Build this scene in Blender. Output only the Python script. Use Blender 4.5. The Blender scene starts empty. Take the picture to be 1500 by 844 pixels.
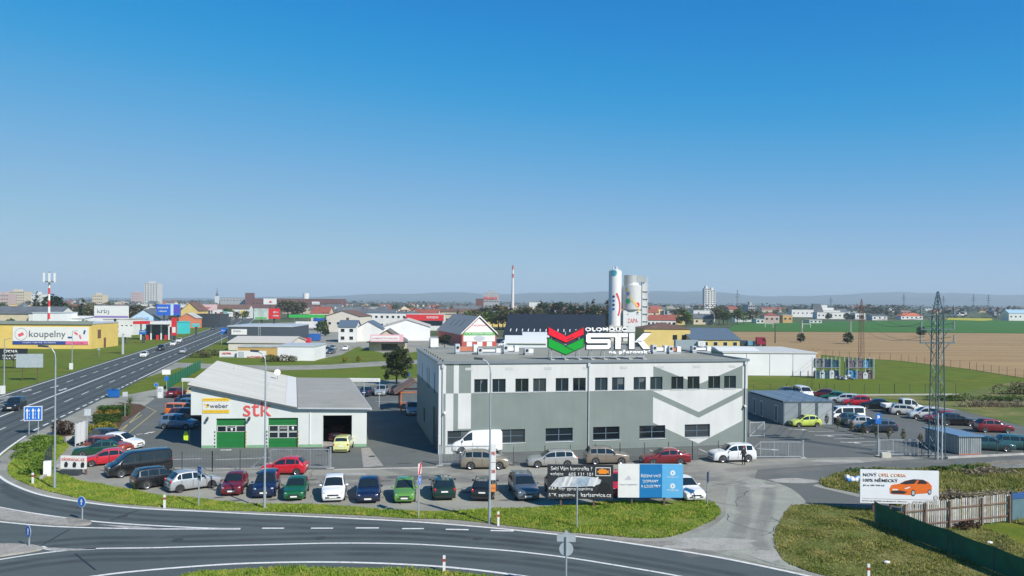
import bpy, bmesh, math, random
from mathutils import Vector, Matrix
random.seed(7)
R = math.radians
S = bpy.context.scene
C = S.collection
# ---------------- camera, sky, sun, exposure ----------------
F, H0, ROLL = 1167.0, 15.0, math.atan(.0075)      # focal length in photo pixels, drone height, camera roll
cam = bpy.data.cameras.new('camera'); camo = bpy.data.objects.new('camera', cam); C.objects.link(camo)
cam.sensor_width = 36; cam.lens = 36 * F / 1500; cam.shift_y = 20 / 1500; cam.clip_end = 60000; cam.clip_start = .5
camo.location = (0, 0, H0)
camo.rotation_euler = (Matrix.Rotation(R(90), 4, 'X') @ Matrix.Rotation(ROLL, 4, 'Z')).to_euler()
S.camera = camo
W = bpy.data.worlds.new('World'); S.world = W; W.use_nodes = True
nt = W.node_tree; bg = nt.nodes['Background']
sky = nt.nodes.new('ShaderNodeTexSky'); sky.sky_type = 'NISHITA'; sky.sun_disc = False
SUN_EL, SUN_AZ = 38, 135
sky.sun_elevation = R(SUN_EL); sky.sun_rotation = R(SUN_AZ)
sky.altitude = 0; sky.air_density = .7; sky.dust_density = 0; sky.ozone_density = 6
# clear-day colour response: the sky's own radiance through one curve per channel, the same in every direction
EXPO = .3
v1 = nt.nodes.new('ShaderNodeVectorMath'); v1.operation = 'SCALE'; v1.inputs['Scale'].default_value = .1
v2 = nt.nodes.new('ShaderNodeVectorMath'); v2.operation = 'SCALE'; v2.inputs['Scale'].default_value = 10 / 2 ** EXPO
cv = nt.nodes.new('ShaderNodeRGBCurve'); cm = cv.mapping; cm.use_clip = False; cm.extend = 'HORIZONTAL'
for i, pts in enumerate(([(0, 0), (.06, .003), (.079, .007), (.101, .018), (.14, .085), (.227, .22), (.405, .35), (.61, .41), (1, .44)], [(0, 0), (.159, .231), (.203, .297), (.275, .372), (.421, .465), (.641, .56), (.79, .585), (1, .6)], [(0, 0), (.2, .34), (.347, .62), (.426, .675), (.544, .71), (.723, .73), (1, .73)])):
    c = cm.curves[i].points
    while len(c) < len(pts): c.new(.5, .5)
    for q, (a, b) in zip(c, pts): q.location = (a, b); q.handle_type = 'AUTO_CLAMPED'
cm.update()
nt.links.new(sky.outputs[0], v1.inputs[0]); nt.links.new(v1.outputs[0], cv.inputs['Color']); nt.links.new(cv.outputs[0], v2.inputs[0])
nt.links.new(v2.outputs[0], bg.inputs[0]); bg.inputs[1].default_value = .1
sl = bpy.data.lights.new('sun', 'SUN'); sl.energy = 5.0; sl.angle = R(.53); sl.color = (1, .95, .87)
so = bpy.data.objects.new('sun', sl); C.objects.link(so)
sd = Vector((math.sin(R(SUN_AZ)) * math.cos(R(SUN_EL)), math.cos(R(SUN_AZ)) * math.cos(R(SUN_EL)), math.sin(R(SUN_EL))))
so.rotation_euler = sd.to_track_quat('Z', 'Y').to_euler(); so.location = (60, -60, 80)
vs = S.view_settings; vs.view_transform = 'Standard'; vs.look = 'None'; vs.exposure = EXPO; vs.gamma = 1; vs.use_curve_mapping = False
S.cycles.use_denoising = True; S.cycles.max_bounces = 6; S.cycles.volume_bounces = 0
S.cycles.sample_clamp_indirect = 6

# ---------------- helpers ----------------
def pr(u, v):
    du, dv = u - 750, v - 442
    return du * math.cos(ROLL) + dv * math.sin(ROLL), -du * math.sin(ROLL) + dv * math.cos(ROLL)
def G(u, v, z=0):                       # where a sight line meets the plane at height z
    x, y = pr(u, v); Y = F * (H0 - z) / y; return (x * Y / F, Y)
def Z(u, v, Y):                         # x and height of a sight line at depth Y
    x, y = pr(u, v); return (x * Y / F, H0 - y * Y / F)
def GP(pts, z=0): return [G(u, v, z) for u, v in pts]

class MB:
    def __init__(s): s.v = []; s.f = []
    def poly(s, pts):
        n = len(s.v); s.v += [tuple(p) for p in pts]; s.f.append(tuple(range(n, n + len(pts)))); return s
    def box(s, x0, x1, y0, y1, z0, z1):
        n = len(s.v)
        s.v += [(x0,y0,z0),(x1,y0,z0),(x1,y1,z0),(x0,y1,z0),(x0,y0,z1),(x1,y0,z1),(x1,y1,z1),(x0,y1,z1)]
        s.f += [tuple(n + i for i in q) for q in ((3,2,1,0),(4,5,6,7),(0,1,5,4),(1,2,6,5),(2,3,7,6),(3,0,4,7))]; return s
    def rbox(s, c, d, M=None):
        n = len(s.v); s.box(-d[0]/2, d[0]/2, -d[1]/2, d[1]/2, -d[2]/2, d[2]/2)
        for i in range(n, len(s.v)):
            p = Vector(s.v[i]); p = (M @ p) if M else p; s.v[i] = tuple(p + Vector(c))
        return s
    def ext(s, pts, vec):               # closed polygon pushed along vec
        n = len(s.v); k = len(pts); vec = Vector(vec)
        s.v += [tuple(p) for p in pts] + [tuple(Vector(p) + vec) for p in pts]
        s.f.append(tuple(range(n + k - 1, n - 1, -1))); s.f.append(tuple(range(n + k, n + 2 * k)))
        for i in range(k): j = (i + 1) % k; s.f.append((n + i, n + j, n + k + j, n + k + i))
        return s
    def prism(s, p2, z0, z1): return s.ext([(x, y, z0) for x, y in p2], (0, 0, z1 - z0))
    def bar(s, a, b, w=.05, h=None):    # square bar between two points
        a, b = Vector(a), Vector(b); d = b - a
        M = d.to_track_quat('X', 'Z').to_matrix(); return s.rbox((a + b) / 2, (d.length, w, h or w), M)
    def cyl(s, a, b, r0, r1=None, n=8, caps=True):
        a, b = Vector(a), Vector(b); r1 = r0 if r1 is None else r1
        M = (b - a).to_track_quat('Z', 'Y').to_matrix(); k = len(s.v)
        for p, r in ((a, r0), (b, r1)):
            for i in range(n):
                t = 2 * math.pi * i / n; s.v.append(tuple(p + M @ Vector((r * math.cos(t), r * math.sin(t), 0))))
        for i in range(n): j = (i + 1) % n; s.f.append((k + i, k + j, k + n + j, k + n + i))
        if caps: s.f.append(tuple(range(k + n - 1, k - 1, -1))); s.f.append(tuple(range(k + n, k + 2 * n)))
        return s
    def tube(s, pts, r, n=6):
        for a, b in zip(pts, pts[1:]): s.cyl(a, b, r, r, n)
        return s
    def ball(s, c, r, nu=10, nv=6):
        k = len(s.v); rx, ry, rz = r if hasattr(r, '__len__') else (r, r, r)
        s.v.append((c[0], c[1], c[2] - rz))
        for j in range(1, nv):
            a = -math.pi / 2 + math.pi * j / nv
            for i in range(nu):
                t = 2 * math.pi * i / nu; s.v.append((c[0] + rx * math.cos(a) * math.cos(t), c[1] + ry * math.cos(a) * math.sin(t), c[2] + rz * math.sin(a)))
        s.v.append((c[0], c[1], c[2] + rz)); e = len(s.v) - 1
        for i in range(nu):
            j = (i + 1) % nu; s.f.append((k, k + 1 + j, k + 1 + i)); s.f.append((e, e - nu + i, e - nu + j))
        for q in range(nv - 2):
            for i in range(nu):
                j = (i + 1) % nu; b = k + 1 + q * nu; s.f.append((b + i, b + j, b + nu + j, b + nu + i))
        return s
    def mesh(s, name='mesh', smooth=None, fix=False):
        me = bpy.data.meshes.new(name); me.from_pydata(s.v, [], s.f)
        if fix:
            bm = bmesh.new(); bm.from_mesh(me); bmesh.ops.recalc_face_normals(bm, faces=bm.faces); bm.to_mesh(me); bm.free()
        if smooth:
            me.polygons.foreach_set('use_smooth', [True] * len(me.polygons)); me.set_sharp_from_angle(angle=R(smooth))
        me.update(); return me
    def build(s, name, m, parent=None, smooth=None, fix=False, **k): return obj(name, s.mesh(name, smooth, fix), m, parent, **k)

def obj(name, me, m, parent=None, loc=None, rz=0, label=None):
    o = bpy.data.objects.new(name, me); C.objects.link(o)
    if m is not None:
        if not me.materials: me.materials.append(m)
        elif me.materials[0] is not m:
            o.material_slots[0].link = 'OBJECT'; o.material_slots[0].material = m
    if parent is not None: o.parent = parent
    if loc: o.location = loc
    if rz: o.rotation_euler.z = rz
    if label: o['label'] = label
    return o
def tag(o, label, cat, group=None):
    o['label'] = label; o['category'] = cat
    if group: o['group'] = group
    return o
def thing(name, label, cat, loc=(0, 0, 0), rz=0, group=None):
    o = bpy.data.objects.new(name, None); C.objects.link(o); o.location = tuple(loc) + ((0,) if len(loc) == 2 else ()); o.rotation_euler.z = rz
    return tag(o, label, cat, group)
def struct(o, kind='structure'): o['kind'] = kind; return o
KIDS = {}
def copy_tree(o, parent=None):
    c = o.copy(); C.objects.link(c); c.parent = parent
    for ch in o.children: copy_tree(ch, c)
    return c

# ---- materials ----
MATS = {}
def nodes(name):
    m = bpy.data.materials.new(name); m.use_nodes = True; t = m.node_tree
    return m, t, t.nodes['Principled BSDF']
def ramp(t, fac, stops):
    r = t.nodes.new('ShaderNodeValToRGB'); t.links.new(fac, r.inputs[0]); e = r.color_ramp.elements
    while len(e) < len(stops): e.new(.5)
    for q, (p, c) in zip(e, stops): q.position = p; q.color = (*c, 1)
    return r.outputs[0]
def noise(t, vec, scale, detail=4, rough=.55, stretch=None, rot=0):
    if stretch:
        mp = t.nodes.new('ShaderNodeMapping'); mp.inputs['Scale'].default_value = stretch; mp.inputs['Rotation'].default_value = (0, 0, rot)
        t.links.new(vec, mp.inputs[0]); vec = mp.outputs[0]
    n = t.nodes.new('ShaderNodeTexNoise'); n.inputs['Scale'].default_value = scale; n.inputs['Detail'].default_value = detail
    n.inputs['Roughness'].default_value = rough; t.links.new(vec, n.inputs['Vector']); return n.outputs['Fac']
def mixc(t, f, a, b, mode='MIX'):
    m = t.nodes.new('ShaderNodeMix'); m.data_type = 'RGBA'; m.blend_type = mode
    for i, x in ((0, f), (6, a), (7, b)):
        if isinstance(x, (int, float)): m.inputs[i].default_value = x
        elif isinstance(x, tuple): m.inputs[i].default_value = (*x, 1)
        else: t.links.new(x, m.inputs[i])
    return m.outputs[2]
def pos(t): return t.nodes.new('ShaderNodeNewGeometry').outputs['Position']
def bump(t, p, fac, strength, dist=.05):
    b = t.nodes.new('ShaderNodeBump'); b.inputs['Strength'].default_value = strength; b.inputs['Distance'].default_value = dist
    t.links.new(fac, b.inputs['Height']); t.links.new(b.outputs[0], p.inputs['Normal'])
def mat(name, col, rough=.6, metal=0, var=.12, scale=1.5, coat=0, spec=.5, bmp=0, bscale=30):
    """plain paint, plaster, steel ...: one colour, worn a little by two sizes of noise"""
    if name in MATS: return MATS[name]
    m, t, p = nodes(name); p.inputs['Roughness'].default_value = rough; p.inputs['Metallic'].default_value = metal
    p.inputs['Specular IOR Level'].default_value = spec; p.inputs['Coat Weight'].default_value = coat; p.inputs['Coat Roughness'].default_value = .05
    if var:
        g = pos(t); n = noise(t, g, scale, 5)
        d = tuple(c * (1 - var) for c in col); l = tuple(min(1, c * (1 + var)) for c in col)
        t.links.new(ramp(t, n, [(.3, d), (.7, l)]), p.inputs['Base Color'])
        if bmp: bump(t, p, noise(t, g, bscale, 3), bmp, .02)
    else: p.inputs['Base Color'].default_value = (*col, 1)
    MATS[name] = m; return m
def ground_mat(name, stops, scale, fine=None, rough=.95, big=None, bmp=.4, stretch=None, rot=0):
    """a stretch of ground: colours spread by noise at one to three sizes"""
    m, t, p = nodes(name); g = pos(t); p.inputs['Roughness'].default_value = rough; p.inputs['Specular IOR Level'].default_value = .2
    n = noise(t, g, scale, 8, .62, stretch, rot); c = ramp(t, n, stops)
    if big: c = mixc(t, ramp(t, noise(t, g, big[0], 4), [(.42, (0,0,0)), (.62, (1,1,1))]), c, big[1])
    if fine:
        q = ramp(t, noise(t, g, fine[0], 3), [(.3, (1 - fine[1],) * 3), (.7, (1 + fine[1],) * 3)]); c = mixc(t, 1.0, c, q, 'MULTIPLY')
        bump(t, p, noise(t, g, fine[0] * 1.3, 3), bmp, .05)
    t.links.new(c, p.inputs['Base Color']); MATS[name] = m; return m
class X:                                # arithmetic on node sockets, for painted patterns
    def __init__(s, t, o): s.t = t; s.o = o
    def op(s, k, b=None):
        n = s.t.nodes.new('ShaderNodeMath'); n.operation = k; s.t.links.new(s.o, n.inputs[0])
        if isinstance(b, X): s.t.links.new(b.o, n.inputs[1])
        elif b is not None: n.inputs[1].default_value = b
        return X(s.t, n.outputs[0])
    def __add__(s, b): return s.op('ADD', b)
    def __sub__(s, b): return s.op('SUBTRACT', b)
    def __mul__(s, b): return s.op('MULTIPLY', b)
    def __lt__(s, b): return s.op('LESS_THAN', b)
    def __gt__(s, b): return s.op('GREATER_THAN', b)
    def __abs__(s): return s.op('ABSOLUTE')
    def __and__(s, b): return s.op('MINIMUM', b)
    def __or__(s, b): return s.op('MAXIMUM', b)
    def between(s, a, b): return (s > a) & (s < b)
    def no(s): return (s * -1.0) + 1.0
def objxyz(t):
    c = t.nodes.new('ShaderNodeTexCoord'); q = t.nodes.new('ShaderNodeSeparateXYZ'); t.links.new(c.outputs['Object'], q.inputs[0])
    return X(t, q.outputs[0]), X(t, q.outputs[1]), X(t, q.outputs[2])

white = mat('white_plaster', (.62, .63, .61), .85, var=.04, scale=.6, bmp=.15)
steel = mat('galvanised_steel', (.42, .45, .47), .45, .6, var=.12, scale=3)
lsteel = mat('light_grey_metal', (.5, .54, .57), .5, .2, var=.08)
dsteel = mat('dark_grey_metal', (.06, .075, .085), .45, .3, var=.1)
black = mat('black_rubber', (.018, .018, .02), .75, var=.1)
darkgap = mat('black_plastic', (.02, .021, .023), .5, var=.1)
tyre_m = mat('tyre_rubber', (.02, .02, .021), .85, var=.15, scale=8)
rim_m = mat('alloy_rim', (.5, .51, .53), .3, .8, var=.05)
rimd_m = mat('dark_rim', (.09, .09, .1), .4, .6, var=.05)
wht = mat('white_paint', (.7, .7, .68), .5, var=.04)
concrete = mat('concrete', (.36, .35, .33), .9, var=.16, scale=1.2, bmp=.3)
red_m = mat('red_paint', (.6, .03, .035), .45, var=.05)
blue_m = mat('traffic_blue', (.015, .14, .5), .4, var=.04)
wood_m = mat('weathered_wood', (.3, .26, .22), .85, var=.3, scale=2.5)
ink = mat('black_ink', (.02, .02, .025), .6, var=0)
glass, gt_, gp_ = nodes('window_glass'); gp_.inputs['Base Color'].default_value = (.012, .02, .026, 1); gp_.inputs['Roughness'].default_value = .04; gp_.inputs['Specular IOR Level'].default_value = .8
GLASS = [glass]
for _c, _r in (((.02, .035, .045), .03), ((.035, .045, .05), .08), ((.008, .012, .016), .02)):
    _m, _t, _p = nodes('window_glass_tint'); _p.inputs['Base Color'].default_value = (*_c, 1); _p.inputs['Roughness'].default_value = _r; _p.inputs['Specular IOR Level'].default_value = .8; GLASS.append(_m)
blind_m = mat('roller_blind', (.1, .115, .12), .5, var=.1)
lampglass, _t, _p = nodes('lamp_lens'); _p.inputs['Base Color'].default_value = (.62, .64, .66, 1); _p.inputs['Roughness'].default_value = .08; _p.inputs['Metallic'].default_value = .4
redglass, _t, _p = nodes('tail_lamp_lens'); _p.inputs['Base Color'].default_value = (.45, .012, .015, 1); _p.inputs['Roughness'].default_value = .1

# ---- flat lettering fitted into a rectangle of its sign ----
def text(s, x0, x1, z0, z1, y, m, parent, bold=0, thick=.012, name='lettering', slant=0):
    cu = bpy.data.curves.new('lettering', 'FONT'); cu.body = s; cu.offset = bold; cu.extrude = 0; cu.resolution_u = 3; cu.space_character = 1.0 + bold * 2
    o = bpy.data.objects.new('lettering', cu); C.objects.link(o)
    me = bpy.data.meshes.new_from_object(o.evaluated_get(bpy.context.evaluated_depsgraph_get()))
    bpy.data.objects.remove(o); bpy.data.curves.remove(cu)
    vx = [v.co.x for v in me.vertices]; vy = [v.co.y for v in me.vertices]
    a, b, c, d = min(vx), max(vx), min(vy), max(vy)
    for v in me.vertices:
        zz = z0 + (v.co.y - c) / (d - c) * (z1 - z0)
        v.co = (x0 + (v.co.x - a) / (b - a) * (x1 - x0) + slant * (zz - z0), y, zz)
    bm = bmesh.new(); bm.from_mesh(me)
    r = bmesh.ops.extrude_face_region(bm, geom=bm.faces[:])
    bmesh.ops.translate(bm, vec=(0, thick, 0), verts=[e for e in r['geom'] if isinstance(e, bmesh.types.BMVert)])
    bm.to_mesh(me); bm.free(); me.materials.clear()
    return obj(name, me, m, parent)

# ---- wall panel with real openings: local x along, z up, outer face at y=0 looking to -y ----
def wall_holes(mb, w, h, holes, depth=.22, x0=0, y=0, z0=0):
    xs = sorted({x0, x0 + w} | {a for q in holes for a in q[:2]}); zs = sorted({z0, z0 + h} | {a for q in holes for a in q[2:4]})
    for a, b in zip(xs, xs[1:]):
        for c, d in zip(zs, zs[1:]):
            if not any(q[0] <= a and b <= q[1] and q[2] <= c and d <= q[3] for q in holes): mb.poly([(a,y,c),(b,y,c),(b,y,d),(a,y,d)])
    for a, b, c, d in [q[:4] for q in holes]:
        e = y + depth
        mb.poly([(a,y,c),(a,y,d),(a,e,d),(a,e,c)]); mb.poly([(b,y,c),(b,e,c),(b,e,d),(b,y,d)])
        mb.poly([(a,y,d),(b,y,d),(b,e,d),(a,e,d)]); mb.poly([(a,y,c),(a,e,c),(b,e,c),(b,y,c)])
    return mb
WIN = {}
def window(parent, a, b, c, d, fm, y=.14, nx=2, nz=1, sill=True, rz=0, org=(0, 0, 0), fw=.07, sm=None):
    """frame mesh with its pane and sill as children; alike windows share their meshes"""
    w, h = round(b - a, 2), round(d - c, 2); key = (w, h, nx, nz, fw)
    if key not in WIN:
        f = MB(); f.box(0, fw, 0, .07, 0, h).box(w - fw, w, 0, .07, 0, h).box(fw, w - fw, 0, .07, 0, fw).box(fw, w - fw, 0, .07, h - fw, h)
        for i in range(1, nx): q = w * i / nx; f.box(q - fw * .55, q + fw * .55, .004, .066, fw, h - fw)
        for i in range(1, nz): q = h * i / nz; f.box(fw, w - fw, .008, .06, q - fw * .4, q + fw * .4)
        WIN[key] = (f.mesh('window'), MB().box(fw * .5, w - fw * .5, .03, .045, fw * .5, h - fw * .5).mesh('pane'), MB().box(-.04, w + .04, -.2, .02, -.05, 0).mesh('sill'))
    fme, pme, sme = WIN[key]
    o = obj('window', fme, fm, parent); ca, sa = math.cos(rz), math.sin(rz)
    o.location = (org[0] + ca * a - sa * y, org[1] + sa * a + ca * y, org[2] + c); o.rotation_euler.z = rz
    q = obj('pane', pme, random.choice(GLASS), o); q.rotation_euler = (random.uniform(-.012, .012), 0, random.uniform(-.012, .012))
    if sill and random.random() < .4: k = random.uniform(.25, .6); MB().box(w * .53, w - fw, .027, .0295, h * (1 - k), h - fw).build('blind', blind_m, o)
    if sill: obj('sill', sme, sm or wht, o)
    return o
# ---------------- ground, roads, fields ----------------
def smooth(pts, n=6, closed=False):
    out = []; k = len(pts)
    for i in range(k - 1):
        p0, p1, p2, p3 = pts[max(i - 1, 0)], pts[i], pts[i + 1], pts[min(i + 2, k - 1)]
        for j in range(n):
            t = j / n
            out.append(tuple(.5 * (2 * p1[a] + (p2[a] - p0[a]) * t + (2 * p0[a] - 5 * p1[a] + 4 * p2[a] - p3[a]) * t * t + (3 * p1[a] - p0[a] - 3 * p2[a] + p3[a]) * t ** 3) for a in (0, 1)))
    return out + [tuple(pts[-1])]
def ribbon(mb, pts, w, z):
    n = len(pts); L = []; Rr = []
    for i in range(n):
        a, b = Vector(pts[max(i - 1, 0)]), Vector(pts[min(i + 1, n - 1)]); d = (b - a).normalized(); q = Vector((-d.y, d.x)) * w / 2
        p = Vector(pts[i]); L.append(p + q); Rr.append(p - q)
    k = len(mb.v); mb.v += [(p.x, p.y, z) for p in L] + [(p.x, p.y, z) for p in Rr]
    mb.f += [(k + i, k + n + i, k + n + i + 1, k + i + 1) for i in range(n - 1)]
    return mb
def sheet(name, p2, z, m, parent=None):
    a = sum(p2[i][0] * p2[(i + 1) % len(p2)][1] - p2[(i + 1) % len(p2)][0] * p2[i][1] for i in range(len(p2)))
    if a < 0: p2 = p2[::-1]
    o = MB().poly([(x, y, z) for x, y in p2]).build(name, m, parent)
    if parent is None: struct(o)
    return o

g_grass = ground_mat('meadow_ground', [(.3, (0.0674, 0.101, 0.00672)), (.5, (0.104, 0.139, 0.00978)), (.68, (0.171, 0.161, 0.0187))], .25, (6, .35), big=(.035, (0.104, 0.15, 0.00936)))
g_far = ground_mat('plain_ground', [(.3, (.05, .075, .025)), (.5, (.08, .1, .04)), (.7, (.12, .11, .06))], .004, (.05, .3))
g_verge = ground_mat('verge_soil', [(.3, (0.103, 0.146, 0.0246)), (.55, (0.186, 0.206, 0.0436)), (.75, (0.331, 0.257, 0.102))], .9, (14, .4))
g_dry = ground_mat('dry_meadow', [(.3, (0.09, 0.108, 0.0285)), (.5, (0.18, 0.168, 0.057)), (.7, (0.264, 0.228, 0.095))], .5, (9, .4), big=(.12, (0.096, 0.132, 0.0285)))
g_field = ground_mat('ploughed_field', [(.25, (0.275, 0.182, 0.085)), (.55, (0.341, 0.23, 0.111)), (.8, (0.396, 0.273, 0.136))], .02, (.9, .1), bmp=.2, stretch=(1, 6, 1), rot=.2)
g_crop = ground_mat('winter_wheat', [(.3, (0.0368, 0.121, 0.017)), (.7, (0.0578, 0.168, 0.0255))], .02, (.6, .12), stretch=(1, 6, 1), rot=.2)
g_rape = ground_mat('rape_flower_field', [(.3, (.3, .3, .03)), (.7, (.5, .45, .03))], .05, (.6, .2))
a_road = ground_mat('road_asphalt', [(.25, (0.0693, 0.0853, 0.0883)), (.55, (0.0903, 0.11, 0.11)), (.8, (0.12, 0.143, 0.139))], .8, (26, .2), rough=.8, big=(.09, (0.08, 0.0961, 0.0988)), bmp=.15, stretch=[.16, 1.6, 1], rot=.12)
a_road2 = ground_mat('main_road_asphalt', [(.25, (0.0637, 0.0744, 0.0771)), (.55, (0.0823, 0.0967, 0.0963)), (.8, (0.106, 0.122, 0.119))], .6, (20, .18), rough=.8, bmp=.12, stretch=[1.8, .1, 1], rot=-.26)
a_old = ground_mat('worn_asphalt', [(.25, (0.173, 0.169, 0.144)), (.5, (0.242, 0.237, 0.206)), (.78, (0.36, 0.348, 0.294))], .45, (18, .28), rough=.9, big=(.11, (0.312, 0.305, 0.261)))
a_lot = ground_mat('yard_asphalt', [(.25, (0.104, 0.112, 0.106)), (.55, (0.135, 0.144, 0.137)), (.8, (0.177, 0.186, 0.172))], .3, (22, .2), rough=.85, big=(.07, (0.122, 0.131, 0.123)))
a_drive = ground_mat('bleached_asphalt', [(.25, (0.235, 0.237, 0.201)), (.5, (0.306, 0.309, 0.264)), (.78, (0.388, 0.387, 0.319))], .7, (12, .25), rough=.9, big=(.25, (0.282, 0.285, 0.248)))
a_grav = ground_mat('shoulder_gravel', [(.25, (.17, .16, .145)), (.5, (.25, .235, .21)), (.78, (.36, .33, .28))], 1.4, (16, .3), rough=.95)
paint, _t, _p = nodes('road_marking_paint'); _g = pos(_t); _p.inputs['Roughness'].default_value = .7
_t.links.new(ramp(_t, noise(_t, _g, 3.5, 8, .7), [(.3, (.42, .41, .39)), (.5, (.7, .69, .66)), (.75, (.78, .77, .74))]), _p.inputs['Base Color'])
ypaint = mat('yellow_marking_paint', (.5, .4, .14), .7, var=.25, scale=4)
soil = ground_mat('bark_mulch', [(.3, (.06, .035, .022)), (.7, (.13, .075, .045))], 3, (20, .4))
paving = ground_mat('concrete_paving', [(.3, (.26, .245, .22)), (.7, (.36, .34, .31))], 1.5, (12, .2))

ground = sheet('ground', [(-11000, -300), (11000, -300), (11000, 11500), (-11000, 11500)], -.06, g_far)
sheet('meadow', [(-420, 20), (60, 20), (420, 120), (320, 330), (95, 340), (-60, 300), (-160, 420), (-420, 420)], 0, g_grass)
pf = sheet('ploughed_field', GP([(1062, 486), (1200, 486.5), (1660, 490), (1800, 640), (1500, 554), (1420, 541), (1320, 529), (1230, 523), (1190, 519), (1095, 508)]), .05, g_field)
sheet('wheat_field', GP([(1080, 473), (1240, 471), (1400, 469), (1700, 470), (1800, 490), (1660, 489.8), (1200, 486.3), (1062, 485.8)]), .1, g_crop)
sheet('rape_field', GP([(1385, 466.2), (1452, 467), (1455, 469.6), (1440, 470.5), (1385, 469)]), .3, g_rape)

# old asphalt under the whole premises, newer asphalt of the yards
premises = sheet('forecourt', GP([(36, 642), (8, 664), (-8, 676), (-10, 690), (4, 704), (60, 731), (200, 750), (560, 770), (900, 802), (1180, 850), (1215, 850), (1330, 770), (1530, 715), (1580, 640), (1424, 600), (1200, 580), (1100, 575), (980, 560), (700, 548), (525, 560), (300, 575), (232, 570), (150, 585)]), .012, a_old)
sheet('yard', GP([(150, 680), (165, 690), (300, 687), (480, 688.5), (640, 684.5), (860, 680), (1100, 672), (1370, 668.5), (1580, 665), (1560, 640), (1420, 603), (1195, 580), (1100, 576), (700, 556), (524, 566), (300, 579), (240, 574), (205, 600), (165, 632)]), .018, a_lot)
sheet('entry_drive', GP(smooth([(1062, 742), (1060, 758), (1035, 776), (985, 795), (1060, 813), (1176, 838), (1166, 815), (1142, 795), (1148, 768), (1165, 743), (1180, 735), (1150, 712), (1090, 700), (1066, 715)], 4)), .024, a_drive)
sheet('access_road', GP([(1110, 688), (1370, 671), (1600, 664), (1600, 676), (1440, 682), (1240, 691), (1190, 712), (1330, 746), (1270, 748), (1160, 736), (1100, 715)]), .021, a_lot)
sheet('back_path', GP([(150, 556), (250, 531), (330, 534), (400, 536), (480, 534.5), (548, 530), (640, 526), (700, 524), (700, 529), (640, 531.5), (560, 536), (480, 541), (400, 543), (330, 541), (262, 539), (205, 556)]), .015, a_old)
sheet('back_yard', GP([(470, 506), (520, 494), (600, 492), (700, 494), (900, 500), (1000, 508), (1060, 515), (760, 522), (640, 520), (612, 515), (575, 521), (520, 507)]), .016, a_old)
sheet('dealer_yard', GP([(330, 475), (520, 470), (560, 490), (500, 520), (455, 529), (420, 528), (400, 505)]), .014, a_old)

# main road: right edge line through surveyed points, constant width
RP = [(40, -40.5), (91.6, -54.4), (195, -81.8), (318, -113.8), (460, -153), (740, -236), (1500, -470), (2600, -820)]
def XR(Y):
    for (a, xa), (b, xb) in zip(RP, RP[1:]):
        if Y <= b: return xa + (xb - xa) * (Y - a) / (b - a)
    return RP[-1][1]
RW = 15.3
YS = [58, 75, 92, 120, 150, 195, 255, 318, 390, 460, 600, 740, 1000, 1500, 2600]
road = sheet('road', [(XR(y) + .7, y) for y in YS] + [(XR(y) - RW - .8, y) for y in YS[::-1]], .03, a_road2)
def rline(t, y0, y1, w, name='edge_line', m=None):
    ys = [y0] + [y for y in YS if y0 < y < y1] + [y1]
    ribbon(MB(), [(XR(y) - RW * t, y) for y in ys], w, .04).build(name, m or paint, road)
rline(1, 58, 1500, .25); rline(0, 150, 1500, .25); rline(.5, 62, 1500, .28, 'centre_line')
for t in (.255, .755):
    y = 70
    while y < 520:
        if not (t > .5 and y < 118): rline(t, y, y + 4.2, .16, 'lane_dash')
        y += 9
y = 90
while y < 150: rline(0.0, y, y + 2.0, .25, 'give_way_dash'); y += 3.4
# the extra turning lane before the roundabout, with its arrows and worn destination letters
for y0 in (96, 104, 112): rline(.66, y0, y0 + 5, .14, 'lane_dash'); rline(.84, y0, y0 + 5, .14, 'lane_dash')
def arrow(name, c, ang, L, m, parent, turn=0, z=.04):
    mb = MB(); ca, sa = math.cos(ang), math.sin(ang)
    def T(pts): return [(c[0] + ca * x - sa * y, c[1] + sa * x + ca * y, z) for x, y in pts]
    mb.poly(T([(0, -.1), (L * .65, -.1), (L * .65, .1), (0, .1)])); mb.poly(T([(L * .65, -.38), (L, 0), (L * .65, .38)]))
    if turn: mb.poly(T([(L * .3, .1), (L * .5, .1), (L * .5, .5 * turn), (L * .3, .5 * turn)]))
    return mb.build(name, m, parent)
for t, y0 in ((.92, 131), (.75, 137), (.58, 133)): arrow('lane_arrow', (XR(y0) - RW * t, y0), math.atan2(-1, .262), 4.5, paint, road, 1)
def road_word(s, t, y0, w, h):
    o = text(s, 0, w, 0, h, 0, paint, road, .03, .001, 'road_word')
    o.location = (XR(y0) - RW * t, y0, .041); o.rotation_euler = (R(-90), 0, R(165))
    for v in o.data.vertices: v.co.y = 0
for s, t, y0 in (('BRNO', .76, 121), ('PROSTĚJOV', .99, 116), ('PŘEROV', .72, 112)): road_word(s, t, y0, 3.0, 4.0)

# roundabout exit road along the bottom, its edge line, centre line, dashes and islands
EDGE = [(38, 639), (20, 651), (2, 665), (-9, 677), (-10, 688), (0, 699), (20, 711), (60, 725.5), (120, 736), (200, 745), (300, 750), (380, 754), (520, 760.5), (620, 766), (720, 774), (800, 782), (856, 788), (900, 793.5), (1040, 815), (1176, 843), (1290, 870)]
roundabout = sheet('roundabout_road', smooth(GP([(70, 620)] + EDGE), 3) + GP([(1400, 900), (1400, 1080), (-500, 1080), (-1200, 640), (-500, 600), (0, 600)]), .026, a_road)
def mline(pts, w, name, m=None, n=5, z=.036): return ribbon(MB(), smooth(GP(pts), n), w, z).build(name, m or paint, roundabout)
mline(EDGE, .25, 'edge_line')
mline([(-80, 723), (0, 744), (100, 760), (180, 768), (300, 774.3), (352, 775)], .22, 'island_line')
mline([(-80, 757), (0, 765), (80, 772), (200, 775.3), (300, 775.8), (352, 776)], .22, 'island_line')
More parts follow.
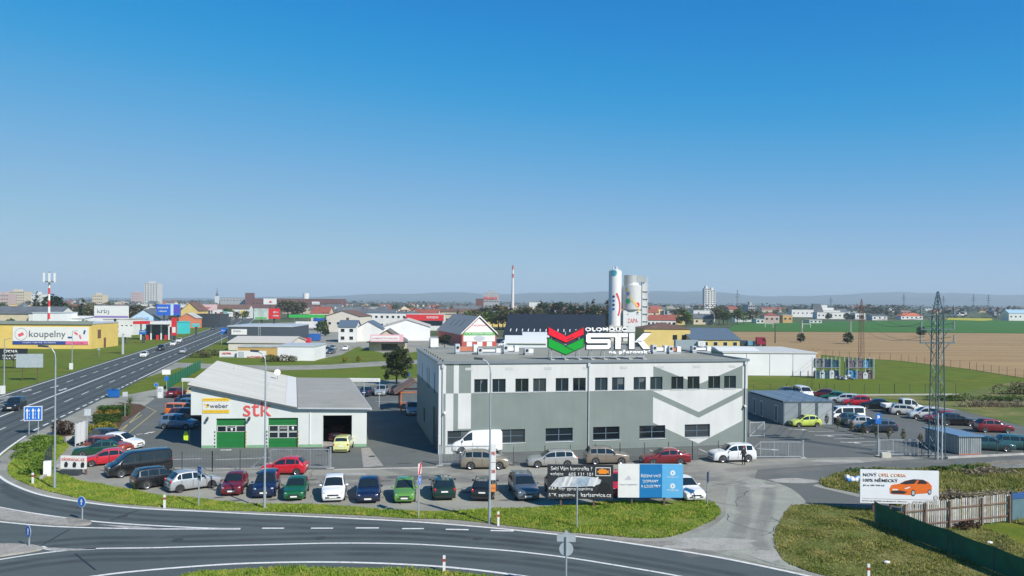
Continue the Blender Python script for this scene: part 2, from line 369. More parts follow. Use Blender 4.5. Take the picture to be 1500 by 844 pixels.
mline([(-90, 838), (0, 820.5), (80, 809), (140, 804.5), (220, 803.4), (300, 801.2), (380, 799), (480, 796.6), (560, 796.8), (620, 798.6), (700, 804), (760, 809), (830, 817.5), (900, 828.5), (990, 844), (1100, 866)], .2, 'centre_line')
mline([(60, 801.5), (82, 806.5), (140, 804.8)], .3, 'island_line')
mline([(40, 862), (160, 842), (300, 829.5), (400, 825), (500, 824.5), (600, 828), (680, 834), (760, 844), (860, 860)], .25, 'edge_line')
for a, b, v in ((384, 416, 774.6), (455.5, 488, 774.6), (521, 555, 774.2), (589, 621, 775.2), (653, 686.5, 776.2), (718.5, 752.5, 778)): mline([(a, v), (b, v + (.6 if a > 600 else 0))], .24, 'lane_dash', n=1)
MB().poly([(*G(u, v), .0365) for u, v in ((142, 769), (190, 775), (240, 775.5), (200, 771.5))][::-1]).build('hatched_paint', mat('worn_marking_paint', (.33, .32, .3), .8, var=.3, scale=2), roundabout)
MB().poly([(*G(u, v), .0365) for u, v in ((60, 803), (82, 808.5), (126, 805.6), (80, 803))][::-1]).build('hatched_paint', MATS['worn_marking_paint'], roundabout)
for pts in (((62, 799), (102, 776)), ((162, 763), (202, 748)), ((110, 812), (140, 836))):    # sealed joints across the lanes
    mline(list(pts), .1, 'sealed_joint', darkgap, 1, .0355)
def island(pts, label):
    w = smooth(GP(pts), 3); mb = MB().prism(w, 0, .13); o = struct(mb.build('traffic_island', paving, fix=True)); return o
island([(-90, 727), (0, 746), (60, 757), (100, 762), (126, 765), (134, 768), (120, 771), (80, 770), (0, 763), (-90, 755)], '')
island([(-90, 800), (0, 799), (40, 800), (58, 803), (62, 806), (40, 811), (0, 817), (-90, 834)], '')
for pts in ([(96, 760), (126, 764), (134, 768), (112, 771), (100, 767)],):
    MB().prism(smooth(GP(pts), 3), .125, .14).build('worn_soil_patch', a_grav, None)['kind'] = 'structure'
bpy.data.objects['worn_soil_patch'].name = 'soil_patch'

# tyre-polished tracks, cracks and repair patches
def worn(name, col, amt, sc):
    m, t, p = nodes(name); p.inputs['Base Color'].default_value = (*col, 1); p.inputs['Roughness'].default_value = .75; a = t.nodes.new('ShaderNodeAttribute'); a.attribute_name = 'fade'; n = ramp(t, noise(t, pos(t), sc, 5), [(.3, (.25,) * 3), (.65, (1,) * 3)])
    q = X(t, a.outputs['Fac']) * amt; mm = t.nodes.new('ShaderNodeMath'); mm.operation = 'MULTIPLY'; t.links.new(q.o, mm.inputs[0]); t.links.new(n, mm.inputs[1]); t.links.new(mm.outputs[0], p.inputs['Alpha']); return m
def track(pts, w, m, parent, z, name='tyre_track'):
    n = len(pts); mb = MB(); fade = []
    for i in range(n):
        a, b = Vector(pts[max(i - 1, 0)]), Vector(pts[min(i + 1, n - 1)]); d = (b - a).normalized(); q = Vector((-d.y, d.x)); e = 0 if i in (0, n - 1) else 1
        for k, f in ((-.5, 0), (-.2, 1), (.2, 1), (.5, 0)): p_ = Vector(pts[i]) + q * w * k; mb.v.append((p_.x, p_.y, z)); fade.append(f * e)
    for i in range(n - 1):
        for j in range(3): mb.f.append((i * 4 + j, i * 4 + 4 + j, i * 4 + 5 + j, i * 4 + 1 + j))
    o = mb.build(name, m, parent); at = o.data.attributes.new('fade', 'FLOAT', 'POINT'); at.data.foreach_set('value', fade); return o
tk = worn('tyre_polish', (.06, .066, .072), .38, .35); tl = worn('dusty_streak', (.27, .26, .24), .55, .5); st_ = worn('oil_stain', (.05, .05, .05), .6, 1.5)
CL = [(-90, 838), (0, 820.5), (80, 809), (140, 804.5), (220, 803.4), (300, 801.2), (380, 799), (480, 796.6), (560, 796.8), (620, 798.6), (700, 804), (760, 809), (830, 817.5), (900, 828.5), (990, 844), (1100, 866)]
for dv_ in (-15, -7.5, 8, 16): track(smooth(GP([(u, v + dv_ * (1 + (v - 796) * .004)) for u, v in CL]), 4), .9, tk, roundabout, .0345)
for dv_ in (9, 17): track(smooth(GP([(u, v + dv_) for u, v in EDGE[5:17]]), 4), .8, tk, roundabout, .0342)
for t_ in (.07, .18, .31, .43, .57, .69, .82, .93): track([(XR(y) - RW * t_, y) for y in (70, 92, 120, 150, 195, 255, 318, 460)], .7, tk, road, .036)
track(smooth(GP([(1085, 705), (1090, 740), (1085, 775), (1060, 803), (1000, 815)]), 6), 1.4, tl, premises, .027, 'dust_streak'); track(smooth(GP([(1130, 705), (1122, 750), (1110, 785), (1130, 825)]), 6), 1.2, tl, premises, .0275, 'dust_streak')
for pts in ([(300, 695), (520, 700), (760, 699), (1040, 694)], [(420, 712), (640, 706), (900, 700), (1060, 702)], [(560, 684), (640, 700), (760, 705)], [(1060, 690), (1200, 680), (1400, 676)], [(1100, 700), (1160, 690), (1300, 682)]): track(smooth(GP(pts), 8), 2.0, tl, premises, .0265 + random.random() * .001, 'dust_streak')
rs = random.Random(12)
for i in range(46):
    u, v = rs.uniform(300, 1050), rs.uniform(690, 738) if i < 30 else rs.uniform(648, 684); c = Vector(G(u, v)); k = rs.uniform(.25, .9); track([c + Vector((-k, rs.uniform(-.1, .1))), c + Vector((-k * .4, 0)), c + Vector((k * .3, .05)), c + Vector((k, rs.uniform(-.1, .1)))], rs.uniform(.3, .8), st_, premises, .0285 + i * .00002, 'oil_stain')
for i in range(26):
    u, v = (rs.uniform(320, 1050), rs.uniform(688, 738)) if i < 16 else (rs.uniform(1060, 1150), rs.uniform(700, 815)); p_ = Vector(G(u, v)); a = rs.uniform(0, 6.28); P = [p_.copy()]
    for j in range(rs.randint(5, 12)): a += rs.uniform(-.6, .6); p_ = p_ + Vector((math.cos(a), math.sin(a))) * .55; P.append(p_.copy())
    ribbon(MB(), P, .045, .029).build('crack', darkgap, premises)
pa_l, pa_d = ground_mat('pale_repair_patch', [(.3, (.3, .29, .265)), (.7, (.4, .385, .35))], 1.2, (14, .25)), ground_mat('dark_repair_patch', [(.3, (.1, .102, .1)), (.7, (.14, .142, .14))], 1.2, (16, .2))
for k_, (u, v, rx, ry, m_) in enumerate(((1053, 800, 2.2, .9, pa_l), (1048, 793, 2.8, .7, pa_l), (993, 802, 1.1, .4, pa_l), (1128, 815, 1.3, 1.0, pa_l), (1112, 712, 1.4, .7, pa_l), (1165, 705, 2.4, 1.0, pa_l), (600, 700, 2.2, .8, pa_d), (520, 695, 1.2, .5, pa_l), (860, 702, 2.4, .7, pa_l), (690, 722, 1.0, .4, pa_d), (440, 660, 2.5, .8, pa_d), (1230, 676, 3.0, .7, pa_l))):
    c = G(u, v); P = [(c[0] + rx * math.cos(a * .449) * rs.uniform(.75, 1.15), c[1] + ry * math.sin(a * .449) * rs.uniform(.75, 1.15)) for a in range(14)]; MB().poly([(x, y, .0278 + k_ * .00004) for x, y in P]).build('repair_patch', m_, premises)
for k_, (u, v) in enumerate(((470, 789), (700, 790), (260, 792), (180, 757), (545, 669), (905, 690))): c = G(u, v); MB().cyl((*c, .03), (*c, .044), .33, n=16).build('manhole_cover', mat('cast_iron', (.06, .06, .062), .7, .3, var=.2, scale=6), premises)
fl_ = worn('wheel_rut', (.2, .135, .085), .5, .06); fp_ = worn('pale_soil', (.4, .3, .2), .5, .04)
for k_ in range(16):
    y0 = 215 + k_ * 14; xa_ = G(1075, 497)[0] if y0 > 330 else max(70, 40 + (300 - y0) * .9); track([(xa_ + (330 - xa_) * f, y0 + f * 26 + 2 * math.sin(f * 5 + k_)) for f in (0, .1, .3, .5, .7, .9, 1)], 1.6 if k_ % 3 else 5, fl_ if k_ % 3 else fp_, pf, .06 + k_ * .001, 'wheel_rut')
# verges
VERGE = [(96, 697), (120, 706), (180, 716.5), (240, 727), (300, 731), (360, 739), (440, 739), (520, 743.5), (560, 748), (620, 749.5), (680, 748.5), (720, 746.5), (800, 743), (880, 736), (990, 735), (1032, 734.5), (1050, 741), (1054, 755), (1030, 769.5), (986, 786), (940, 789), (880, 784), (810, 778.5), (760, 772.5), (716, 767), (660, 761.5), (600, 760), (520, 755), (380, 750), (300, 747.5), (220, 742), (160, 737), (110, 729), (60, 717), (24, 703), (12, 692), (14, 680), (28, 668), (60, 645), (92, 640), (100, 655), (86, 670), (76, 690)]
VW = smooth(GP(VERGE + VERGE[:1]), 3)[:-1]
g_shoulder = sheet('gravel_shoulder', smooth(GP([(250, 747), (520, 757), (716, 770), (900, 789), (1000, 792), (1060, 770), (1062, 775), (1010, 797), (1040, 812), (900, 791), (716, 772), (520, 758.5), (250, 748)]), 2), .022, a_grav)
sheet('verge', VW, .05, g_verge)
RG = [(1160, 741), (1150, 752), (1140, 769), (1134, 787), (1138, 806), (1150, 823), (1180, 836), (1205, 843), (1300, 870), (1620, 1000), (1640, 860), (1500, 800), (1430, 770), (1330, 751), (1280, 745.5), (1200, 741)]
RW2 = smooth(GP(RG + RG[:1]), 3)[:-1]; sheet('rough_grass', RW2, .05, g_dry)
BG = [(250, 850), (300, 838), (400, 833.5), (500, 833), (600, 835.5), (690, 842), (760, 860), (600, 900), (300, 900)]
BW = smooth(GP(BG + BG[:1]), 3)[:-1]; sheet('roundabout_lawn', BW, .06, g_verge)
DG = [(1200, 707), (1216, 699), (1240, 693), (1300, 690), (1380, 686), (1500, 680), (1620, 676), (1640, 770), (1500, 770), (1460, 756), (1380, 745), (1320, 744), (1262, 724), (1210, 714)]
DW = smooth(GP(DG + DG[:1]), 2)[:-1]; sheet('waste_ground', DW, .045, g_dry)
sheet('lot_bank', GP([(1190, 579), (1300, 584), (1400, 600), (1600, 650), (1600, 560), (1480, 560), (1400, 577)]), .03, g_dry)
sheet('garden_bed', GP([(74, 640), (118, 622), (142, 606), (160, 596), (176, 590), (206, 593), (214, 597), (180, 620), (165, 640), (140, 660), (110, 652)]), .06, soil)
sheet('garden_paving', GP([(100, 629), (118, 622), (142, 606), (160, 597), (172, 592), (180, 592), (150, 612), (128, 630), (110, 640)]), .07, paving)

def inside(p, poly):
    c = False; j = len(poly) - 1
    for i in range(len(poly)):
        (xi, yi), (xj, yj) = poly[i], poly[j]
        if (yi > p[1]) != (yj > p[1]) and p[0] < (xj - xi) * (p[1] - yi) / (yj - yi) + xi: c = not c
        j = i
    return c
def blades(name, poly, n, h, m, w=.05, z=.05, label=None, mask=None):
    xs = [p[0] for p in poly]; ys = [p[1] for p in poly]; V = []; Fc = []; x0, x1, y0, y1 = min(xs), max(xs), max(min(ys), 28), max(ys); k = 0; tries = 0
    while k < n and tries < n * 12:
        tries += 1; p = (random.uniform(x0, x1), random.uniform(y0, y1))
        if abs(p[0]) > p[1] * .68 or not inside(p, poly) or (mask and not mask(p)): continue
        k += 1; hh = h * random.uniform(.45, 1.25) * (.75 + .5 * math.sin(p[0] * .9) * math.sin(p[1] * 1.3))
        for q in range(3):
            a = random.uniform(0, 6.28); dx, dy = math.cos(a) * w, math.sin(a) * w; ox, oy = random.uniform(-.06, .06), random.uniform(-.06, .06)
            lx, ly = random.uniform(-.5, .5) * hh, random.uniform(-.5, .5) * hh; b = len(V)
            V += [(p[0] + ox - dx, p[1] + oy - dy, z - .02), (p[0] + ox + dx, p[1] + oy + dy, z - .02), (p[0] + ox + lx, p[1] + oy + ly, z + hh)]; Fc.append((b, b + 1, b + 2))
    mb = MB(); mb.v = V; mb.f = Fc; o = mb.build(name, m); o['kind'] = 'stuff'
    if label: tag(o, label, 'grass')
    return o
gb = ground_mat('grass_blades', [(.3, (0.139, 0.234, 0.0227)), (.5, (0.255, 0.352, 0.0456)), (.7, (0.461, 0.431, 0.0911))], .7, (5, .3), rough=.7)
gd = ground_mat('dry_grass_blades', [(.3, (0.138, 0.186, 0.0285)), (.5, (0.275, 0.272, 0.076)), (.7, (0.468, 0.415, 0.152))], .6, (4, .3), rough=.8)
def leafy(m, f=.35):                    # thin blades pass some light
    t = m.node_tree; p = t.nodes['Principled BSDF']; tr = t.nodes.new('ShaderNodeBsdfTranslucent'); mx = t.nodes.new('ShaderNodeMixShader'); mx.inputs[0].default_value = f
    t.links.new(p.inputs['Base Color'].links[0].from_socket, tr.inputs[0]); t.links.new(p.outputs[0], mx.inputs[1]); t.links.new(tr.outputs[0], mx.inputs[2]); t.links.new(mx.outputs[0], t.nodes['Material Output'].inputs[0])
leafy(gb); leafy(gd)
blades('grass', VW, 26000, .15, gb, label='green roadside grass on the verge before the parked cars')
blades('grass', BW, 7000, .2, gb, label='green lawn grass at the lower picture edge inside the roundabout road')
blades('grass', RW2, 22000, .12, gd, label='rough half dry grass sloping down to the green net fence')
blades('grass', DW, 9000, .35, gd, label='tall straw coloured grass behind the car billboard')
# ---------------- the inspection hall (two storeys, grey and white) ----------------
SO = Vector((*G(642, 666), 0)); SA = R(12.2); SW, SD, SH = 33.0, 22.2, 9.1
hall_m, t, p = nodes('painted_render'); x, y, z = objxyz(t)
front = y < .3
ax = abs(x - 27.4); cx = x.between(22.3, 32.4)
up = z > 5.95
grey_up = (x.between(.71, 1.47) | x.between(1.97, 3.19) | (cx & ((z - (ax * .385 + 6.48)) < 0))) & front
wht_lo = (x.between(-.1, .36) | x.between(.68, 1.45) | (x.between(1.92, 3.2) & (z > 2.45)) | (cx & ((z - (ax * .45 + 3.55)) > 0)) | (cx & ((z - (ax * .445 + 2.95)) < 0) & ((z - (ax * .455 + .25)) > 0))) & front
side_white = x.between(-.1, .36) & front
mask = (up & grey_up.no()) | (up.no() & wht_lo)
g = pos(t); n1 = noise(t, g, .35, 5)
cw = ramp(t, n1, [(.3, (.545, .555, .545)), (.7, (.585, .595, .58))]); cg = ramp(t, n1, [(.3, (.175, .212, .198)), (.7, (.198, .236, .22))])
st = ramp(t, noise(t, g, 1.0, 6, .6, (2.2, 2.2, .12)), [(.3, (.95, .945, .935)), (.55, (1, 1, 1)), (.75, (1.02, 1.02, 1.02))]); st2 = ramp(t, noise(t, g, .5, 4), [(.3, (.95, .95, .94)), (.7, (1.03, 1.03, 1.03))])
t.links.new(mixc(t, 1.0, mixc(t, 1.0, mixc(t, mask.o, cg, cw), st, 'MULTIPLY'), st2, 'MULTIPLY'), p.inputs['Base Color']); p.inputs['Roughness'].default_value = .9; bump(t, p, noise(t, g, 45, 3), .25, .01)
blue_frame = mat('blue_grey_window_frame', (.1, .15, .19), .4, var=.05)
roof_m = ground_mat('grey_roofing_felt', [(.3, (0.224, 0.224, 0.194)), (.6, (0.291, 0.291, 0.248)), (.8, (0.347, 0.342, 0.287))], .25, (8, .12), big=(.12, (0.269, 0.269, 0.228)))
hall = thing('inspection_hall', 'two-storey grey and white vehicle inspection hall with chevron pattern on its front wall', 'building', SO, SA)
ux = [3.5 + 4.16 * i + d for i in range(7) for d in (0, 1.82)]
UH = [(a, a + 1.36, 5.98, 7.32) for a in ux]
LX = [.88, 5.83, 10.8, 15.8, 20.81, 25.84]; LH = [(a, a + 2.86, .92, 2.28) for a in LX]
mb = wall_holes(MB(), SW, SH - .25, UH + LH)
mb.poly([(SW, 0, 0), (SW, SD, 0), (SW, SD, SH - .25), (SW, 0, SH - .25)]); mb.poly([(SW, SD, 0), (0, SD, 0), (0, SD, SH - .25), (SW, SD, SH - .25)])
sidew = [(3.0, 3.9, 5.6, 7.7), (8.2, 8.9, 5.6, 7.7), (10.1, 10.8, 5.6, 7.7), (15.6, 16.4, 5.6, 7.7), (12.6, 14.2, 1.2, 2.8)]
side = wall_holes(MB(), SD, SH - .25, [(SD - b, SD - a, c, d) for a, b, c, d in sidew] + [(SD - 4.6, SD - 1.0, 0.0, 4.2)])
k = len(mb.v)
for (a, b, c) in side.v: mb.v.append((b, SD - a, c))          # turned to the left end wall
mb.f += [tuple(k + i for i in f) for f in side.f]
mb.build('wall', hall_m, hall)
for a, b, c, d in UH: window(hall, a, b, c, d, blue_frame)
for a, b, c, d in LH: window(hall, a, b, c, d, blue_frame, nx=2, nz=2)
for a, b, c, d in sidew: window(hall, SD - b, SD - a, c, d, blue_frame, rz=R(-90), org=(0, SD, 0), nx=1, sill=False)
o = MB().box(.15, .2, 1.0, 4.6, 0, 4.2).build('roller_door', mat('dark_door', (.05, .06, .065), .5, var=.1), hall)
for j in range(8):
    m = ypaint if j % 2 else darkgap
    MB().box(-.03, .02, .75, .97, .2 + j * .2, .4 + j * .2).build('warning_stripe', m, hall)
MB().box(.0, SW, .0, SD, SH - .26, SH - .16).build('roof', roof_m, hall)
gut = mat('grey_gutter', (.22, .25, .27), .4, .3, var=.06)
MB().box(-.14, SW + .14, -.16, .16, SH - .25, SH).box(-.14, .16, .16, SD, SH - .25, SH).box(SW - .16, SW + .14, .16, SD, SH - .25, SH).box(.16, SW - .16, SD - .2, SD, SH - .25, SH).build('parapet_cap', gut, hall)
for xx in (.38, 15.3, 32.7):
    MB().tube([(xx, -.14, SH - .25), (xx, -.1, SH - .6), (xx, -.1, .1)], .055, 8).box(xx - .13, xx + .13, -.2, -.003, SH - .62, SH - .3).build('downpipe', lsteel, hall)
vent = mat('vent_grille', (.45, .47, .47), .6, var=.05)
for i in range(8): MB().box(2.6 + i * 4.03, 3.35 + i * 4.03, -.02, -.002, 8.2, 8.46).build('air_vent', vent, hall)
for xx in (.55, 32.6): MB().box(xx - .1, xx + .1, -.22, -.003, 4.1, 4.2).ball((xx, -.3, 4.05), .12).build('security_camera', wht, hall)
for xx in [1.2 + 1.45 * i for i in range(22)]: MB().cyl((xx, .5, SH - .17), (xx, .5, SH - .02), .06).build('roof_vent', darkgap, hall)
for yy in [2.5 + 2.2 * i for i in range(9)]: MB().cyl((.7, yy, SH - .17), (.7, yy, SH - .0), .07).build('roof_vent', darkgap, hall)
# roof equipment stands on the roof: things of its own
def aircon(u, Y, w, h, label, red=False):
    a = thing('rooftop_ventilation_unit', label, 'ventilation unit', (Z(u, 515, Y)[0], Y, SH - .16), SA, 'ventilation units on the inspection hall roof')
    MB().box(-w / 2, -w / 2 + .5, -.4, .4, .25, .25 + h).build('fan_housing', lsteel, a); MB().box(w / 2 - .5, w / 2, -.4, .4, .25, .25 + h * .9).build('fan_housing', wht, a)
    MB().box(-w / 2 + .5, w / 2 - .5, -.25, .25, .35, .3 + h * .55).build('duct', mat('duct_red', (.5, .16, .09), .6) if red else wht, a)
    MB().box(-w / 2, w / 2, -.42, -.3, 0, .249).box(-w / 2, w / 2, .3, .42, 0, .249).build('support_frame', steel, a)
    MB().cyl((-w / 2 + .25, -.41, .25 + h * .55), (-w / 2 + .25, -.44, .25 + h * .55), .17, n=12).build('fan_grille', darkgap, a)
aircon(683, 92, 2.6, .9, 'white twin ventilation unit with red duct at the left end of the hall roof', True)
aircon(748, 93, 1.8, .8, 'pale ventilation unit with two tall boxes left of the red and green roof emblem')
aircon(966, 95, 2.0, .8, 'grey ventilation unit on the roof right beside the big white sign letters')
aircon(987, 95, 1.5, .7, 'small ventilation unit with red duct right of the roof sign', True)
aircon(1026, 97, 2.4, .6, 'low dark ventilation unit at the right end of the hall roof')
aircon(716, 91, 2.6, .5, 'low grey ventilation unit between the two pale units on the hall roof')
aircon(774, 91, 1.0, .5, 'small white ventilation box just left of the red and green emblem')

# ---------------- rooftop sign ----------------
sign = thing('rooftop_sign', 'large rooftop sign with red and green chevron emblem and big white block letters', 'sign', SO, SA)
SY = 3.0; sg_w = mat('sign_white', (.86, .87, .87), .35, var=.02); sg_k = mat('sign_black_edge', (.02, .025, .03), .4, var=0)
sg_r = mat('sign_red', (.72, .01, .03), .35, var=.03); sg_g = mat('sign_green', (.005, .3, .03), .35, var=.03)
def plate(name, pts, m, y0, th=.12, par=None): return MB().ext([(a, y0, b) for a, b in pts], (0, th, 0)).build(name, m, par or sign, fix=True)
def chev(a0, z1, z2, zc1, zc2, e=0): return [(11.8 - e, z1 + e), (13.7, zc1 + e * 1.1), (15.62 + e, z1 + e), (15.62 + e, z2 - e * .5), (13.7, zc2 - e * 1.2), (11.8 - e, z2 - e * .5)]
for nm, z1, z2, c1, c2, m in (('red_chevron', 12.36, 11.6, 11.42, 10.76, sg_r), ('green_chevron', 11.22, 10.3, 10.36, 9.5, sg_g)):
    o = plate(nm, chev(0, z1, z2, c1, c2), m, SY - .14, .1); plate('dark_edge', chev(0, z1, z2, c1, c2, .09), sg_k, SY - .03, .08, o)
for pts in ([(13.66, 11.44), (15.62, 12.34), (15.62, 12.28), (13.72, 11.38)], [(13.9, 11.02), (14.55, 11.3), (14.5, 11.36), (13.85, 11.1)], [(13.6, 10.42), (14.6, 9.92), (14.55, 9.88), (13.55, 10.36)]):
    plate('dark_edge', pts, sg_k, SY - .16, .015)
def glyph(name, polys):
    o = MB()
    for q in polys: o.ext([(a, SY - .16, b) for a, b in q], (0, .12, 0))
    L = o.build(name, sg_w, sign, fix=True); e = MB(); d = .1
    for q in polys:
        ca = sum(a for a, b in q) / len(q); cb = sum(b for a, b in q) / len(q)
        e.ext([(a + math.copysign(d, a - ca), SY - .035, b + math.copysign(d, b - cb)) for a, b in q], (0, .08, 0))
    e.build('dark_edge', sg_k, L, fix=True)
b0, b1 = 10.04, 11.72; hb = .42
glyph('letter_s', [[(16.1, b1), (19.35, b1), (19.35, b1 - hb), (16.45, b1 - hb), (16.35, b1 - hb - .06), (15.9, b1 - hb - .06), (15.9, b1 - .18)], [(15.9, b1 - hb - .05), (16.35, b1 - hb - .05), (16.45, 11.09), (18.5, 11.09), (18.62, 10.98), (18.62, 10.46), (18.3, 10.46), (18.3, 10.68), (16.1, 10.68), (15.9, 10.85)], [(15.95, b0), (18.4, b0), (18.62, b0 + .2), (18.62, 10.47), (18.2, 10.47), (18.14, b0 + hb), (15.95, b0 + hb)]])
glyph('letter_t', [[(19.4, b1), (20.55, b1), (20.55, b1 - hb), (19.4, b1 - hb)], [(19.15, b1 - hb), (19.75, b1 - hb), (19.75, b0), (19.15, b0)]])
glyph('letter_k', [[(20.7, b1), (21.3, b1), (21.3, b0), (20.7, b0)], [(21.3, 10.75), (22.3, b1), (23.2, b1), (22.1, 10.78), (21.3, 10.75)][:4], [(21.55, 10.95), (22.3, 10.95), (23.1, b0), (22.3, b0)]])
text('OLOMOUC', 15.78, 20.4, 11.93, 12.33, SY - .1, sg_w, sign, .045, .1, 'letters')
MB().box(15.75, 20.45, SY + .02, SY + .05, 11.98, 12.28).build('back_rail', sg_k, sign)
text('na přerovské', 18.45, 23.2, 9.42, 9.93, SY - .1, sg_w, sign, .045, .1, 'letters')
fr = MB()
for xx in (12.2, 13.7, 15.2, 16.6, 18.0, 19.4, 20.8, 22.4):
    top = 11.9 if xx < 16 else 11.4
    fr.box(xx - .04, xx + .04, SY + .06, SY + .14, SH - .16, top).bar((xx, SY + .14, top - .3), (xx, SY + 1.6, SH - .1), .05)
fr.box(12.1, 22.6, SY + .05, SY + .15, 9.16, 9.26).box(12.1, 22.6, SY + .15, SY + .2, 10.4, 10.47)
fr.build('support_frame', steel, sign)
for xx in (12.2, 13.7, 15.2, 16.6, 18.0, 19.4, 20.8, 22.4): MB().box(xx - .2, xx + .2, SY - .5, SY + 1.8, SH - .159, SH - .05).build('ballast_block', concrete, sign)

# ---------------- the small garage with green doors ----------------
GO = Vector((*G(295, 657), 0)); GA = R(5.65); GW = 16.4
dv = Vector((math.cos(R(105.3 - 5.65)), math.sin(R(105.3 - 5.65)))) * 31.3      # depth direction in the garage's own frame
gar = thing('garage', 'low white inspection garage with pale monopitch roof and green roller doors', 'building', GO, GA)
def gz(x): return 6.3 + (x + 1.05) * (4.0 - 6.3) / (9.45 + 1.05) if x < 9.45 else 4.0 - (x - 9.45) * .012
D = [(1.42, 4.32, 0, 3.0), (6.54, 9.5, 0, 3.02), (11.98, 14.9, 0, 3.24)]
gw = mat('garage_white_render', (.58, .61, .58), .85, var=.05, scale=.5, bmp=.15); grn = mat('door_green', (.012, .16, .035), .45, var=.08); pl = mat('plinth_green', (.2, .36, .22), .8, var=.12)
wl = wall_holes(MB(), GW, 3.3, D, .35)
for a, b in zip([0, 1.42, 4.32, 6.54, 9.45], [1.42, 4.32, 6.54, 9.45]): wl.poly([(a, 0, 3.3), (b, 0, 3.3), (b, 0, gz(b)), (a, 0, gz(a))])
wl.poly([(9.45, 0, 3.3), (GW, 0, 3.3), (GW, 0, gz(GW)), (9.45, 0, gz(9.45))])
wl.ext([(-1.05, 0, 3.36), (-.001, 0, 3.36), (-.001, 0, gz(0)), (-1.05, 0, 6.3)], (dv.x, dv.y, 0))
wl.poly([(0, 0, 0), (0, 0, 3.36), (dv.x, dv.y, 3.36), (dv.x, dv.y, 0)]); wl.poly([(GW, 0, 0), (GW + dv.x, dv.y, 0), (GW + dv.x, dv.y, 3.9), (GW, 0, 3.9)])
wl.poly([(dv.x, dv.y, 0), (dv.x, dv.y, 6.0), (9.45 + dv.x, dv.y, 4.0), (GW + dv.x, dv.y, 3.9), (GW + dv.x, dv.y, 0)])
wl.build('wall', gw, gar)
for a, b in ((.0, 1.4), (4.34, 6.52), (9.52, 11.96), (14.92, GW)): MB().box(a, b, -.012, .0, .0, .3).build('plinth', pl, gar)
rf = ground_mat('pale_roof_sheet', [(.3, (0.484, 0.469, 0.42)), (.6, (0.576, 0.561, 0.506)), (.8, (0.639, 0.622, 0.553))], .5, (5, .06), stretch=(.15, 2.2, 1), rot=.1)
rf2 = ground_mat('old_roof_felt', [(.3, (0.259, 0.259, 0.237)), (.6, (0.335, 0.33, 0.303)), (.8, (0.4, 0.391, 0.352))], .3, (7, .1), big=(.2, (0.302, 0.297, 0.275)))
def slope(x0, x1, z0, z1, ov0=-.3, nm='roof', m=rf, th=.14):
    u = dv.normalized(); a = u * -.35; b = dv + u * .2
    pts = [(x0 + a.x, a.y, z0), (x1 + a.x, a.y, z1), (x1 + b.x, b.y, z1), (x0 + b.x, b.y, z0)]
    return MB().ext(pts, (0, 0, th)).build(nm, m, gar, fix=True)
r1 = slope(-1.35, 9.4, gz(-1.35) + .02, gz(9.4) + .02); r2 = slope(9.45, 16.75, 4.02, 3.92, nm='roof', m=rf2)
u = dv.normalized()
MB().ext([(8.2 - .3 * u.x, -.3 * u.y, gz(8.2) + .17), (9.35 - .3 * u.x, -.3 * u.y, gz(9.35) + .17), (9.35 + dv.x, dv.y, gz(9.35) + .17), (8.2 + dv.x, dv.y, gz(8.2) + .17)], (0, 0, .02)).build('roof_strip', mat('roof_white_strip', (.6, .59, .57), .7, var=.06), r1, fix=True)
trim = mat('roof_edge_grey', (.09, .11, .12), .5, var=.08)
MB().bar((-1.35 - .38 * u.x, -.39, gz(-1.35) + .02), (9.43 - .38 * u.x, -.39, gz(9.4) + .02), .05, .16).build('roof_edge', trim, gar)
MB().bar((9.44 - .38 * u.x, -.39, 4.04), (16.76 - .38 * u.x, -.39, 3.95), .05, .14).build('roof_edge', lsteel, gar)
MB().bar((16.8 - .35 * u.x, -.36, 3.9), (16.8 + dv.x, dv.y, 3.9), .16, .18).build('gutter', lsteel, gar)
for fx, fy in ((1.5, .8), (6.3, .42)): q = dv * fy; MB().cyl((fx + q.x, q.y, gz(fx) + .1), (fx + q.x, q.y, gz(fx) + .75), .07).build('vent_pipe', lsteel, gar)
def gdoor(a, b, h, rows):
    d = MB().box(a, b, .2, .26, .0, h).build('roller_door', grn, gar)
    for zz, n in rows:
        for i in range(n):
            w = (b - a - .1) / n; x0 = a + .05 + i * w
            f = MB().box(x0 + .02, x0 + w - .02, .17, .199, zz, zz + .62).build('window', wht, d)
            MB().box(x0 + .07, x0 + w - .07, .155, .169, zz + .05, zz + .57).build('pane', glass, f)
    for i in range(1, 6): MB().box(a, b, .192, .199, h * i / 6 - .01, h * i / 6 + .01).build('panel_joint', mat('joint_green', (.006, .09, .02), .6, var=0), d)
    return d
d1 = gdoor(1.42, 4.32, 3.0, [(1.62, 3)]); d2 = gdoor(6.54, 9.5, 3.02, [(1.62, 3), (.95, 3)])
text('SYSTÉM', 2.55, 3.25, 2.02, 2.12, .14, wht, d1); text('1', 2.8, 3.0, 1.7, 1.98, .14, wht, d1, .03)
text('EVIDENČNÍ', 7.68, 8.4, 2.02, 2.14, .14, wht, d2); text('KONTROLA', 7.68, 8.4, 1.86, 1.97, .14, wht, d2); text('1', 8.85, 9.05, 1.72, 2.1, .14, wht, d2, .03)
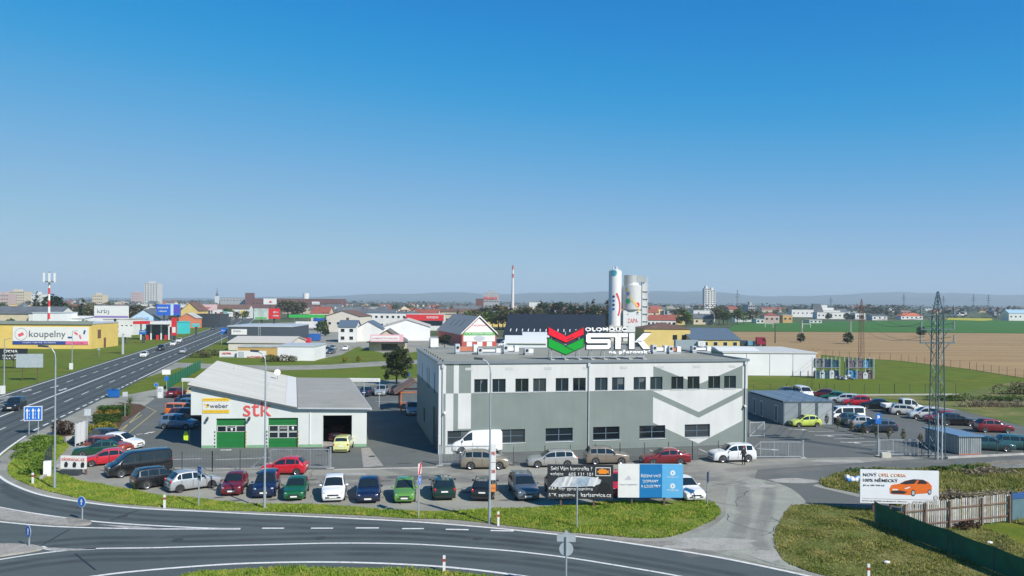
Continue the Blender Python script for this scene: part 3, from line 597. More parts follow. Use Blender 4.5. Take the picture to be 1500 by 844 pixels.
# open third bay: dim workshop inside
inn = mat('workshop_plaster', (.3, .29, .27), .9, var=.15)
MB().poly([(11.5, .36, .02), (15.6, .36, .02), (12.0, 12, .02), (8, 12, .02)]).build('workshop_floor', concrete, gar)
for a in (1.3, 4.38, 6.42, 9.56):
    for i in range(5): MB().box(a - .06, a + .06, -.03, -.004, .1 + i * .36, .28 + i * .36).build('warning_stripe', ypaint if a in (4.38, 9.56) else trim, gar)
red_l = mat('sign_letter_red', (.62, .09, .08), .5, var=.04)
text('stk', 4.08, 6.85, 3.2, 4.85, -.06, red_l, gar, .0, .05, 'letters')
wb = MB().box(.1, 2.72, -.05, -.012, 4.75, 5.06).build('sign_strip', mat('signal_yellow', (.75, .5, .04), .5, var=.03), gar)
text('fasádní zateplení', .22, 2.6, 4.82, 5.0, -.06, mat('ochre_ink', (.4, .25, .02), .6, var=0), wb)
wb = MB().box(.1, 2.72, -.05, -.012, 3.55, 3.86).build('sign_strip', MATS['signal_yellow'], gar); text('stavební materiály', .22, 2.6, 3.6, 3.8, -.06, MATS['ochre_ink'], wb)
wb = MB().box(.1, 2.72, -.04, -.012, 3.88, 4.73).build('sign_board', white, gar); text('weber', .78, 2.6, 4.05, 4.5, -.055, mat('slate_ink', (.09, .1, .12), .6, var=0), wb, .02)
MB().box(.2, .5, -.06, -.041, 4.35, 4.5).box(.38, .7, -.06, -.041, 4.1, 4.24).build('emblem', MATS['signal_yellow'], wb); MB().box(.5, .72, -.06, -.041, 4.25, 4.45).build('emblem', MATS['slate_ink'], wb)
for a in (.62, 4.72): MB().rbox((a, -.25, 3.0), (.16, .4, .24), Matrix.Rotation(.4, 3, 'X')).bar((a, -.02, 2.95), (a, -.2, 3.0), .05).build('floodlight', dsteel, gar)
MB().box(10.66, 10.72, -.08, -.003, .3, 3.95).build('downpipe', wht, gar)
dish = thing('satellite_dish', 'round white satellite dish with mast on the garage roof edge', 'satellite dish', GO + Matrix.Rotation(GA, 3, 'Z') @ Vector((7.0 + dv.x * .75, dv.y * .75, gz(7.0) + .14)))
MB().cyl((0, 0, 0), (0, 0, 1.6), .04).build('mast', steel, dish); MB().cyl((0, -.1, .9), (.03, -.22, .93), .2, .4, 16).build('reflector', wht, dish, fix=True); MB().bar((0, -.2, .7), (.05, -.75, .9), .03).build('feed_arm', steel, dish)
for u_, s_ in ((333, 'SME'), (413, 'STK')):
    o = text(s_, -.55, .55, 0, .55, 0, paint, premises, .04, .001, 'painted_word'); q = G(u_, 658.5 if u_ < 400 else 657.8); o.location = (q[0], q[1] - .6, .024); o.rotation_euler = (R(-90), 0, GA)
# ---------------- vehicles ----------------
def interp(pl, s):
    if s <= pl[0][0]: return pl[0][1]
    for (a, x), (b, y) in zip(pl, pl[1:]):
        if s <= b: return x + (y - x) * (s - a) / (b - a)
    return pl[-1][1]
# top line and belt line as (distance behind the nose, height); cowl, roof front, roof rear, tail of the rear window; side panes
CT = {
 'hatch': dict(L=3.9, W=1.66, top=[(0,.5),(.05,.66),(.3,.77),(.98,.93),(1.72,1.40),(2.15,1.475),(2.7,1.48),(3.2,1.43),(3.72,.98),(3.84,.9),(3.9,.55)], belt=[(0,.62),(.3,.74),(1,.9),(3.5,.98),(3.9,.85)], k=(.98,1.75,3.22,3.7), panes=[(1.3,2.18),(2.26,3.02),(3.08,3.4)], wh=(.78,3.2), r=.3),
 'estate': dict(L=4.6, W=1.78, top=[(0,.48),(.06,.66),(.35,.78),(1.25,.95),(2.0,1.40),(2.45,1.47),(3.3,1.49),(4.05,1.44),(4.42,1.02),(4.54,.92),(4.6,.55)], belt=[(0,.64),(.35,.75),(1.25,.92),(4.2,.99),(4.6,.88)], k=(1.25,2.03,4.08,4.42), panes=[(1.6,2.5),(2.58,3.4),(3.48,4.12)], wh=(.9,3.6), r=.32),
 'sedan': dict(L=4.55, W=1.74, top=[(0,.48),(.06,.64),(.35,.76),(1.25,.93),(2.0,1.36),(2.4,1.43),(3.0,1.43),(3.3,1.38),(3.95,1.0),(4.45,.95),(4.52,.85),(4.55,.55)], belt=[(0,.62),(.35,.73),(1.25,.9),(3.9,.97),(4.55,.82)], k=(1.25,2.03,3.3,3.93), panes=[(1.6,2.45),(2.53,3.2),(3.26,3.5)], wh=(.88,3.5), r=.31),
 'suv': dict(L=4.3, W=1.8, top=[(0,.55),(.05,.78),(.3,.93),(1.2,1.06),(1.8,1.53),(2.2,1.63),(3.2,1.65),(3.85,1.6),(4.15,1.12),(4.24,1.05),(4.3,.62)], belt=[(0,.74),(.3,.88),(1.2,1.03),(4.0,1.1),(4.3,1.0)], k=(1.2,1.83,3.88,4.14), panes=[(1.5,2.35),(2.43,3.2),(3.28,3.85)], wh=(.85,3.4), r=.35),
 'mpv': dict(L=4.1, W=1.7, top=[(0,.5),(.05,.72),(.25,.84),(.9,1.02),(1.7,1.52),(2.1,1.6),(3.0,1.62),(3.7,1.55),(3.98,1.08),(4.05,.98),(4.1,.58)], belt=[(0,.68),(.25,.8),(.9,.97),(3.8,1.06),(4.1,.95)], k=(.9,1.73,3.72,3.96), panes=[(1.15,2.0),(2.08,2.9),(2.98,3.6)], wh=(.8,3.35), r=.31),
 'van': dict(L=5.1, W=1.95, top=[(0,.5),(.05,.8),(.25,1.0),(.75,1.2),(1.55,1.86),(1.95,1.97),(4.2,1.99),(4.95,1.95),(5.05,1.85),(5.1,.6)], belt=[(0,.78),(.25,.95),(.75,1.15),(5.0,1.2),(5.1,1.1)], k=(.75,1.58,5.3,5.4), panes=[(1.0,1.95),(2.1,3.5),(3.6,4.85)], wh=(.95,3.95), r=.34),
 'panel': dict(L=5.0, W=2.0, top=[(0,.5),(.05,.85),(.25,1.05),(.8,1.32),(1.6,2.08),(2.0,2.24),(4.2,2.28),(4.85,2.24),(4.97,2.1),(5,.6)], belt=[(0,.82),(.25,1.0),(.8,1.24),(4.9,1.3),(5,1.2)], k=(.8,1.63,5.3,5.4), panes=[(1.08,2.0)], wh=(.95,4.0), r=.34),
 'cab': dict(L=2.9, W=1.85, top=[(0,.5),(.05,.85),(.25,1.0),(.75,1.2),(1.4,1.86),(1.7,1.95),(2.7,1.96),(2.85,1.9),(2.9,.6)], belt=[(0,.78),(.25,.95),(.75,1.15),(2.8,1.2),(2.9,1.1)], k=(.75,1.43,5,5.1), panes=[(1.0,1.7),(1.8,2.65)], wh=(.8,4.2), r=.33),
}
CM = {}
def car_meshes(kind):
    if kind in CM: return CM[kind]
    q = CT[kind]; L, Wd, top, belt, (cw, rf_, rr, tl) = q['L'], q['W'], q['top'], q['belt'], q['k']; big = kind in ('van', 'panel', 'cab')
    top = [(a, c + .05 if .03 < a < .5 else c) for a, c in top]
    zb = .2 if not big else .24
    def w(s): return .5 * Wd * min(1, .86 + .14 * math.sqrt(max(0, min(1, s / .45))), .9 + .1 * math.sqrt(max(0, min(1, (L - s) / .4))))
    def sec(s):
        tp = interp(top, s); bl = min(interp(belt, s), tp - .03); ww = w(s); h = tp - bl
        wr = .965 * ww - .04 - (.1 if big else .27) * h; cr = .05 if h > .2 else .035
        return ww, bl, tp, wr, cr
    ss = sorted({0, .02, .12, .5, .75, L - .12, L - .02, L} | {a for a, b in top} | {a for a, b in belt} | {rf_ - .35, 2.9, 3.5} )
    ss = [s for s in ss if 0 <= s <= L]; keep = [ss[0]]
    for s in ss[1:]:
        if s - keep[-1] > .012: keep.append(s)
    ss = keep
    b = MB(); rings = []
    for s in ss:
        ww, bl, tp, wr, cr = sec(s); zz = zb + (.1 if s < .03 or s > L - .03 else 0)
        half = [(0, zz), (.88 * ww, zz), (.98 * ww, zz + .1), (ww, zz + (bl - zz) * .55), (.985 * ww, bl - .06), (.965 * ww, bl), (wr, tp - .03), (wr * .9, tp + .004), (wr * .5, tp + cr * .75), (0, tp + cr)]
        ring = [(L / 2 - s, y, z) for y, z in half] + [(L / 2 - s, -y, z) for y, z in half[-2:0:-1]]
        rings.append(len(b.v)); b.v += ring; n = len(ring)
    for a, c in zip(rings, rings[1:]):
        for i in range(n): j = (i + 1) % n; b.f.append((a + i, a + j, c + j, c + i))
    b.f.append(tuple(range(rings[0] + n - 1, rings[0] - 1, -1))); b.f.append(tuple(range(rings[-1], rings[-1] + n)))
    out = {'body': b.mesh('body', 40, True)}
    def patch(P, nu, nv):
        m = MB()
        for i in range(nu + 1):
            for j in range(nv + 1): m.v.append(P(i / nu, j / nv))
        for i in range(nu):
            for j in range(nv): a = i * (nv + 1) + j; m.f.append((a, a + 1, a + nv + 2, a + nv + 1))
        return m
    def topP(s0, s1, inset):
        def P(u, v):
            s = s0 + (s1 - s0) * u; ww, bl, tp, wr, cr = sec(s); y = (v * 2 - 1) * wr * inset; a = abs(y) / wr
            z = tp + (cr * (1 - .25 * a / .5) if a < .5 else cr * .75 + (.004 - cr * .75) * (a - .5) / .4)
            return (L / 2 - s + (.012 if s < L / 2 else -.012), y, z + .012)
        return P
    out['windscreen'] = patch(topP(cw + .06, rf_ - .02, .9), 4, 6).mesh('windscreen', 60)
    out['rear_window'] = patch(topP(rr + .03, tl - .03, .86), 3, 6).mesh('rear_window', 60) if tl < L else MB().box(-L / 2 - .02, -L / 2 + .03, -.6, .6, 1.25, 1.75).mesh('rear_window')
    def sideP(s0, s1, sg):
        def P(u, v):
            s = s0 + (s1 - s0) * u; ww, bl, tp, wr, cr = sec(s); t = .07 + .82 * v
            return (L / 2 - s, sg * (.965 * ww + (wr - .965 * ww) * t + .012), bl + (tp - .03 - bl) * t)
        return P
    out['sides'] = [patch(sideP(a, c, sg), 4, 2).mesh('side_window') for a, c in q['panes'] for sg in (1, -1)]
    seams = [q['panes'][0][0] - .12] + [c + .04 for a, c in q['panes'][:2]]
    def seamP(s, sg):
        m = MB(); 
        pts = [(.99, .32), (1.0, .6), (.987, .98)]
        ww, bl, tp, wr, cr = sec(s)
        P = [(.985 * ww, zb + .14), (ww, zb + (bl - zb) * .55), (.985 * ww, bl - .06)]
        for (y0, z0), (y1, z1) in zip(P, P[1:]): m.poly([(L/2 - s - .013, sg * (y0 + .005), z0), (L/2 - s + .013, sg * (y0 + .005), z0), (L/2 - s + .013, sg * (y1 + .005), z1), (L/2 - s - .013, sg * (y1 + .005), z1)])
        return m
    m = MB()
    out['seams'] = [seamP(s, sg).mesh('door_seam') for s in seams for sg in (1, -1)]
    r = q['r']; out['arch'] = None
    m = MB(); k = 14; pts = [(-(r + .055) * math.cos(math.pi * i / k), 0, (r + .055) * math.sin(math.pi * i / k)) for i in range(k + 1)]
    pts = [(pts[0][0], 0, zb - r + .02)] + pts + [(pts[-1][0], 0, zb - r + .02)]
    out['arch'] = m.ext(pts, (0, .012, 0)).mesh('wheel_arch', None, True)
    m = MB(); n = 18
    prof = [(r * .62, -.09), (r * .62, .095), (r * .72, .1), (r * .94, .09), (r, .06), (r, -.06), (r * .94, -.09)]
    for y, rad in [(b_, a_) for a_, b_ in prof]:
        for i in range(n): t = 2 * math.pi * i / n; m.v.append((rad * math.cos(t), y, rad * math.sin(t)))
    for a in range(len(prof)):
        c = (a + 1) % len(prof)
        for i in range(n): j = (i + 1) % n; m.f.append((a * n + i, a * n + j, c * n + j, c * n + i))
    out['tyre'] = m.mesh('tyre', 45, True)
    m = MB(); m.cyl((0, -.05, 0), (0, .05, 0), r * .3, r * .24, 10)
    for i in range(5):
        t = 2 * math.pi * i / 5 + .3; c, s_ = math.cos(t), math.sin(t)
        m.bar((c * r * .2, .055, s_ * r * .2), (c * r * .62, .075, s_ * r * .62), r * .2, .03)
    for i in range(n):
        t, t2 = 2 * math.pi * i / n, 2 * math.pi * (i + 1) / n
        m.poly([(r * .55 * math.cos(t), .08, r * .55 * math.sin(t)), (r * .55 * math.cos(t2), .08, r * .55 * math.sin(t2)), (r * .645 * math.cos(t2), .1, r * .645 * math.sin(t2)), (r * .645 * math.cos(t), .1, r * .645 * math.sin(t))])
    out['rim'] = m.mesh('rim')
    out['disc'] = MB().cyl((0, .0, 0), (0, .04, 0), r * .63, n=16).mesh('brake_disc')
    hz = interp(top, .16); ty = L - .1 if tl < L else L - .03
    hw = w(.14)
    out['head'] = [MB().ball((L / 2 - .17, sg * hw * .75, hz - .085), (.15, hw * .19, .075), 10, 6).mesh('headlight', 60) for sg in (1, -1)]
    tz = (.82, .13) if not big else (1.05, .22); rw = w(L - .08)
    out['tail'] = [MB().ball((-L / 2 + .085, sg * rw * .87, tz[0] + .04), (.09, rw * .13, tz[1]), 8, 6).mesh('tail_light', 60) for sg in (1, -1)]
    fz = interp(top, .03)
    out['grille'] = MB().box(L / 2 - .07, L / 2 + .012, -hw * .5, hw * .5, fz - .13, fz - .03).mesh('grille')
    out['intake'] = MB().box(L / 2 - .07, L / 2 + .01, -hw * .68, hw * .68, zb + .13, zb + .23).mesh('air_intake')
    out['plates'] = [MB().box(L / 2 + .002, L / 2 + .02, -.26, .26, fz - .26, fz - .15).mesh('number_plate'), MB().box(-L / 2 - .02, -L / 2 - .002, -.26, .26, .66 if not big else .8, .77 if not big else .91).mesh('number_plate')]
    out['bumper'] = MB().box(-L / 2 - .012, -L / 2 + .06, -rw * .8, rw * .8, zb + .1, zb + .2).mesh('bumper_trim')
    ms = q['panes'][0][0] - .02; ww, bl, tp, wr, cr = sec(ms)
    out['mirror'] = [MB().ball((L / 2 - ms, sg * (ww + .1), bl + .08), (.07, .11, .075 if not big else .14), 8, 6).mesh('wing_mirror', 60) for sg in (1, -1)]
    out['rails'] = [MB().tube([(L / 2 - rf_ - .25, sg * .52 * Wd * .68, 1.46), (L / 2 - rf_ - .4, sg * .52 * Wd * .68, 1.55), (L / 2 - rr + .2, sg * .52 * Wd * .68, 1.54), (L / 2 - rr - .0, sg * .52 * Wd * .68, 1.45)], .022, 6).mesh('roof_rail') for sg in (1, -1)]
    CM[kind] = out; return out
PAINT = {}
def car_paint(rgb, metal=.35):
    if rgb not in PAINT:
        m, t, p = nodes('car_paint'); p.inputs['Metallic'].default_value = metal if max(rgb) < .5 else .0
        p.inputs['Roughness'].default_value = .32; p.inputs['Coat Weight'].default_value = 1; p.inputs['Coat Roughness'].default_value = .04
        g = pos(t); t.links.new(ramp(t, noise(t, g, 2.5, 4), [(.3, tuple(c * .9 for c in rgb)), (.7, tuple(min(1, c * 1.05) for c in rgb))]), p.inputs['Base Color'])
        dn = X(t, pos(t)); PAINT[rgb] = m
    return PAINT[rgb]
plate_m = mat('number_plate_white', (.75, .75, .72), .4, var=.03)
SIZES = {}
def car(kind, u, v, hd, rgb, label, group=None, name=None, sc=1.0, rails=False, blackroof=False, detail=True, rim=None, world=None, cat=None, z=.02):
    q = CT[kind]; L, Wd, r = q['L'] * sc, q['W'] * sc, q['r']; h = R(hd); M = car_meshes(kind)
    if world: c = world
    else:
        g = G(u, v); c = (g[0], g[1] + (abs(math.sin(h)) * L / 2 + abs(math.cos(h)) * Wd / 2) - .05)
    nm = name or {'hatch': 'hatchback_car', 'estate': 'estate_car', 'sedan': 'saloon_car', 'suv': 'off_road_car', 'mpv': 'people_carrier', 'van': 'minibus', 'panel': 'panel_van', 'cab': 'pickup_truck'}[kind]
    e = thing(nm, label, cat or {'van': 'van', 'panel': 'van', 'cab': 'pickup'}.get(kind, 'car'), (c[0], c[1], z), h, group); e.scale = (sc, sc, sc)
    pm = car_paint(rgb); obj('body', M['body'], pm, e); obj('windscreen', M['windscreen'], glass, e); 
    if kind != 'panel': obj('rear_window', M['rear_window'], glass, e)
    for s in M['sides']: obj('side_window', s, glass, e)
    for j, s in enumerate((q['wh'][0], q['L'] - (q['L'] - q['wh'][1]))):
        if kind == 'cab' and j: continue
        for sg in (1, -1):
            wo = obj('wheel', M['disc'], rimd_m, e, (q['L'] / 2 - s, sg * (q['W'] / 2 - .075), r)); wo.rotation_euler.z = 0 if sg > 0 else math.pi
            obj('tyre', M['tyre'], tyre_m, wo); obj('rim', M['rim'], rim or rim_m, wo)
            a = obj('wheel_arch', M['arch'], darkgap, e, (q['L'] / 2 - s, sg * (q['W'] / 2 - .004), r)); a.rotation_euler.z = 0 if sg > 0 else math.pi
    for k, m in (('head', lampglass), ('tail', redglass)):
        for x_ in M[k]:
            if kind == 'cab' and k == 'tail': continue
            obj({'head': 'headlight', 'tail': 'tail_light'}[k], x_, m, e)
    for x_ in M['plates']: obj('number_plate', x_, plate_m, e)
    for x_ in M['mirror']: obj('wing_mirror', x_, pm if rgb != (.02, .02, .02) else darkgap, e)
    obj('grille', M['grille'], darkgap, e); obj('air_intake', M['intake'], darkgap, e); obj('bumper_trim', M['bumper'], darkgap, e)
    if detail:
        for x_ in M['seams']: obj('door_seam', x_, darkgap, e)
    if rails:
        for x_ in M['rails']: obj('roof_rail', x_, darkgap, e)
    return e
BLK = (.012, .013, .016); NAVY = (.012, .022, .075); SIL = (.42, .44, .46); WHT = (.78, .78, .77); RED = (.5, .012, .025); DRED = (.2, .01, .018); BEI = (.3, .26, .2); DGR = (.012, .045, .04); TEAL = (.02, .07, .085); CAG = (.1, .125, .15)
ROW = 'cars in the front row behind the grass verge'
car('suv', 217, 720, 41, BLK, 'black car with red tail lamp parked between black minibus and silver hatchback', ROW, name='hatchback_car', sc=.95)
car('hatch', 268, 724.5, 41, SIL, 'silver hatchback with dark wheels parked behind the bus stop style sign', ROW, rim=rimd_m, sc=1.02)
car('van', 184, 703, 219, BLK, 'black minibus with tinted windows parked at the lot corner by the banner')
car('hatch', 331, 728.5, -80, DRED, 'dark red hatchback parked nose out, leftmost of those facing the road', ROW, sc=.97)
car('mpv', 378, 732, -80, NAVY, 'dark blue tall people carrier parked between dark red and bottle green car', ROW)
car('sedan', 423, 735.5, -81, (.01, .13, .035), 'bottle green car facing the road between dark blue and white ones', ROW, sc=.93)
car('hatch', 480, 738, -80, WHT, 'white hatchback parked facing the road in the front row', ROW, sc=1.05)
car('sedan', 532, 739.5, -82, (.012, .016, .06), 'navy blue saloon parked between white and bright green hatchbacks', ROW)
car('hatch', 588, 739, -84, (.15, .36, .06), 'bright grass green hatchback facing the road', ROW, sc=.97)
car('estate', 645, 735, 98, (.008, .035, .025), 'dark green car parked with its tail lamps to the road', ROW, sc=.98)
car('estate', 708, 736, 87, BLK, 'black estate with red tail lamps parked beside the lamp post', ROW, sc=.97, rails=True)
car('estate', 767, 736, -81, CAG, 'blue grey estate car with roof rails left of the black billboard', ROW, sc=1.03, rails=True)
car('hatch', 822, 734, -78, BLK, 'black car mostly hidden behind the black billboard', ROW)
car('hatch', 906, 731, -80, RED, 'red car showing in the gap between the two billboards', ROW, sc=1.05)
car('sedan', 960, 732, -80, DRED, 'dark red car hidden behind the white and blue billboard', ROW)
car('sedan', 1011, 737, -77, WHT, 'white saloon poking out right of the white and blue billboard', ROW)
R2 = 'cars along the mesh fence behind the front row'
car('hatch', 413, 697, 181, RED, 'old red hatchback standing side on before the garage sliding gate', R2, name='hatchback_car', sc=.98)
car('suv', 709, 689, 4, BEI, 'beige crossover parked side on before the middle sliding gate', R2)
car('estate', 809, 686.5, 186, (.4, .4, .38), 'silver beige estate parked side on along the fence', R2)
car('suv', 890, 682, 6, (.25, .21, .17), 'brown boxy off-roader parked just above the black billboard', R2, sc=.95)
car('sedan', 977, 683, 188, DRED, 'dark red saloon parked side on above the blue billboard', R2)
whitesuv = car('suv', 1077, 679, 190, (.66, .68, .69), 'white off-roader with a person standing at its side', R2)
car('panel', 697, 666, 188, WHT, 'tall white panel van parked against the hall window behind the gate')
car('mpv', 497, 664.5, 94, (.62, .63, .27), 'pale lime people carrier waiting at the open garage bay', sc=.96)
car('hatch', 489, 648, 96, (.25, .02, .03), 'dark red car inside the open garage bay')
LC = 'cars parked between garden bed and black minibus'
car('hatch', 143, 685.5, 205, RED, 'bright red hatchback parked behind the white banner', LC, sc=.95)
car('sedan', 133, 672, 203, (.01, .07, .035), 'dark green saloon between red hatchback and orange estate', LC)
car('suv', 150, 668, -12, (.42, .07, .025), 'orange red off-roader parked beyond the green saloon', LC)
car('hatch', 170, 660, -10, WHT, 'white hatchback parked beyond the orange off-roader', LC, sc=1.05)
car('suv', 154, 652, -8, (.05, .06, .08), 'dark grey off-roader next to the clipped yellow hedge', LC, sc=.92)
LG = 'cars parked along the garage left wall'
car('mpv', 257, 630, -6, (.17, .24, .34), 'silver blue people carrier at the garage corner', LG, sc=1.03)
car('suv', 268, 618.5, -6, (.16, .03, .03), 'maroon car between silver blue and orange ones by the garage', LG, sc=.97)
car('van', 263, 610, -6, (.7, .16, .015), 'bright orange van beside the garage wall', LG, sc=.8)
car('hatch', 276, 601, -6, (.06, .18, .3), 'light blue hatchback by the garage wall', LG)
car('sedan', 277, 594, -6, NAVY, 'navy car by the garage wall, farthest of that row', LG)
car('hatch', 251, 583.5, 88, DRED, 'maroon hatchback parked nose to the green fence', None)
car('hatch', 279, 582, 92, (.55, .45, .2), 'sand yellow hatchback parked beside the maroon one at the green fence', None)
BL = 'cars in the back yard between garage and hall'
car('sedan', 533, 582, 90, (.02, .03, .08), 'dark blue car parked nose to the back lawn', BL)
car('hatch', 556, 581, -90, SIL, 'silver car parked on the back lawn edge beside a dark blue one', BL, sc=1.05)
car('hatch', 579, 580, 90, BLK, 'black car parked next to the wooden shelter', BL)
car('hatch', 601, 610, -80, (.36, .4, .44), 'silver hatchback standing under the wooden shelter edge', None, sc=1.05)
RL = 'cars in the right hand lot'
car('hatch', 1183, 626.5, 186, (.5, .6, .1), 'lime yellow small car before the grey container cabins', RL, sc=.95)
car('van', 1240, 620, 184, WHT, 'white minibus with side windows beside the grey cabins', RL)
car('hatch', 1256, 624, -2, TEAL, 'dark teal hatchback next to the white minibus', RL)
car('hatch', 1273, 629, -3, SIL, 'silver car between teal hatchback and dark blue estate', RL)
car('estate', 1288, 635, 182, (.02, .03, .055), 'dark blue estate parked behind the row of young shrubs', RL)
RB = 'cars in the long row along the lawn edge'
car('sedan', 1158, 582, 92, (.02, .03, .07), 'dark blue car just behind the container cabin roof', RB)
car('van', 1184, 585, -88, WHT, 'white van nose on behind the container cabin roof', RB, sc=.9)
car('hatch', 1211, 585, 150, DRED, 'crimson car at the far end of the long row', RB)
car('hatch', 1228, 589.5, 150, (.02, .22, .1), 'green car second from the far end of the long row', RB)
car('estate', 1243, 593, 160, (.55, .57, .58), 'white estate beside the green car in the long row', RB)
car('hatch', 1262, 597, 165, (.5, .015, .03), 'scarlet hatchback in the long row between white estate and black car', RB, sc=1.08)
car('sedan', 1290, 601, 165, BLK, 'black saloon beside the flatbed pickup in the long row', RB)
car('estate', 1336, 610, 345, (.5, .5, .47), 'silver estate in front of the flatbed pickup', RB, sc=.95)
car('hatch', 1361, 615.5, 170, (.55, .57, .58), 'silver white hatchback left of the steel pylon', RB, sc=1.05)
car('hatch', 1384, 620, 172, (.35, .02, .04), 'red hatchback half hidden behind the steel pylon', RB)
car('sedan', 1407, 625, 352, BLK, 'black saloon just right of the steel pylon', RB, sc=1.03)
car('hatch', 1462, 635, -4, DRED, 'maroon old hatchback alone on the lot edge by the dry bank', RB, sc=1.05)
car('estate', 1460, 663, -14, (.03, .1, .11), 'teal estate nose out beside the sheet metal shed', RL)
car('estate', 1506, 662, -14, (.035, .12, .12), 'teal car cut by the right picture edge', RL)
pk = car('cab', 1326, 606, -4, (.7, .7, .68), 'white flatbed pickup with drop sides in the long row', RB)
pk.location.x += 1.3
MB().box(-3.75, -1.5, -.95, .95, .72, .8).build('bed_floor', wht, pk)
for sg in (1, -1): MB().box(-3.75, -1.5, sg * .95 - .02, sg * .95 + .02, .8, 1.2).build('bed_side', wht, pk)
MB().box(-3.79, -3.75, -.95, .95, .72, 1.2).build('tailgate', wht, pk); MB().box(-3.6, -1.45, -.4, .4, .45, .719).build('chassis', darkgap, pk)
for sg in (1, -1):
    wo = obj('wheel', CM['cab']['disc'], rimd_m, pk, (-2.8, sg * .82, .33)); wo.rotation_euler.z = 0 if sg > 0 else math.pi; obj('tyre', CM['cab']['tyre'], tyre_m, wo); obj('rim', CM['cab']['rim'], rimd_m, wo)
RD = 'cars driving on the main road'
def rcar(kind, u, v, rgb, label, away):
    hd = math.degrees(math.atan2(1, -.262)) if away else math.degrees(math.atan2(-1, .262)); car(kind, u, v, hd, rgb, label, RD, z=.035)
rcar('suv', 6, 604, BLK, 'black car entering the roundabout at the left picture edge', False)
rcar('hatch', 206, 524, WHT, 'white car leading the traffic on the main road', False)
rcar('suv', 231, 514, BLK, 'black car following a white one on the main road', False)
rcar('hatch', 250, 507, WHT, 'white car behind the black one on the main road', False)
rcar('hatch', 259, 502, WHT, 'white car last of the near group on the main road', False)
rcar('hatch', 264, 518.5, (.4, .43, .46), 'silver car driving away towards the town', True)
rcar('suv', 310, 483, (.05, .05, .05), 'dark car far along the main road', False)
# ---------------- street furniture, fences, billboards ----------------
lampm = mat('lamp_post_steel', (.4, .45, .48), .45, .5, var=.1)
def lamp_post(u, v, h, arm, label, signs=()):
    x_, y_ = G(u, v); o = thing('street_lamp', label, 'street lamp', (x_, y_, 0), 0, 'street lamps')
    MB().cyl((0, 0, 0), (0, 0, 1.6), .11, .1, 10).cyl((0, 0, 1.6), (0, 0, h - .9), .075, .055, 10).build('pole', lampm, o, 40)
    s = math.copysign(1, arm); a = abs(arm)
    MB().tube([(0, 0, h - .92), (s * a * .06, 0, h - .5), (s * a * .3, 0, h - .15), (s * a * .75, 0, h)], .04, 8).build('arm', lampm, o, 60)
    MB().ext([(s * a * .6, -.14, h - .06), (s * a * 1.25, -.16, h - .02), (s * a * 1.25, .16, h - .02), (s * a * .6, .14, h - .06)], (0, 0, .14)).build('lamp_head', dsteel, o, fix=True)
    return o
lamp_post(80, 717, 11.2, -1.05, 'tall street lamp on the left verge by the shrub island')
lamp_post(387.5, 746, 11.3, -.85, 'tall street lamp on the verge standing before the garage')
l3 = lamp_post(717, 767, 11.1, -.9, 'tall street lamp with small advert boards before the hall corner')
for z0, z1, nm, m in ((4.15, 5.35, 'PNEU', wht), (2.95, 4.1, 'SERVIS', wht), (2.15, 2.65, 'STK', mat('advert_orange', (.7, .25, .05), .5, var=.05))):
    b_ = MB().rbox((.24, 0, (z0 + z1) / 2), (.32, .05, z1 - z0)).build('advert_board', m, l3); text(nm, .12, .37, z0 + .4 * (z1 - z0), z0 + .6 * (z1 - z0), -.045, red_l, b_)
for u_, v_, h_, lb in ((6, 577, 8.5, 'thin lamp post at the left picture edge above the road'), (105.5, 541, 8, 'thin lamp post with white cabinet at its foot left of the main road')):
    x_, y_ = G(u_, v_); o = thing('street_lamp', lb, 'street lamp', (x_, y_, 0), 0, 'street lamps'); MB().cyl((0, 0, 0), (0, 0, h_), .1, .06, 8).build('pole', lampm, o); MB().bar((0, 0, h_), (1.2, -.2, h_ + .2), .08).build('arm', lampm, o)
    MB().box(-.3, .3, -.55, -.15, 0, 1.3).build('cabinet', wht, o)
x_, y_ = G(597, 562); o = thing('street_lamp', 'short yard lamp with round blue sign beside the pine', 'street lamp', (x_, y_, 0), 0, 'street lamps')
MB().cyl((0, 0, 0), (0, 0, 4.8), .06, n=8).build('pole', lampm, o); MB().ball((0, 0, 4.9), (.18, .18, .12)).build('lamp_head', wht, o); MB().cyl((0, -.09, 1.6), (0, -.06, 1.6), .5, n=16).build('sign_plate', blue_m, o)

def post_sign(u, v, h, label, r=.05, name='road_sign', cat='road sign', rz=0):
    x_, y_ = G(u, v); o = thing(name, label, cat, (x_, y_, 0), R(rz), 'road signs'); MB().cyl((0, 0, 0), (0, 0, h), r, n=8).build('post', lampm, o); return o
def disc(o, z, r, m, rim=wht, y=-.06, back=False):
    d = MB().cyl((0, y - .012, z), (0, y, z), r, n=24).build('sign_disc', rim, o)
    if not back: MB().cyl((0, y - .02, z), (0, y - .0125, z), r * .92, n=24).build('sign_face', m, d)
    return d
def keep_arrow(d, z, r, y):
    MB().ext([(-r * .12, y, z - r * .6), (r * .12, y, z - r * .6), (r * .12, y, z), (r * .35, y, z), (0, y, z + r * .6), (-r * .35, y, z), (-r * .12, y, z)], (0, .008, 0)).build('arrow_symbol', wht, d, fix=True)
for u_, v_, z_, rz_, r_, lb in ((120.5, 763, 1.3, -22, .37, 'round blue arrow sign on the far traffic island'), (42.7, 802.5, 1.0, -37, .38, 'round blue arrow sign seen edge on at the near traffic island')):
    o = post_sign(u_, v_, z_, lb, rz=rz_); d = disc(o, z_, r_, blue_m); keep_arrow(d, z_, r_ * .95, -.092)
o = post_sign(291, 743.5, 3.0, 'direction sign with blue upper and white lower plate on the verge', rz=-48)
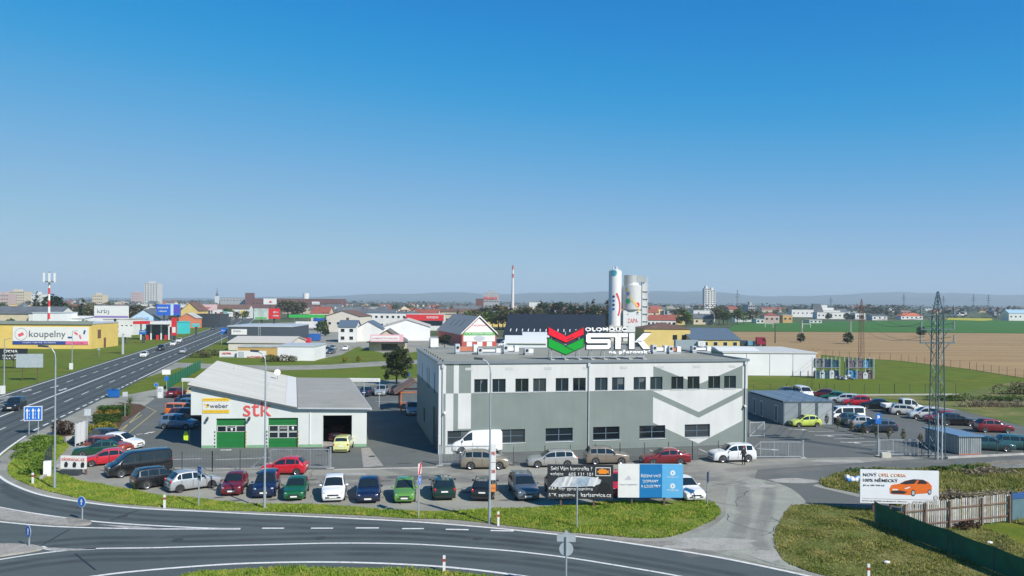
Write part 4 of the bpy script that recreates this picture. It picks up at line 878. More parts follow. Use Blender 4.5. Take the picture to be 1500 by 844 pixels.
for z0, z1, m in ((2.55, 3.0, blue_m), (2.0, 2.5, wht)): q = MB().box(-.06, .62, -.08, -.05, z0, z1).build('sign_plate', m, o); text('centrum', .02, .55, z0 + .15, z1 - .12, -.09, wht if m is blue_m else ink, q)
o = post_sign(613, 759.5, 3.8, 'post with red white arrow board above a round blue sign', rz=76)
MB().box(-.3, .3, -.08, -.05, 3.05, 3.8).build('sign_plate', wht, o); MB().ext([(-.3, -.09, 3.05), (.0, -.09, 3.05), (.3, -.09, 3.8), (0, -.09, 3.8)], (0, .008, 0)).build('red_stripe', red_m, o, fix=True); d = disc(o, 2.62, .35, blue_m); keep_arrow(d, 2.62, .34, -.092)
o = post_sign(845, 773, 2.7, 'bare grey sign post standing before the black billboard')
o = post_sign(829, 872, 3.0, 'grey backs of three stacked road signs on one post at the bottom edge', rz=-4)
gb_ = mat('sign_back_grey', (.5, .55, .58), .4, .4, var=.08)
MB().ext([(-.16, .06, 3.1), (.16, .06, 3.1), (0, .06, 3.36)], (0, -.015, 0)).build('triangle_plate', gb_, o, fix=True); MB().box(-.48, .48, .05, .07, 2.72, 3.1).build('sign_plate', gb_, o); MB().cyl((0, .05, 2.35), (0, .065, 2.35), .36, n=24).build('sign_disc', gb_, o)
MB().box(-.4, .4, .071, .1, 2.86, 2.92).box(-.025, .025, .071, .1, 2.1, 3.15).build('mounting_rail', dsteel, o)
o = post_sign(1036, 740.5, 2.5, 'post with narrow dark blue sign at the lot exit', rz=70); MB().box(-.3, .3, -.08, -.05, 1.75, 2.5).build('sign_plate', mat('dark_blue', (.01, .04, .14), .4, var=.05), o)
o = post_sign(1286, 646, 3.0, 'blue parking sign post behind the right sliding gate', rz=0); q = MB().box(-.3, .3, -.09, -.06, 1.9, 3.0).build('sign_plate', blue_m, o); text('P', -.15, .15, 2.3, 2.8, -.1, wht, q, .03)
o = post_sign(49.3, 637, 3.4, 'blue lane sign with three white arrows on two posts', rz=16); o.children[0].location.x = -.45
MB().cyl((.45, 0, 0), (.45, 0, 3.0), .05, n=8).build('post', lampm, o); pq = MB().box(-.95, .85, -.09, -.06, 1.55, 3.15).build('sign_plate', wht, o); MB().box(-.88, .78, -.1, -.091, 1.62, 3.08).build('sign_face', blue_m, pq)
for i, xx in enumerate((-.62, -.05, .5)):
    a = MB().box(xx - .05, xx + .05, -.112, -.101, 1.75, 2.6).ext([(xx - .15, -.112, 2.6), (xx + .15, -.112, 2.6), (xx, -.112, 2.95)], (0, .01, 0))
    a.build('arrow_symbol', wht, pq, fix=True)
    if i < 2: MB().box(xx + .2, xx + .24, -.112, -.101, 1.75, 2.0).box(xx + .2, xx + .24, -.112, -.101, 2.15, 2.4).box(xx + .2, xx + .24, -.112, -.101, 2.55, 2.8).build('lane_symbol', wht, pq)
o = post_sign(128, 650, 3.6, 'grey green plate sign above the garden bed', rz=30); MB().box(-.3, .3, -.08, -.05, 2.9, 3.6).build('sign_plate', gb_, o)
o = post_sign(183, 611, 3.2, 'slim sign post with grey plate by the green hedge', rz=30); MB().box(-.3, .3, -.08, -.05, 2.6, 3.2).build('sign_plate', gb_, o)
o = post_sign(229, 583, 2.2, 'small round blue sign at the yard entrance kerb', rz=10); disc(o, 2.0, .3, blue_m)
o = post_sign(244, 572, 3.2, 'blue square sign under a white plate at the green net fence', rz=10); MB().box(-.7, .6, -.08, -.05, 2.6, 3.4).build('sign_plate', wht, o); MB().box(-.3, .3, -.08, -.05, 1.6, 2.3).build('sign_plate', blue_m, o)
o = post_sign(145, 522, 2.4, 'white triangular warning sign left of the main road', rz=0); MB().ext([(-.45, -.06, 1.6), (.45, -.06, 1.6), (0, -.06, 2.4)], (0, -.02, 0)).build('triangle_plate', gb_, o, fix=True)
def delineator(u, v, label):
    x_, y_ = G(u, v); o = thing('delineator_post', label, 'delineator', (x_, y_, 0), 0, 'white roadside delineator posts')
    MB().ext([(-.07, -.05, 0), (.07, -.05, 0), (.07, .05, 0), (-.07, .05, 0)], (0, 0, .95)).build('post', wht, o, fix=True); MB().box(-.075, .075, -.056, .056, .62, .78).build('band', mat('delineator_band', (.35, .05, .03), .5, var=.05), o)
delineator(48, 710, 'white delineator post on the shrub island curve'); delineator(241, 744.5, 'white delineator post before the silver hatchback'); delineator(730, 770.5, 'white delineator post just right of the street lamp with adverts')
delineator(650.5, 839, 'white delineator post on the lawn at the bottom edge'); delineator(1272, 852, 'white delineator post in the rough grass below the green net fence')

# ---- billboards ----
def billboard(u0, u1, v0, v1, vb, label, face, posts, rz=0, name='billboard', th=.12):
    uc = (u0 + u1) / 2; Y = G(uc, vb)[1]; xa, zt = Z(u0, v0, Y); xb, zb_ = Z(u1, v1, Y); w = (xb - xa) / math.cos(R(rz))
    zt = Z(uc, v0, Y)[1]; zb_ = Z(uc, v1, Y)[1]
    o = thing(name, label, 'billboard', ((xa + xb) / 2, Y, 0), R(rz), 'advertising billboards')
    MB().box(-w / 2, w / 2, 0, th, zb_, zt).build('panel', face, o)
    for f in posts: MB().box(f * w - .06, f * w + .06, th + .003, th + .13, 0, zt - .2).build('post', mat('rusty_post', (.13, .08, .06), .7, .2, var=.2), o)
    MB().box(-w / 2, w / 2, th, th + .06, zb_ + .3, zb_ + .38).box(-w / 2, w / 2, th, th + .06, zt - .4, zt - .32).build('back_rail', dsteel, o)
    return o, w, zb_, zt
def on(w, zb_, zt):                      # billboard fractions -> local rectangle
    return lambda a, b, c, d: (-w / 2 + a * w, -w / 2 + b * w, zb_ + c * (zt - zb_), zb_ + d * (zt - zb_))
bkf = mat('billboard_charcoal', (.022, .024, .03), .5, var=.1)
o, w, a, b = billboard(802, 898, 681, 731, 744, 'black billboard with white words and exhaust filter picture in the verge', bkf, (-.29, .21)); q = on(w, a, b)
text('Svítí Vám kontrolka', *q(.05, .63, .83, .95), -.02, wht, o, .008); text('?', *q(.655, .68, .84, .94), -.02, wht, o, .008); text('volejte', *q(.04, .24, .66, .78), -.02, wht, o, .008); text('605 131 101', *q(.32, .69, .67, .77), -.02, wht, o, .008)
text('FAP filtr zprovozníme', *q(.02, .69, .22, .34), -.02, wht, o, .008); text('STK zajistíme', *q(.02, .42, .04, .16), -.02, wht, o, .008); text('karlservice.cz', *q(.51, .97, .06, .18), -.02, wht, o, .01)
def flat(name, pts, m, par, y=-.012, th=.01): return MB().ext([(x_, y, z_) for x_, z_ in pts], (0, th, 0)).build(name, m, par, fix=True)
def fq(f, pts): return [(f(x_, 0, z_, 0)[0], f(x_, 0, z_, 0)[2]) for x_, z_ in pts]
pic = flat('filter_picture', fq(q, [(.04, .36), (.1, .5), (.16, .62), (.3, .66), (.6, .66), (.74, .63), (.82, .56), (.8, .45), (.7, .38), (.5, .36), (.2, .34)]), mat('picture_silver', (.48, .5, .54), .5, var=.35, scale=2.5), o)
flat('filter_core', fq(q, [(.39, .38), (.46, .63), (.66, .63), (.6, .38)]), mat('picture_steel_blue', (.3, .38, .46), .5, var=.3, scale=3), pic, -.016, .004)
for xx in (.22, .3, .69): flat('filter_band', fq(q, [(xx, .37), (xx + .06, .65), (xx + .09, .65), (xx + .03, .37)]), wht, pic, -.016, .004)
flat('hose_picture', fq(q, [(.72, .1), (.78, .3), (.8, .45), (.86, .5), (.93, .45), (.99, .25), (.99, .05), (.9, .08)]), mat('picture_black', (.008, .008, .01), .6, var=0), o, -.011, .009)
ic = flat('icon_frame', fq(q, [(.73, .68), (.96, .68), (.96, .93), (.73, .93)]), wht, o); flat('icon_field', fq(q, [(.74, .7), (.95, .7), (.95, .91), (.74, .91)]), darkgap, ic, -.017, .004)
flat('engine_symbol', fq(q, [(.76, .78), (.78, .78), (.78, .74), (.9, .74), (.9, .78), (.93, .74), (.93, .86), (.9, .83), (.9, .87), (.85, .87), (.85, .895), (.81, .895), (.81, .87), (.78, .87), (.78, .83), (.76, .83)]), mat('warning_orange', (.75, .25, .02), .5, var=0), ic, -.022, .004)
o, w, a, b = billboard(905.5, 1000.5, 680, 729, 742, 'white and blue logistics billboard in the verge', wht, (-.28, .22), rz=1); q = on(w, a, b)
flat('blue_field', fq(q, [(.33, 0), (.675, 0), (.675, 1), (.33, 1)]), mat('print_blue', (.005, .16, .4), .5, var=.04), o); flat('light_blue_field', fq(q, [(.677, 0), (1, 0), (1, 1), (.677, 1)]), mat('print_light_blue', (.1, .38, .66), .5, var=.04), o)
text('ŘEŠENÍ VAŠÍ', *q(.35, .655, .6, .71), -.022, wht, o, .008); text('DOPRAVY', *q(.38, .615, .44, .53), -.022, wht, o, .008); text('A LOGISTIKY', *q(.35, .65, .29, .38), -.022, wht, o, .008)
pg = mat('print_grey', (.42, .46, .5), .5, var=0)
for i in range(4): c = .165; k = .03 * i; flat('weave_mark', fq(q, [(c - .06 + k, .54), (c - .05 + k, .52), (c + .01 + k * .3, .64 - k), (c + k * .3, .66 - k)]), pg, o)
text('hypo logistics', *q(.03, .3, .36, .42), -.022, pg, o)
for zc, s_ in ((.74, 'hypologistics.cz'), (.35, '777 000 465')):
    x0_, _, z0_, _ = q(.84, 0, zc, 0); d = MB().cyl((x0_, -.02, z0_), (x0_, -.003, z0_), .19, n=20).build('round_icon', wht, o); MB().box(x0_ - .05, x0_ + .05, -.026, -.021, z0_ - .07, z0_ + .07).build('icon_mark', MATS['print_light_blue'], d)
    text(s_, *q(.75, .93, zc - .15, zc - .1), -.022, wht, o)
o, w, a, b = billboard(1262, 1373, 689, 738, 754, 'white car advert billboard with orange hatchback picture beside the plank fence', mat('billboard_white', (.72, .74, .76), .5, var=.03), (-.32, -.1, .3), rz=-4); q = on(w, a, b)
oo = mat('print_orange', (.72, .15, .02), .45, var=.06, scale=4); text('NOVÝ', *q(.035, .21, .8, .92), -.022, ink, o, .01); text('OPEL CORSA', *q(.235, .58, .8, .9), -.022, mat('print_pale_orange', (.75, .33, .13), .5, var=0), o, .005)
text('100% NĚMECKÝ', *q(.035, .48, .64, .76), -.022, ink, o, .015); text('Již za 289 990 Kč', *q(.035, .31, .5, .56), -.022, ink, o)
text('AUTO HLAVÁČEK, Brněnská 57, Olomouc', *q(.02, .6, .05, .09), -.022, ink, o); text('www.opel-olomouc.cz', *q(.67, .97, .05, .09), -.022, ink, o); flat('rule', fq(q, [(.03, .13), (.97, .13), (.97, .135), (.03, .135)]), ink, o)
pc = flat('printed_car', fq(q, [(.38, .32), (.375, .45), (.4, .56), (.5, .6), (.57, .69), (.68, .74), (.8, .73), (.87, .66), (.91, .56), (.91, .42), (.88, .36), (.84, .33), (.7, .3), (.66, .27), (.6, .27), (.5, .28), (.42, .28)]), oo, o)
flat('printed_windscreen', fq(q, [(.5, .6), (.57, .68), (.68, .725), (.72, .71), (.69, .61), (.58, .585)]), ink, pc, -.018, .005); flat('printed_window', fq(q, [(.72, .61), (.75, .71), (.82, .7), (.86, .64), (.84, .61)]), ink, pc, -.018, .005)
flat('printed_roof', fq(q, [(.57, .69), (.68, .745), (.8, .735), (.87, .66), (.82, .705), (.7, .72)]), ink, pc, -.018, .005)
for xc, zc, rr in ((.675, .33, .19), (.882, .37, .16)):
    x0_, _, z0_, _ = q(xc, 0, zc, 0); d = MB().ball((x0_, -.012, z0_), (rr * .85, .004, rr * 1.25), 16, 6).build('printed_wheel', ink, pc); MB().ball((x0_, -.017, z0_), (rr * .55, .003, rr * .85), 12, 6).build('printed_rim', pg, d)
flat('printed_grille', fq(q, [(.39, .3), (.56, .3), (.6, .36), (.52, .4), (.4, .38)]), ink, pc, -.018, .005); flat('printed_plate', fq(q, [(.41, .4), (.48, .4), (.48, .44), (.41, .44)]), wht, pc, -.018, .005); flat('printed_headlight', fq(q, [(.56, .46), (.63, .52), (.64, .49), (.58, .44)]), wht, pc, -.018, .005)
x0_, _, z0_, _ = q(.96, 0, .2, 0); MB().cyl((x0_, -.012, z0_), (x0_, -.003, z0_), .16, n=20).build('emblem_ring', ink, o); MB().cyl((x0_, -.016, z0_), (x0_, -.0125, z0_), .13, n=20).build('emblem_field', wht, o); MB().box(x0_ - .14, x0_ + .14, -.02, -.0165, z0_ - .015, z0_ + .015).build('emblem_bar', ink, o)
o, w, a, b = billboard(88, 126.5, 668, 687, 696, 'white banner with red town web address and black figures at the lot corner', wht, (-.45, .45), rz=-4, name='banner'); q = on(w, a, b)
text('olomouc.cz', *q(.04, .96, .62, .92), -.022, red_l, o, .01)
for xx in (.22, .55, .87): flat('figure_print', fq(q, [(xx - .06, .1), (xx + .05, .12), (xx + .08, .4), (xx + .02, .56), (xx - .05, .5), (xx - .08, .3)]), ink, o)
MB().box(-w / 2 + .2, w / 2 - .5, -.35, .3, 0, .5).build('concrete_base', dsteel, o)
o, w, a, b = billboard(25.5, 61, 518.5, 538.5, 558, 'grey back of a large roadside panel on two posts', gb_, (-.28, .28), rz=10)
o, w, a, b = billboard(-30, 40, 510.5, 527.5, 540, 'black and white advert billboard at the left edge below the yellow warehouse', bkf, (-.2, .2)); q = on(w, a, b); text('OKNA', *q(.5, .8, .62, .88), -.022, wht, o, .02); text('DVEŘE', *q(.48, .85, .3, .5), -.022, wht, o, .02); text('VRATA', *q(.48, .78, .05, .2), -.022, wht, o, .02)

# ---- fences and gates ----
def wire_fence(pts, h, label, name='mesh_fence', step=None, m=None, wire=.25, posts=None, postm=None, group='wire mesh fences', wt=.007):
    o = thing(name, label, 'fence', (pts[0][0], pts[0][1], 0), 0, group); m = m or steel; o0 = Vector(pts[0])
    mb = MB(); L = 0
    for a, b in zip(pts, pts[1:]):
        a, b = Vector(a) - o0, Vector(b) - o0; d = (b - a); n = max(1, round(d.length / wire)); n2 = round(h / wire)
        for i in range(n): p_ = a + d * (i / n); mb.bar((p_.x, p_.y, .05), (p_.x, p_.y, h - .02), wt)
        for i in range(n2 + 1): z_ = .06 + (h - .08) * i / n2; mb.bar((a.x, a.y, z_), (b.x, b.y, z_), wt)
        k = max(1, round(d.length / (step or 2.5)))
        for i in range(k + 1):
            p_ = a + d * (i / k); MB().box(p_.x - .03, p_.x + .03, p_.y - .05, p_.y + .01, 0, h + .05).build('post', postm or dsteel, o)
    q = mb.build('wire_mesh', m, o); q['kind'] = 'stuff'
    return o
wire_fence(GP([(160, 694), (222, 692), (311, 691), (392, 688)]), 1.75, 'dark wire mesh fence before the garage forecourt', step=2.7, m=dsteel)
wire_fence(GP([(752, 683), (798, 681), (908, 677), (1014, 674), (1052, 673)]), 1.75, 'dark wire mesh fence along the hall front wall', step=2.35, m=dsteel)
wire_fence(GP([(1104, 579), (1200, 578.5), (1310, 578.5), (1400, 578)]), 1.8, 'wire mesh fence on the lawn behind the right lot', step=2.6, m=dsteel, wire=.4)
wire_fence(GP([(1190, 519.5), (1230, 523.5), (1320, 529.5), (1420, 541.5), (1500, 554.5), (1560, 566)]), 1.8, 'long wire fence between lawn and ploughed field', step=3.2, m=dsteel, wire=.6)
wire_fence(GP([(1350, 668.5), (1380, 667), (1500, 664), (1540, 663)]), 1.5, 'low wire fence before the sheet metal shed', step=3.0, m=dsteel, wire=.4)
for a, b in (((1387, 672), (1500, 666.5)),):
    p0, p1 = G(*a), G(*b); struct(MB().bar((*p0, .1), (*p1, .1), .25, .2).build('kerb', concrete))
p0, p1 = G(1192, 580.2), G(1404, 578.8); struct(MB().bar((*p0, .12), (*p1, .12), .25, .24).build('kerb', concrete))
for a, b in (((195, 686.6), (395, 687.2)), ((488, 688.6), (640, 685))): p0, p1 = G(*a), G(*b); struct(MB().bar((*p0, .03), (*p1, .03), .18, .1).build('kerb', concrete))
def gate(u0, u1, vb, h, label, brace, v1=None):
    p0, p1 = Vector(G(u0, vb)), Vector(G(u1, v1 or vb)); d = p1 - p0; L = d.length
    o = thing('sliding_gate', label, 'gate', (p0.x, p0.y, 0), math.atan2(d.y, d.x), 'galvanised sliding gates')
    MB().box(0, L, -.04, .04, .08, .2).box(0, L, -.03, .03, h - .08, h).box(0, .07, -.03, .03, .2, h - .08).box(L - .07, L, -.03, .03, .2, h - .08).box(L * .35 - .03, L * .35 + .03, -.03, .03, .2, h - .08).box(L * .68 - .03, L * .68 + .03, -.03, .03, .2, h - .08).build('frame', steel, o)
    bar = MB().box(-.01, .01, -.01, .01, .2, h - .08).mesh('bar'); x_ = .15
    while x_ < L - .1: obj('bar', bar, steel, o, (x_, 0, 0)); x_ += .13
    if brace < 0: MB().bar((-1.6, 0, .14), (0, 0, h - .1), .06).box(-1.7, 0, -.04, .04, .08, .19).build('tail_brace', steel, o)
    else: MB().bar((L + 1.6, 0, .14), (L, 0, h - .1), .06).box(L, L + 1.7, -.04, .04, .08, .19).build('tail_brace', steel, o)
    e = L + .12 if brace < 0 else -.12
    MB().box(e - .07, e + .07, -.1, .1, 0, h + .15).build('gate_post', steel, o); MB().box(e - .3, e + .3, -.3, .3, 0, .06).build('footing', concrete, o)
    return o
gate(396, 482, 686.5, 1.75, 'steel sliding gate open beside the old red hatchback', -1)
gate(646, 724, 682, 1.75, 'steel sliding gate standing before the white panel van', 1, 681)
gate(1113, 1174, 671, 1.6, 'steel sliding gate right of the white off-roader', -1)
gg = gate(1288, 1345, 667.5, 1.6, 'steel sliding gate left of the steel pylon', 1)
x_, y_ = G(1297, 670.5); o = tag(MB().box(-.45, .45, -.25, .25, 0, .5).box(-.4, -.05, -.27, -.251, .1, .42).build('gate_motor_box', mat('cream_box', (.5, .49, .42), .6, var=.1)), 'pale gate motor box at the foot of the right sliding gate', 'motor box'); o.location = (x_, y_, .02)
x_, y_ = G(1109, 640); o = thing('wire_gate', 'small grey wire gate at the hall right corner', 'gate', (x_, y_, 0), R(10)); MB().box(-.9, -.85, -.03, .03, 0, 1.7).box(.85, .9, -.03, .03, 0, 1.7).box(-.85, .85, -.03, .03, .1, .15).box(-.85, .85, -.03, .03, 1.62, 1.68).bar((-.85, 0, .15), (.85, 0, 1.62), .04).build('frame', lsteel, o)
mb = MB(); [mb.bar((-.85 + .1 * i, .0, .15), (-.85 + .1 * i, 0, 1.62), .012) for i in range(1, 17)]; mb.build('wire_mesh', lsteel, o)['kind'] = 'stuff'
# green shade-net fence at the right
net = mat('green_shade_net', (.003, .11, .05), .8, var=.25, scale=1.2, bmp=.3, bscale=8)
NP = GP([(1282, 765.5), (1331, 789), (1389, 811), (1457, 839), (1530, 868)]); NP = [Vector(p) for p in NP]
o = thing('net_fence', 'dark green shade net fence running down towards the bottom right corner', 'fence', (*NP[0], 0))
for a, b in zip(NP, NP[1:]):
    a0, b0_ = a - NP[0], b - NP[0]; mb = MB(); n = 8; k = 0
    for i in range(n + 1):
        t_ = i / n; p_ = a0.lerp(b0_, t_); sag = .07 * math.sin(math.pi * t_); mb.v += [(p_.x + sag * .5, p_.y, .06), (p_.x + sag, p_.y + .02, .75), (p_.x, p_.y, 1.45 - sag)]
    for i in range(n):
        for j in (0, 1): mb.f.append((i * 3 + j, i * 3 + 3 + j, i * 3 + 4 + j, i * 3 + 1 + j))
    mb.build('net_panel', net, o, 60)
for p_ in NP: q_ = p_ - NP[0]; MB().box(q_.x - .03, q_.x + .03, q_.y + .04, q_.y + .1, 0, 1.5).build('post', dsteel, o)
MB().bar((0, .05, 1.4), (1.2, -3.4, .05), .05).build('stay', dsteel, o)
# weathered plank fence
pa, pb = Vector((25.6, 52.2)), Vector((34.5, 55.1)); d = pb - pa; L = d.length
o = thing('plank_fence', 'weathered grey vertical plank fence behind the car billboard', 'fence', (pa.x, pa.y, 0), math.atan2(d.y, d.x))
wv = [mat('weathered_plank_%s' % n, c, .9, var=.25, scale=3) for n, c in (('pale', (.4, .4, .38)), ('grey', (.3, .3, .29)), ('brown', (.3, .27, .23)))]
pm_ = MB().box(-.06, .06, -.02, .005, .1, 1.95).mesh('plank'); x_ = .06
while x_ < L:
    q_ = obj('plank', pm_, random.choice(wv), o, (x_, random.uniform(-.008, .008), random.uniform(-.05, .04))); q_.rotation_euler.y = random.uniform(-.015, .015); x_ += .182
MB().box(0, L, -.1, -.03, .45, .53).box(0, L, -.1, -.03, 1.35, 1.43).build('rail', mat('fence_rail', (.16, .1, .075), .9, var=.25), o)
for f in (.02, .2, .42, .72, .985): MB().box(f * L - .05, f * L + .05, -.2, -.101, 0, 1.9).build('post', MATS['fence_rail'], o)
gx = pb + d.normalized() * 1.2; o = thing('yard_gate', 'blue grey sheet gate at the right end of the plank fence', 'gate', (gx.x, gx.y, 0), math.atan2(d.y, d.x)); MB().box(-1, 1.4, 0, .05, .1, 1.6).build('panel', mat('gate_slate', (.08, .15, .18), .6, var=.12), o); MB().box(-1.03, 1.43, -.05, -.005, 1.6, 2.0).build('top_panel', mat('gate_blue', (.02, .08, .25), .6, var=.1), o); MB().box(-1.1, -1.0, -.08, .08, 0, 2.1).build('post', dsteel, o)
# green panel fence left of the garage
pa, pb = Vector(G(245, 570)), Vector(G(294, 541)); d = pb - pa; o = thing('green_panel_fence', 'green mesh panel fence between garage and main road', 'fence', (pa.x, pa.y, 0), math.atan2(d.y, d.x)); L = d.length; n = int(L / 2.5)
gm = mat('fence_green', (.01, .16, .08), .5, var=.1)
for i in range(n):
    a = i * L / n; b = (i + 1) * L / n; MB().box(a + .06, b - .06, -.015, .015, .1, 1.95).build('panel', gm, o); MB().box(a - .05, a + .05, -.06, .06, 0, 2.1).build('post', mat('fence_dark_green', (.006, .08, .045), .5, var=.1), o)
for u0_, u1_, v_, Y_, s_, lb in ((266, 284.5, 556.5, 118, 'PARKOVÁNÍ', 'small white notice board on the fence left of the garage roof'), (509, 557, 556.5, 112, 'VJEZD POUZE PRO ZÁKAZNÍKY STK', 'long white notice banner on the back lawn right of the garage')):
    xa, zc = Z(u0_, v_, Y_); xb = Z(u1_, v_, Y_)[0]; o = thing('notice_banner', lb, 'notice', (xa, Y_, 0)); w = xb - xa; MB().box(0, w, 0, .04, zc - .25, zc + .25).build('board', wht, o); text(s_, w * .05, w * .95, zc - .12, zc + .12, -.02, pg, o)
    for xx in (.1, w / 2, w - .15): MB().box(xx, xx + .06, .041, .1, 0, zc + .2).build('post', lsteel, o)
# ---------------- plants ----------------
def leaf_mat(name, lo, mid, hi, sc=.6, rnd=.25):
    m, t, p = nodes(name); g = pos(t); c = ramp(t, noise(t, g, sc, 4, .6), [(.3, lo), (.52, mid), (.72, hi)])
    oi = t.nodes.new('ShaderNodeObjectInfo'); q = ramp(t, oi.outputs['Random'], [(0, (1 - rnd,) * 3), (1, (1 + rnd,) * 3)])
    t.links.new(mixc(t, 1.0, c, q, 'MULTIPLY'), p.inputs['Base Color']); p.inputs['Roughness'].default_value = .75; p.inputs['Specular IOR Level'].default_value = .25
    leafy(m, .3); MATS[name] = m; return m
lm_green = leaf_mat('spring_leaves', (.06, .1, .018), (.11, .165, .035), (.18, .23, .06))
lm_brown = leaf_mat('budding_twigs', (.08, .075, .035), (.13, .125, .055), (.19, .18, .08))
lm_dark = leaf_mat('conifer_needles', (.02, .042, .018), (.038, .07, .028), (.06, .1, .038), 1.2)
lm_pine = leaf_mat('pine_needles', (.03, .045, .015), (.055, .075, .025), (.1, .115, .04), 1.0)
lm_yel = leaf_mat('golden_hedge_leaves', (.16, .17, .012), (.27, .26, .02), (.38, .34, .03), 3)
lm_box = leaf_mat('box_hedge_leaves', (.045, .09, .018), (.07, .13, .025), (.1, .16, .03), 3)
lm_rust = leaf_mat('russet_leaves', (.05, .028, .018), (.09, .05, .03), (.13, .075, .045), 4)
lm_orange = leaf_mat('amber_leaves', (.22, .13, .02), (.34, .2, .03), (.4, .26, .05), 4)
lm_yg = leaf_mat('lime_shrub_leaves', (.07, .13, .015), (.12, .2, .025), (.19, .26, .04), 1.5)
lm_straw = leaf_mat('dry_brush', (.2, .17, .11), (.32, .27, .18), (.44, .37, .26), 1.2)
bark = mat('tree_bark', (.1, .075, .055), .9, var=.3, scale=3)
def leaves(lumps, n, size, seed, flat_=.0):
    r = random.Random(seed); mb = MB(); V = sum(l[3] * l[4] * l[5] for l in lumps)
    for (cx_, cy_, cz_, rx, ry, rz_) in lumps:
        for _ in range(max(6, int(n * rx * ry * rz_ / V))):
            while True:
                a, b, c = r.uniform(-1, 1), r.uniform(-1, 1), r.uniform(-1, 1); q = a * a + b * b + c * c
                if .16 < q < 1: break
            k = r.uniform(.82, 1.08) * (q ** -.12); p_ = Vector((cx_ + a * rx * k, cy_ + b * ry * k, cz_ + c * rz_ * k))
            s = size * r.uniform(.55, 1.35); M = Matrix.Rotation(r.uniform(0, 6.28), 3, 'Z') @ Matrix.Rotation(r.uniform(-1.2, 1.2) * (1 - flat_), 3, 'X') @ Matrix.Rotation(r.uniform(0, 6.28), 3, 'Z')
            i = len(mb.v); mb.v += [tuple(p_ + M @ Vector(v)) for v in ((-s, -s * .45, 0), (s * .1, -s * .6, s * .1), (s, s * .3, 0), (-s * .2, s * .6, -s * .1))]; mb.f.append((i, i + 1, i + 2, i + 3))
    return mb.mesh('crown')
def lumps_round(seed, n=7, h=1.0, w=.36, base=.3):
    r = random.Random(seed); L = [(0, 0, base + (h - base) * .5, w * .75, w * .75, (h - base) * .42)]
    for i in range(n): a = r.uniform(0, 6.28); z_ = r.uniform(base + .08, h - .14); k = w * .62 * math.sqrt(max(.1, 1 - ((z_ - base) / (h - base) * 2 - .9) ** 2)); L.append((math.cos(a) * k, math.sin(a) * k, z_, r.uniform(.12, .2), r.uniform(.12, .2), r.uniform(.09, .16)))
    return L
def lumps_cone(h=1.0, w=.2): return [(0, 0, .14 + .11 * i, w * (1 - i / 8.2), w * (1 - i / 8.2), .075) for i in range(8)]
def trunk_mesh(h, r, seed, limbs=5, spread=.25):
    q = random.Random(seed); mb = MB().cyl((0, 0, 0), (0, 0, h * .5), r, r * .7, 7).cyl((0, 0, h * .5), (q.uniform(-.02, .02), 0, h * .92), r * .7, r * .2, 6)
    for i in range(limbs): a = q.uniform(0, 6.28); z_ = h * q.uniform(.3, .7); mb.cyl((0, 0, z_), (math.cos(a) * spread * h, math.sin(a) * spread * h, z_ + h * .18), r * .4, r * .12, 5)
    return mb.mesh('trunk')
TV = {}
for k, (seed, wd, n, sz, kind) in enumerate([(1, .36, 420, .06, 'r'), (2, .44, 420, .06, 'r'), (3, .3, 380, .055, 'r'), (4, .4, 460, .06, 'r'), (5, .2, 420, .05, 'c'), (6, .15, 380, .045, 'c')]):
    TV[k] = (leaves(lumps_round(seed, 8, 1, wd) if kind == 'r' else lumps_cone(1, wd), n, sz, seed), trunk_mesh(1, .022, seed))
TV['b'] = (leaves(lumps_round(11, 9, 1, .4, .2), 230, .035, 11), trunk_mesh(1, .025, 12, 14, .3))
TV['d'] = (leaves(lumps_round(21, 9, 1, .48, .02), 700, .06, 21), trunk_mesh(.8, .03, 22, 6, .25))
def tree(x_, y_, h, var, m, label, group, name='tree', w=1.0, rz=0):
    o = thing(name, label, 'tree', (x_, y_, 0), rz, group); o.scale = (h * w, h * w, h); c, t_ = TV[var]
    obj('crown', c, m, o); obj('trunk', t_, bark, o); return o
# the pine behind the yard, built close up
x_, y_ = G(581, 563); pine = thing('pine_tree', 'dark rounded pine tree on the back lawn left of the hall', 'tree', (x_, y_, 0))
L = [(0, 0, 3.9, 1.9, 1.9, 2.4)]; q = random.Random(5)
for i in range(26): a = q.uniform(0, 6.28); z_ = q.uniform(1.5, 6.6); k = 2.3 * math.sqrt(max(.05, 1 - ((z_ - 3.6) / 3.6) ** 2)); L.append((math.cos(a) * k, math.sin(a) * k, z_, q.uniform(.5, .9), q.uniform(.5, .9), q.uniform(.35, .6)))
obj('crown', leaves(L, 5200, .19, 8), lm_pine, pine); obj('trunk', trunk_mesh(7, .17, 3, 9, .22), bark, pine)
x_, y_ = G(651, 512); tree(x_, y_, 4.8, 1, lm_dark, 'dark evergreen shrub before the red gabled hall', None, 'evergreen_tree', 1.4)
def shrub(u, v, lump, n, size, m, label, group=None, name='shrub', stem=True, seed=0):
    x_, y_ = G(u, v); o = thing(name, label, 'shrub', (x_, y_, .05), 0, group); obj('foliage', leaves(lump, n, size, seed or int(u)), m, o)
    if stem: MB().cyl((0, 0, 0), (0, 0, lump[0][2]), .05, .03, 6).build('stem', bark, o)
    return o
shrub(84.5, 637, [(0, 0, .8, .75, .75, .8)], 700, .1, lm_rust, 'left ball shaped russet shrub in the garden bed', 'ball shrubs')
shrub(97.5, 637.5, [(0, 0, .8, .8, .8, .85)], 700, .1, lm_rust, 'right ball shaped russet shrub in the garden bed', 'ball shrubs')
shrub(146, 645, [(-1, 0, .85, .9, .8, .9), (.3, .3, .95, 1.0, .8, 1.0), (1.1, .2, .9, .8, .8, .9), (-1.5, .8, .8, .7, .7, .8)], 2600, .1, lm_yel, 'clipped golden yellow hedge mound behind the parked cars')
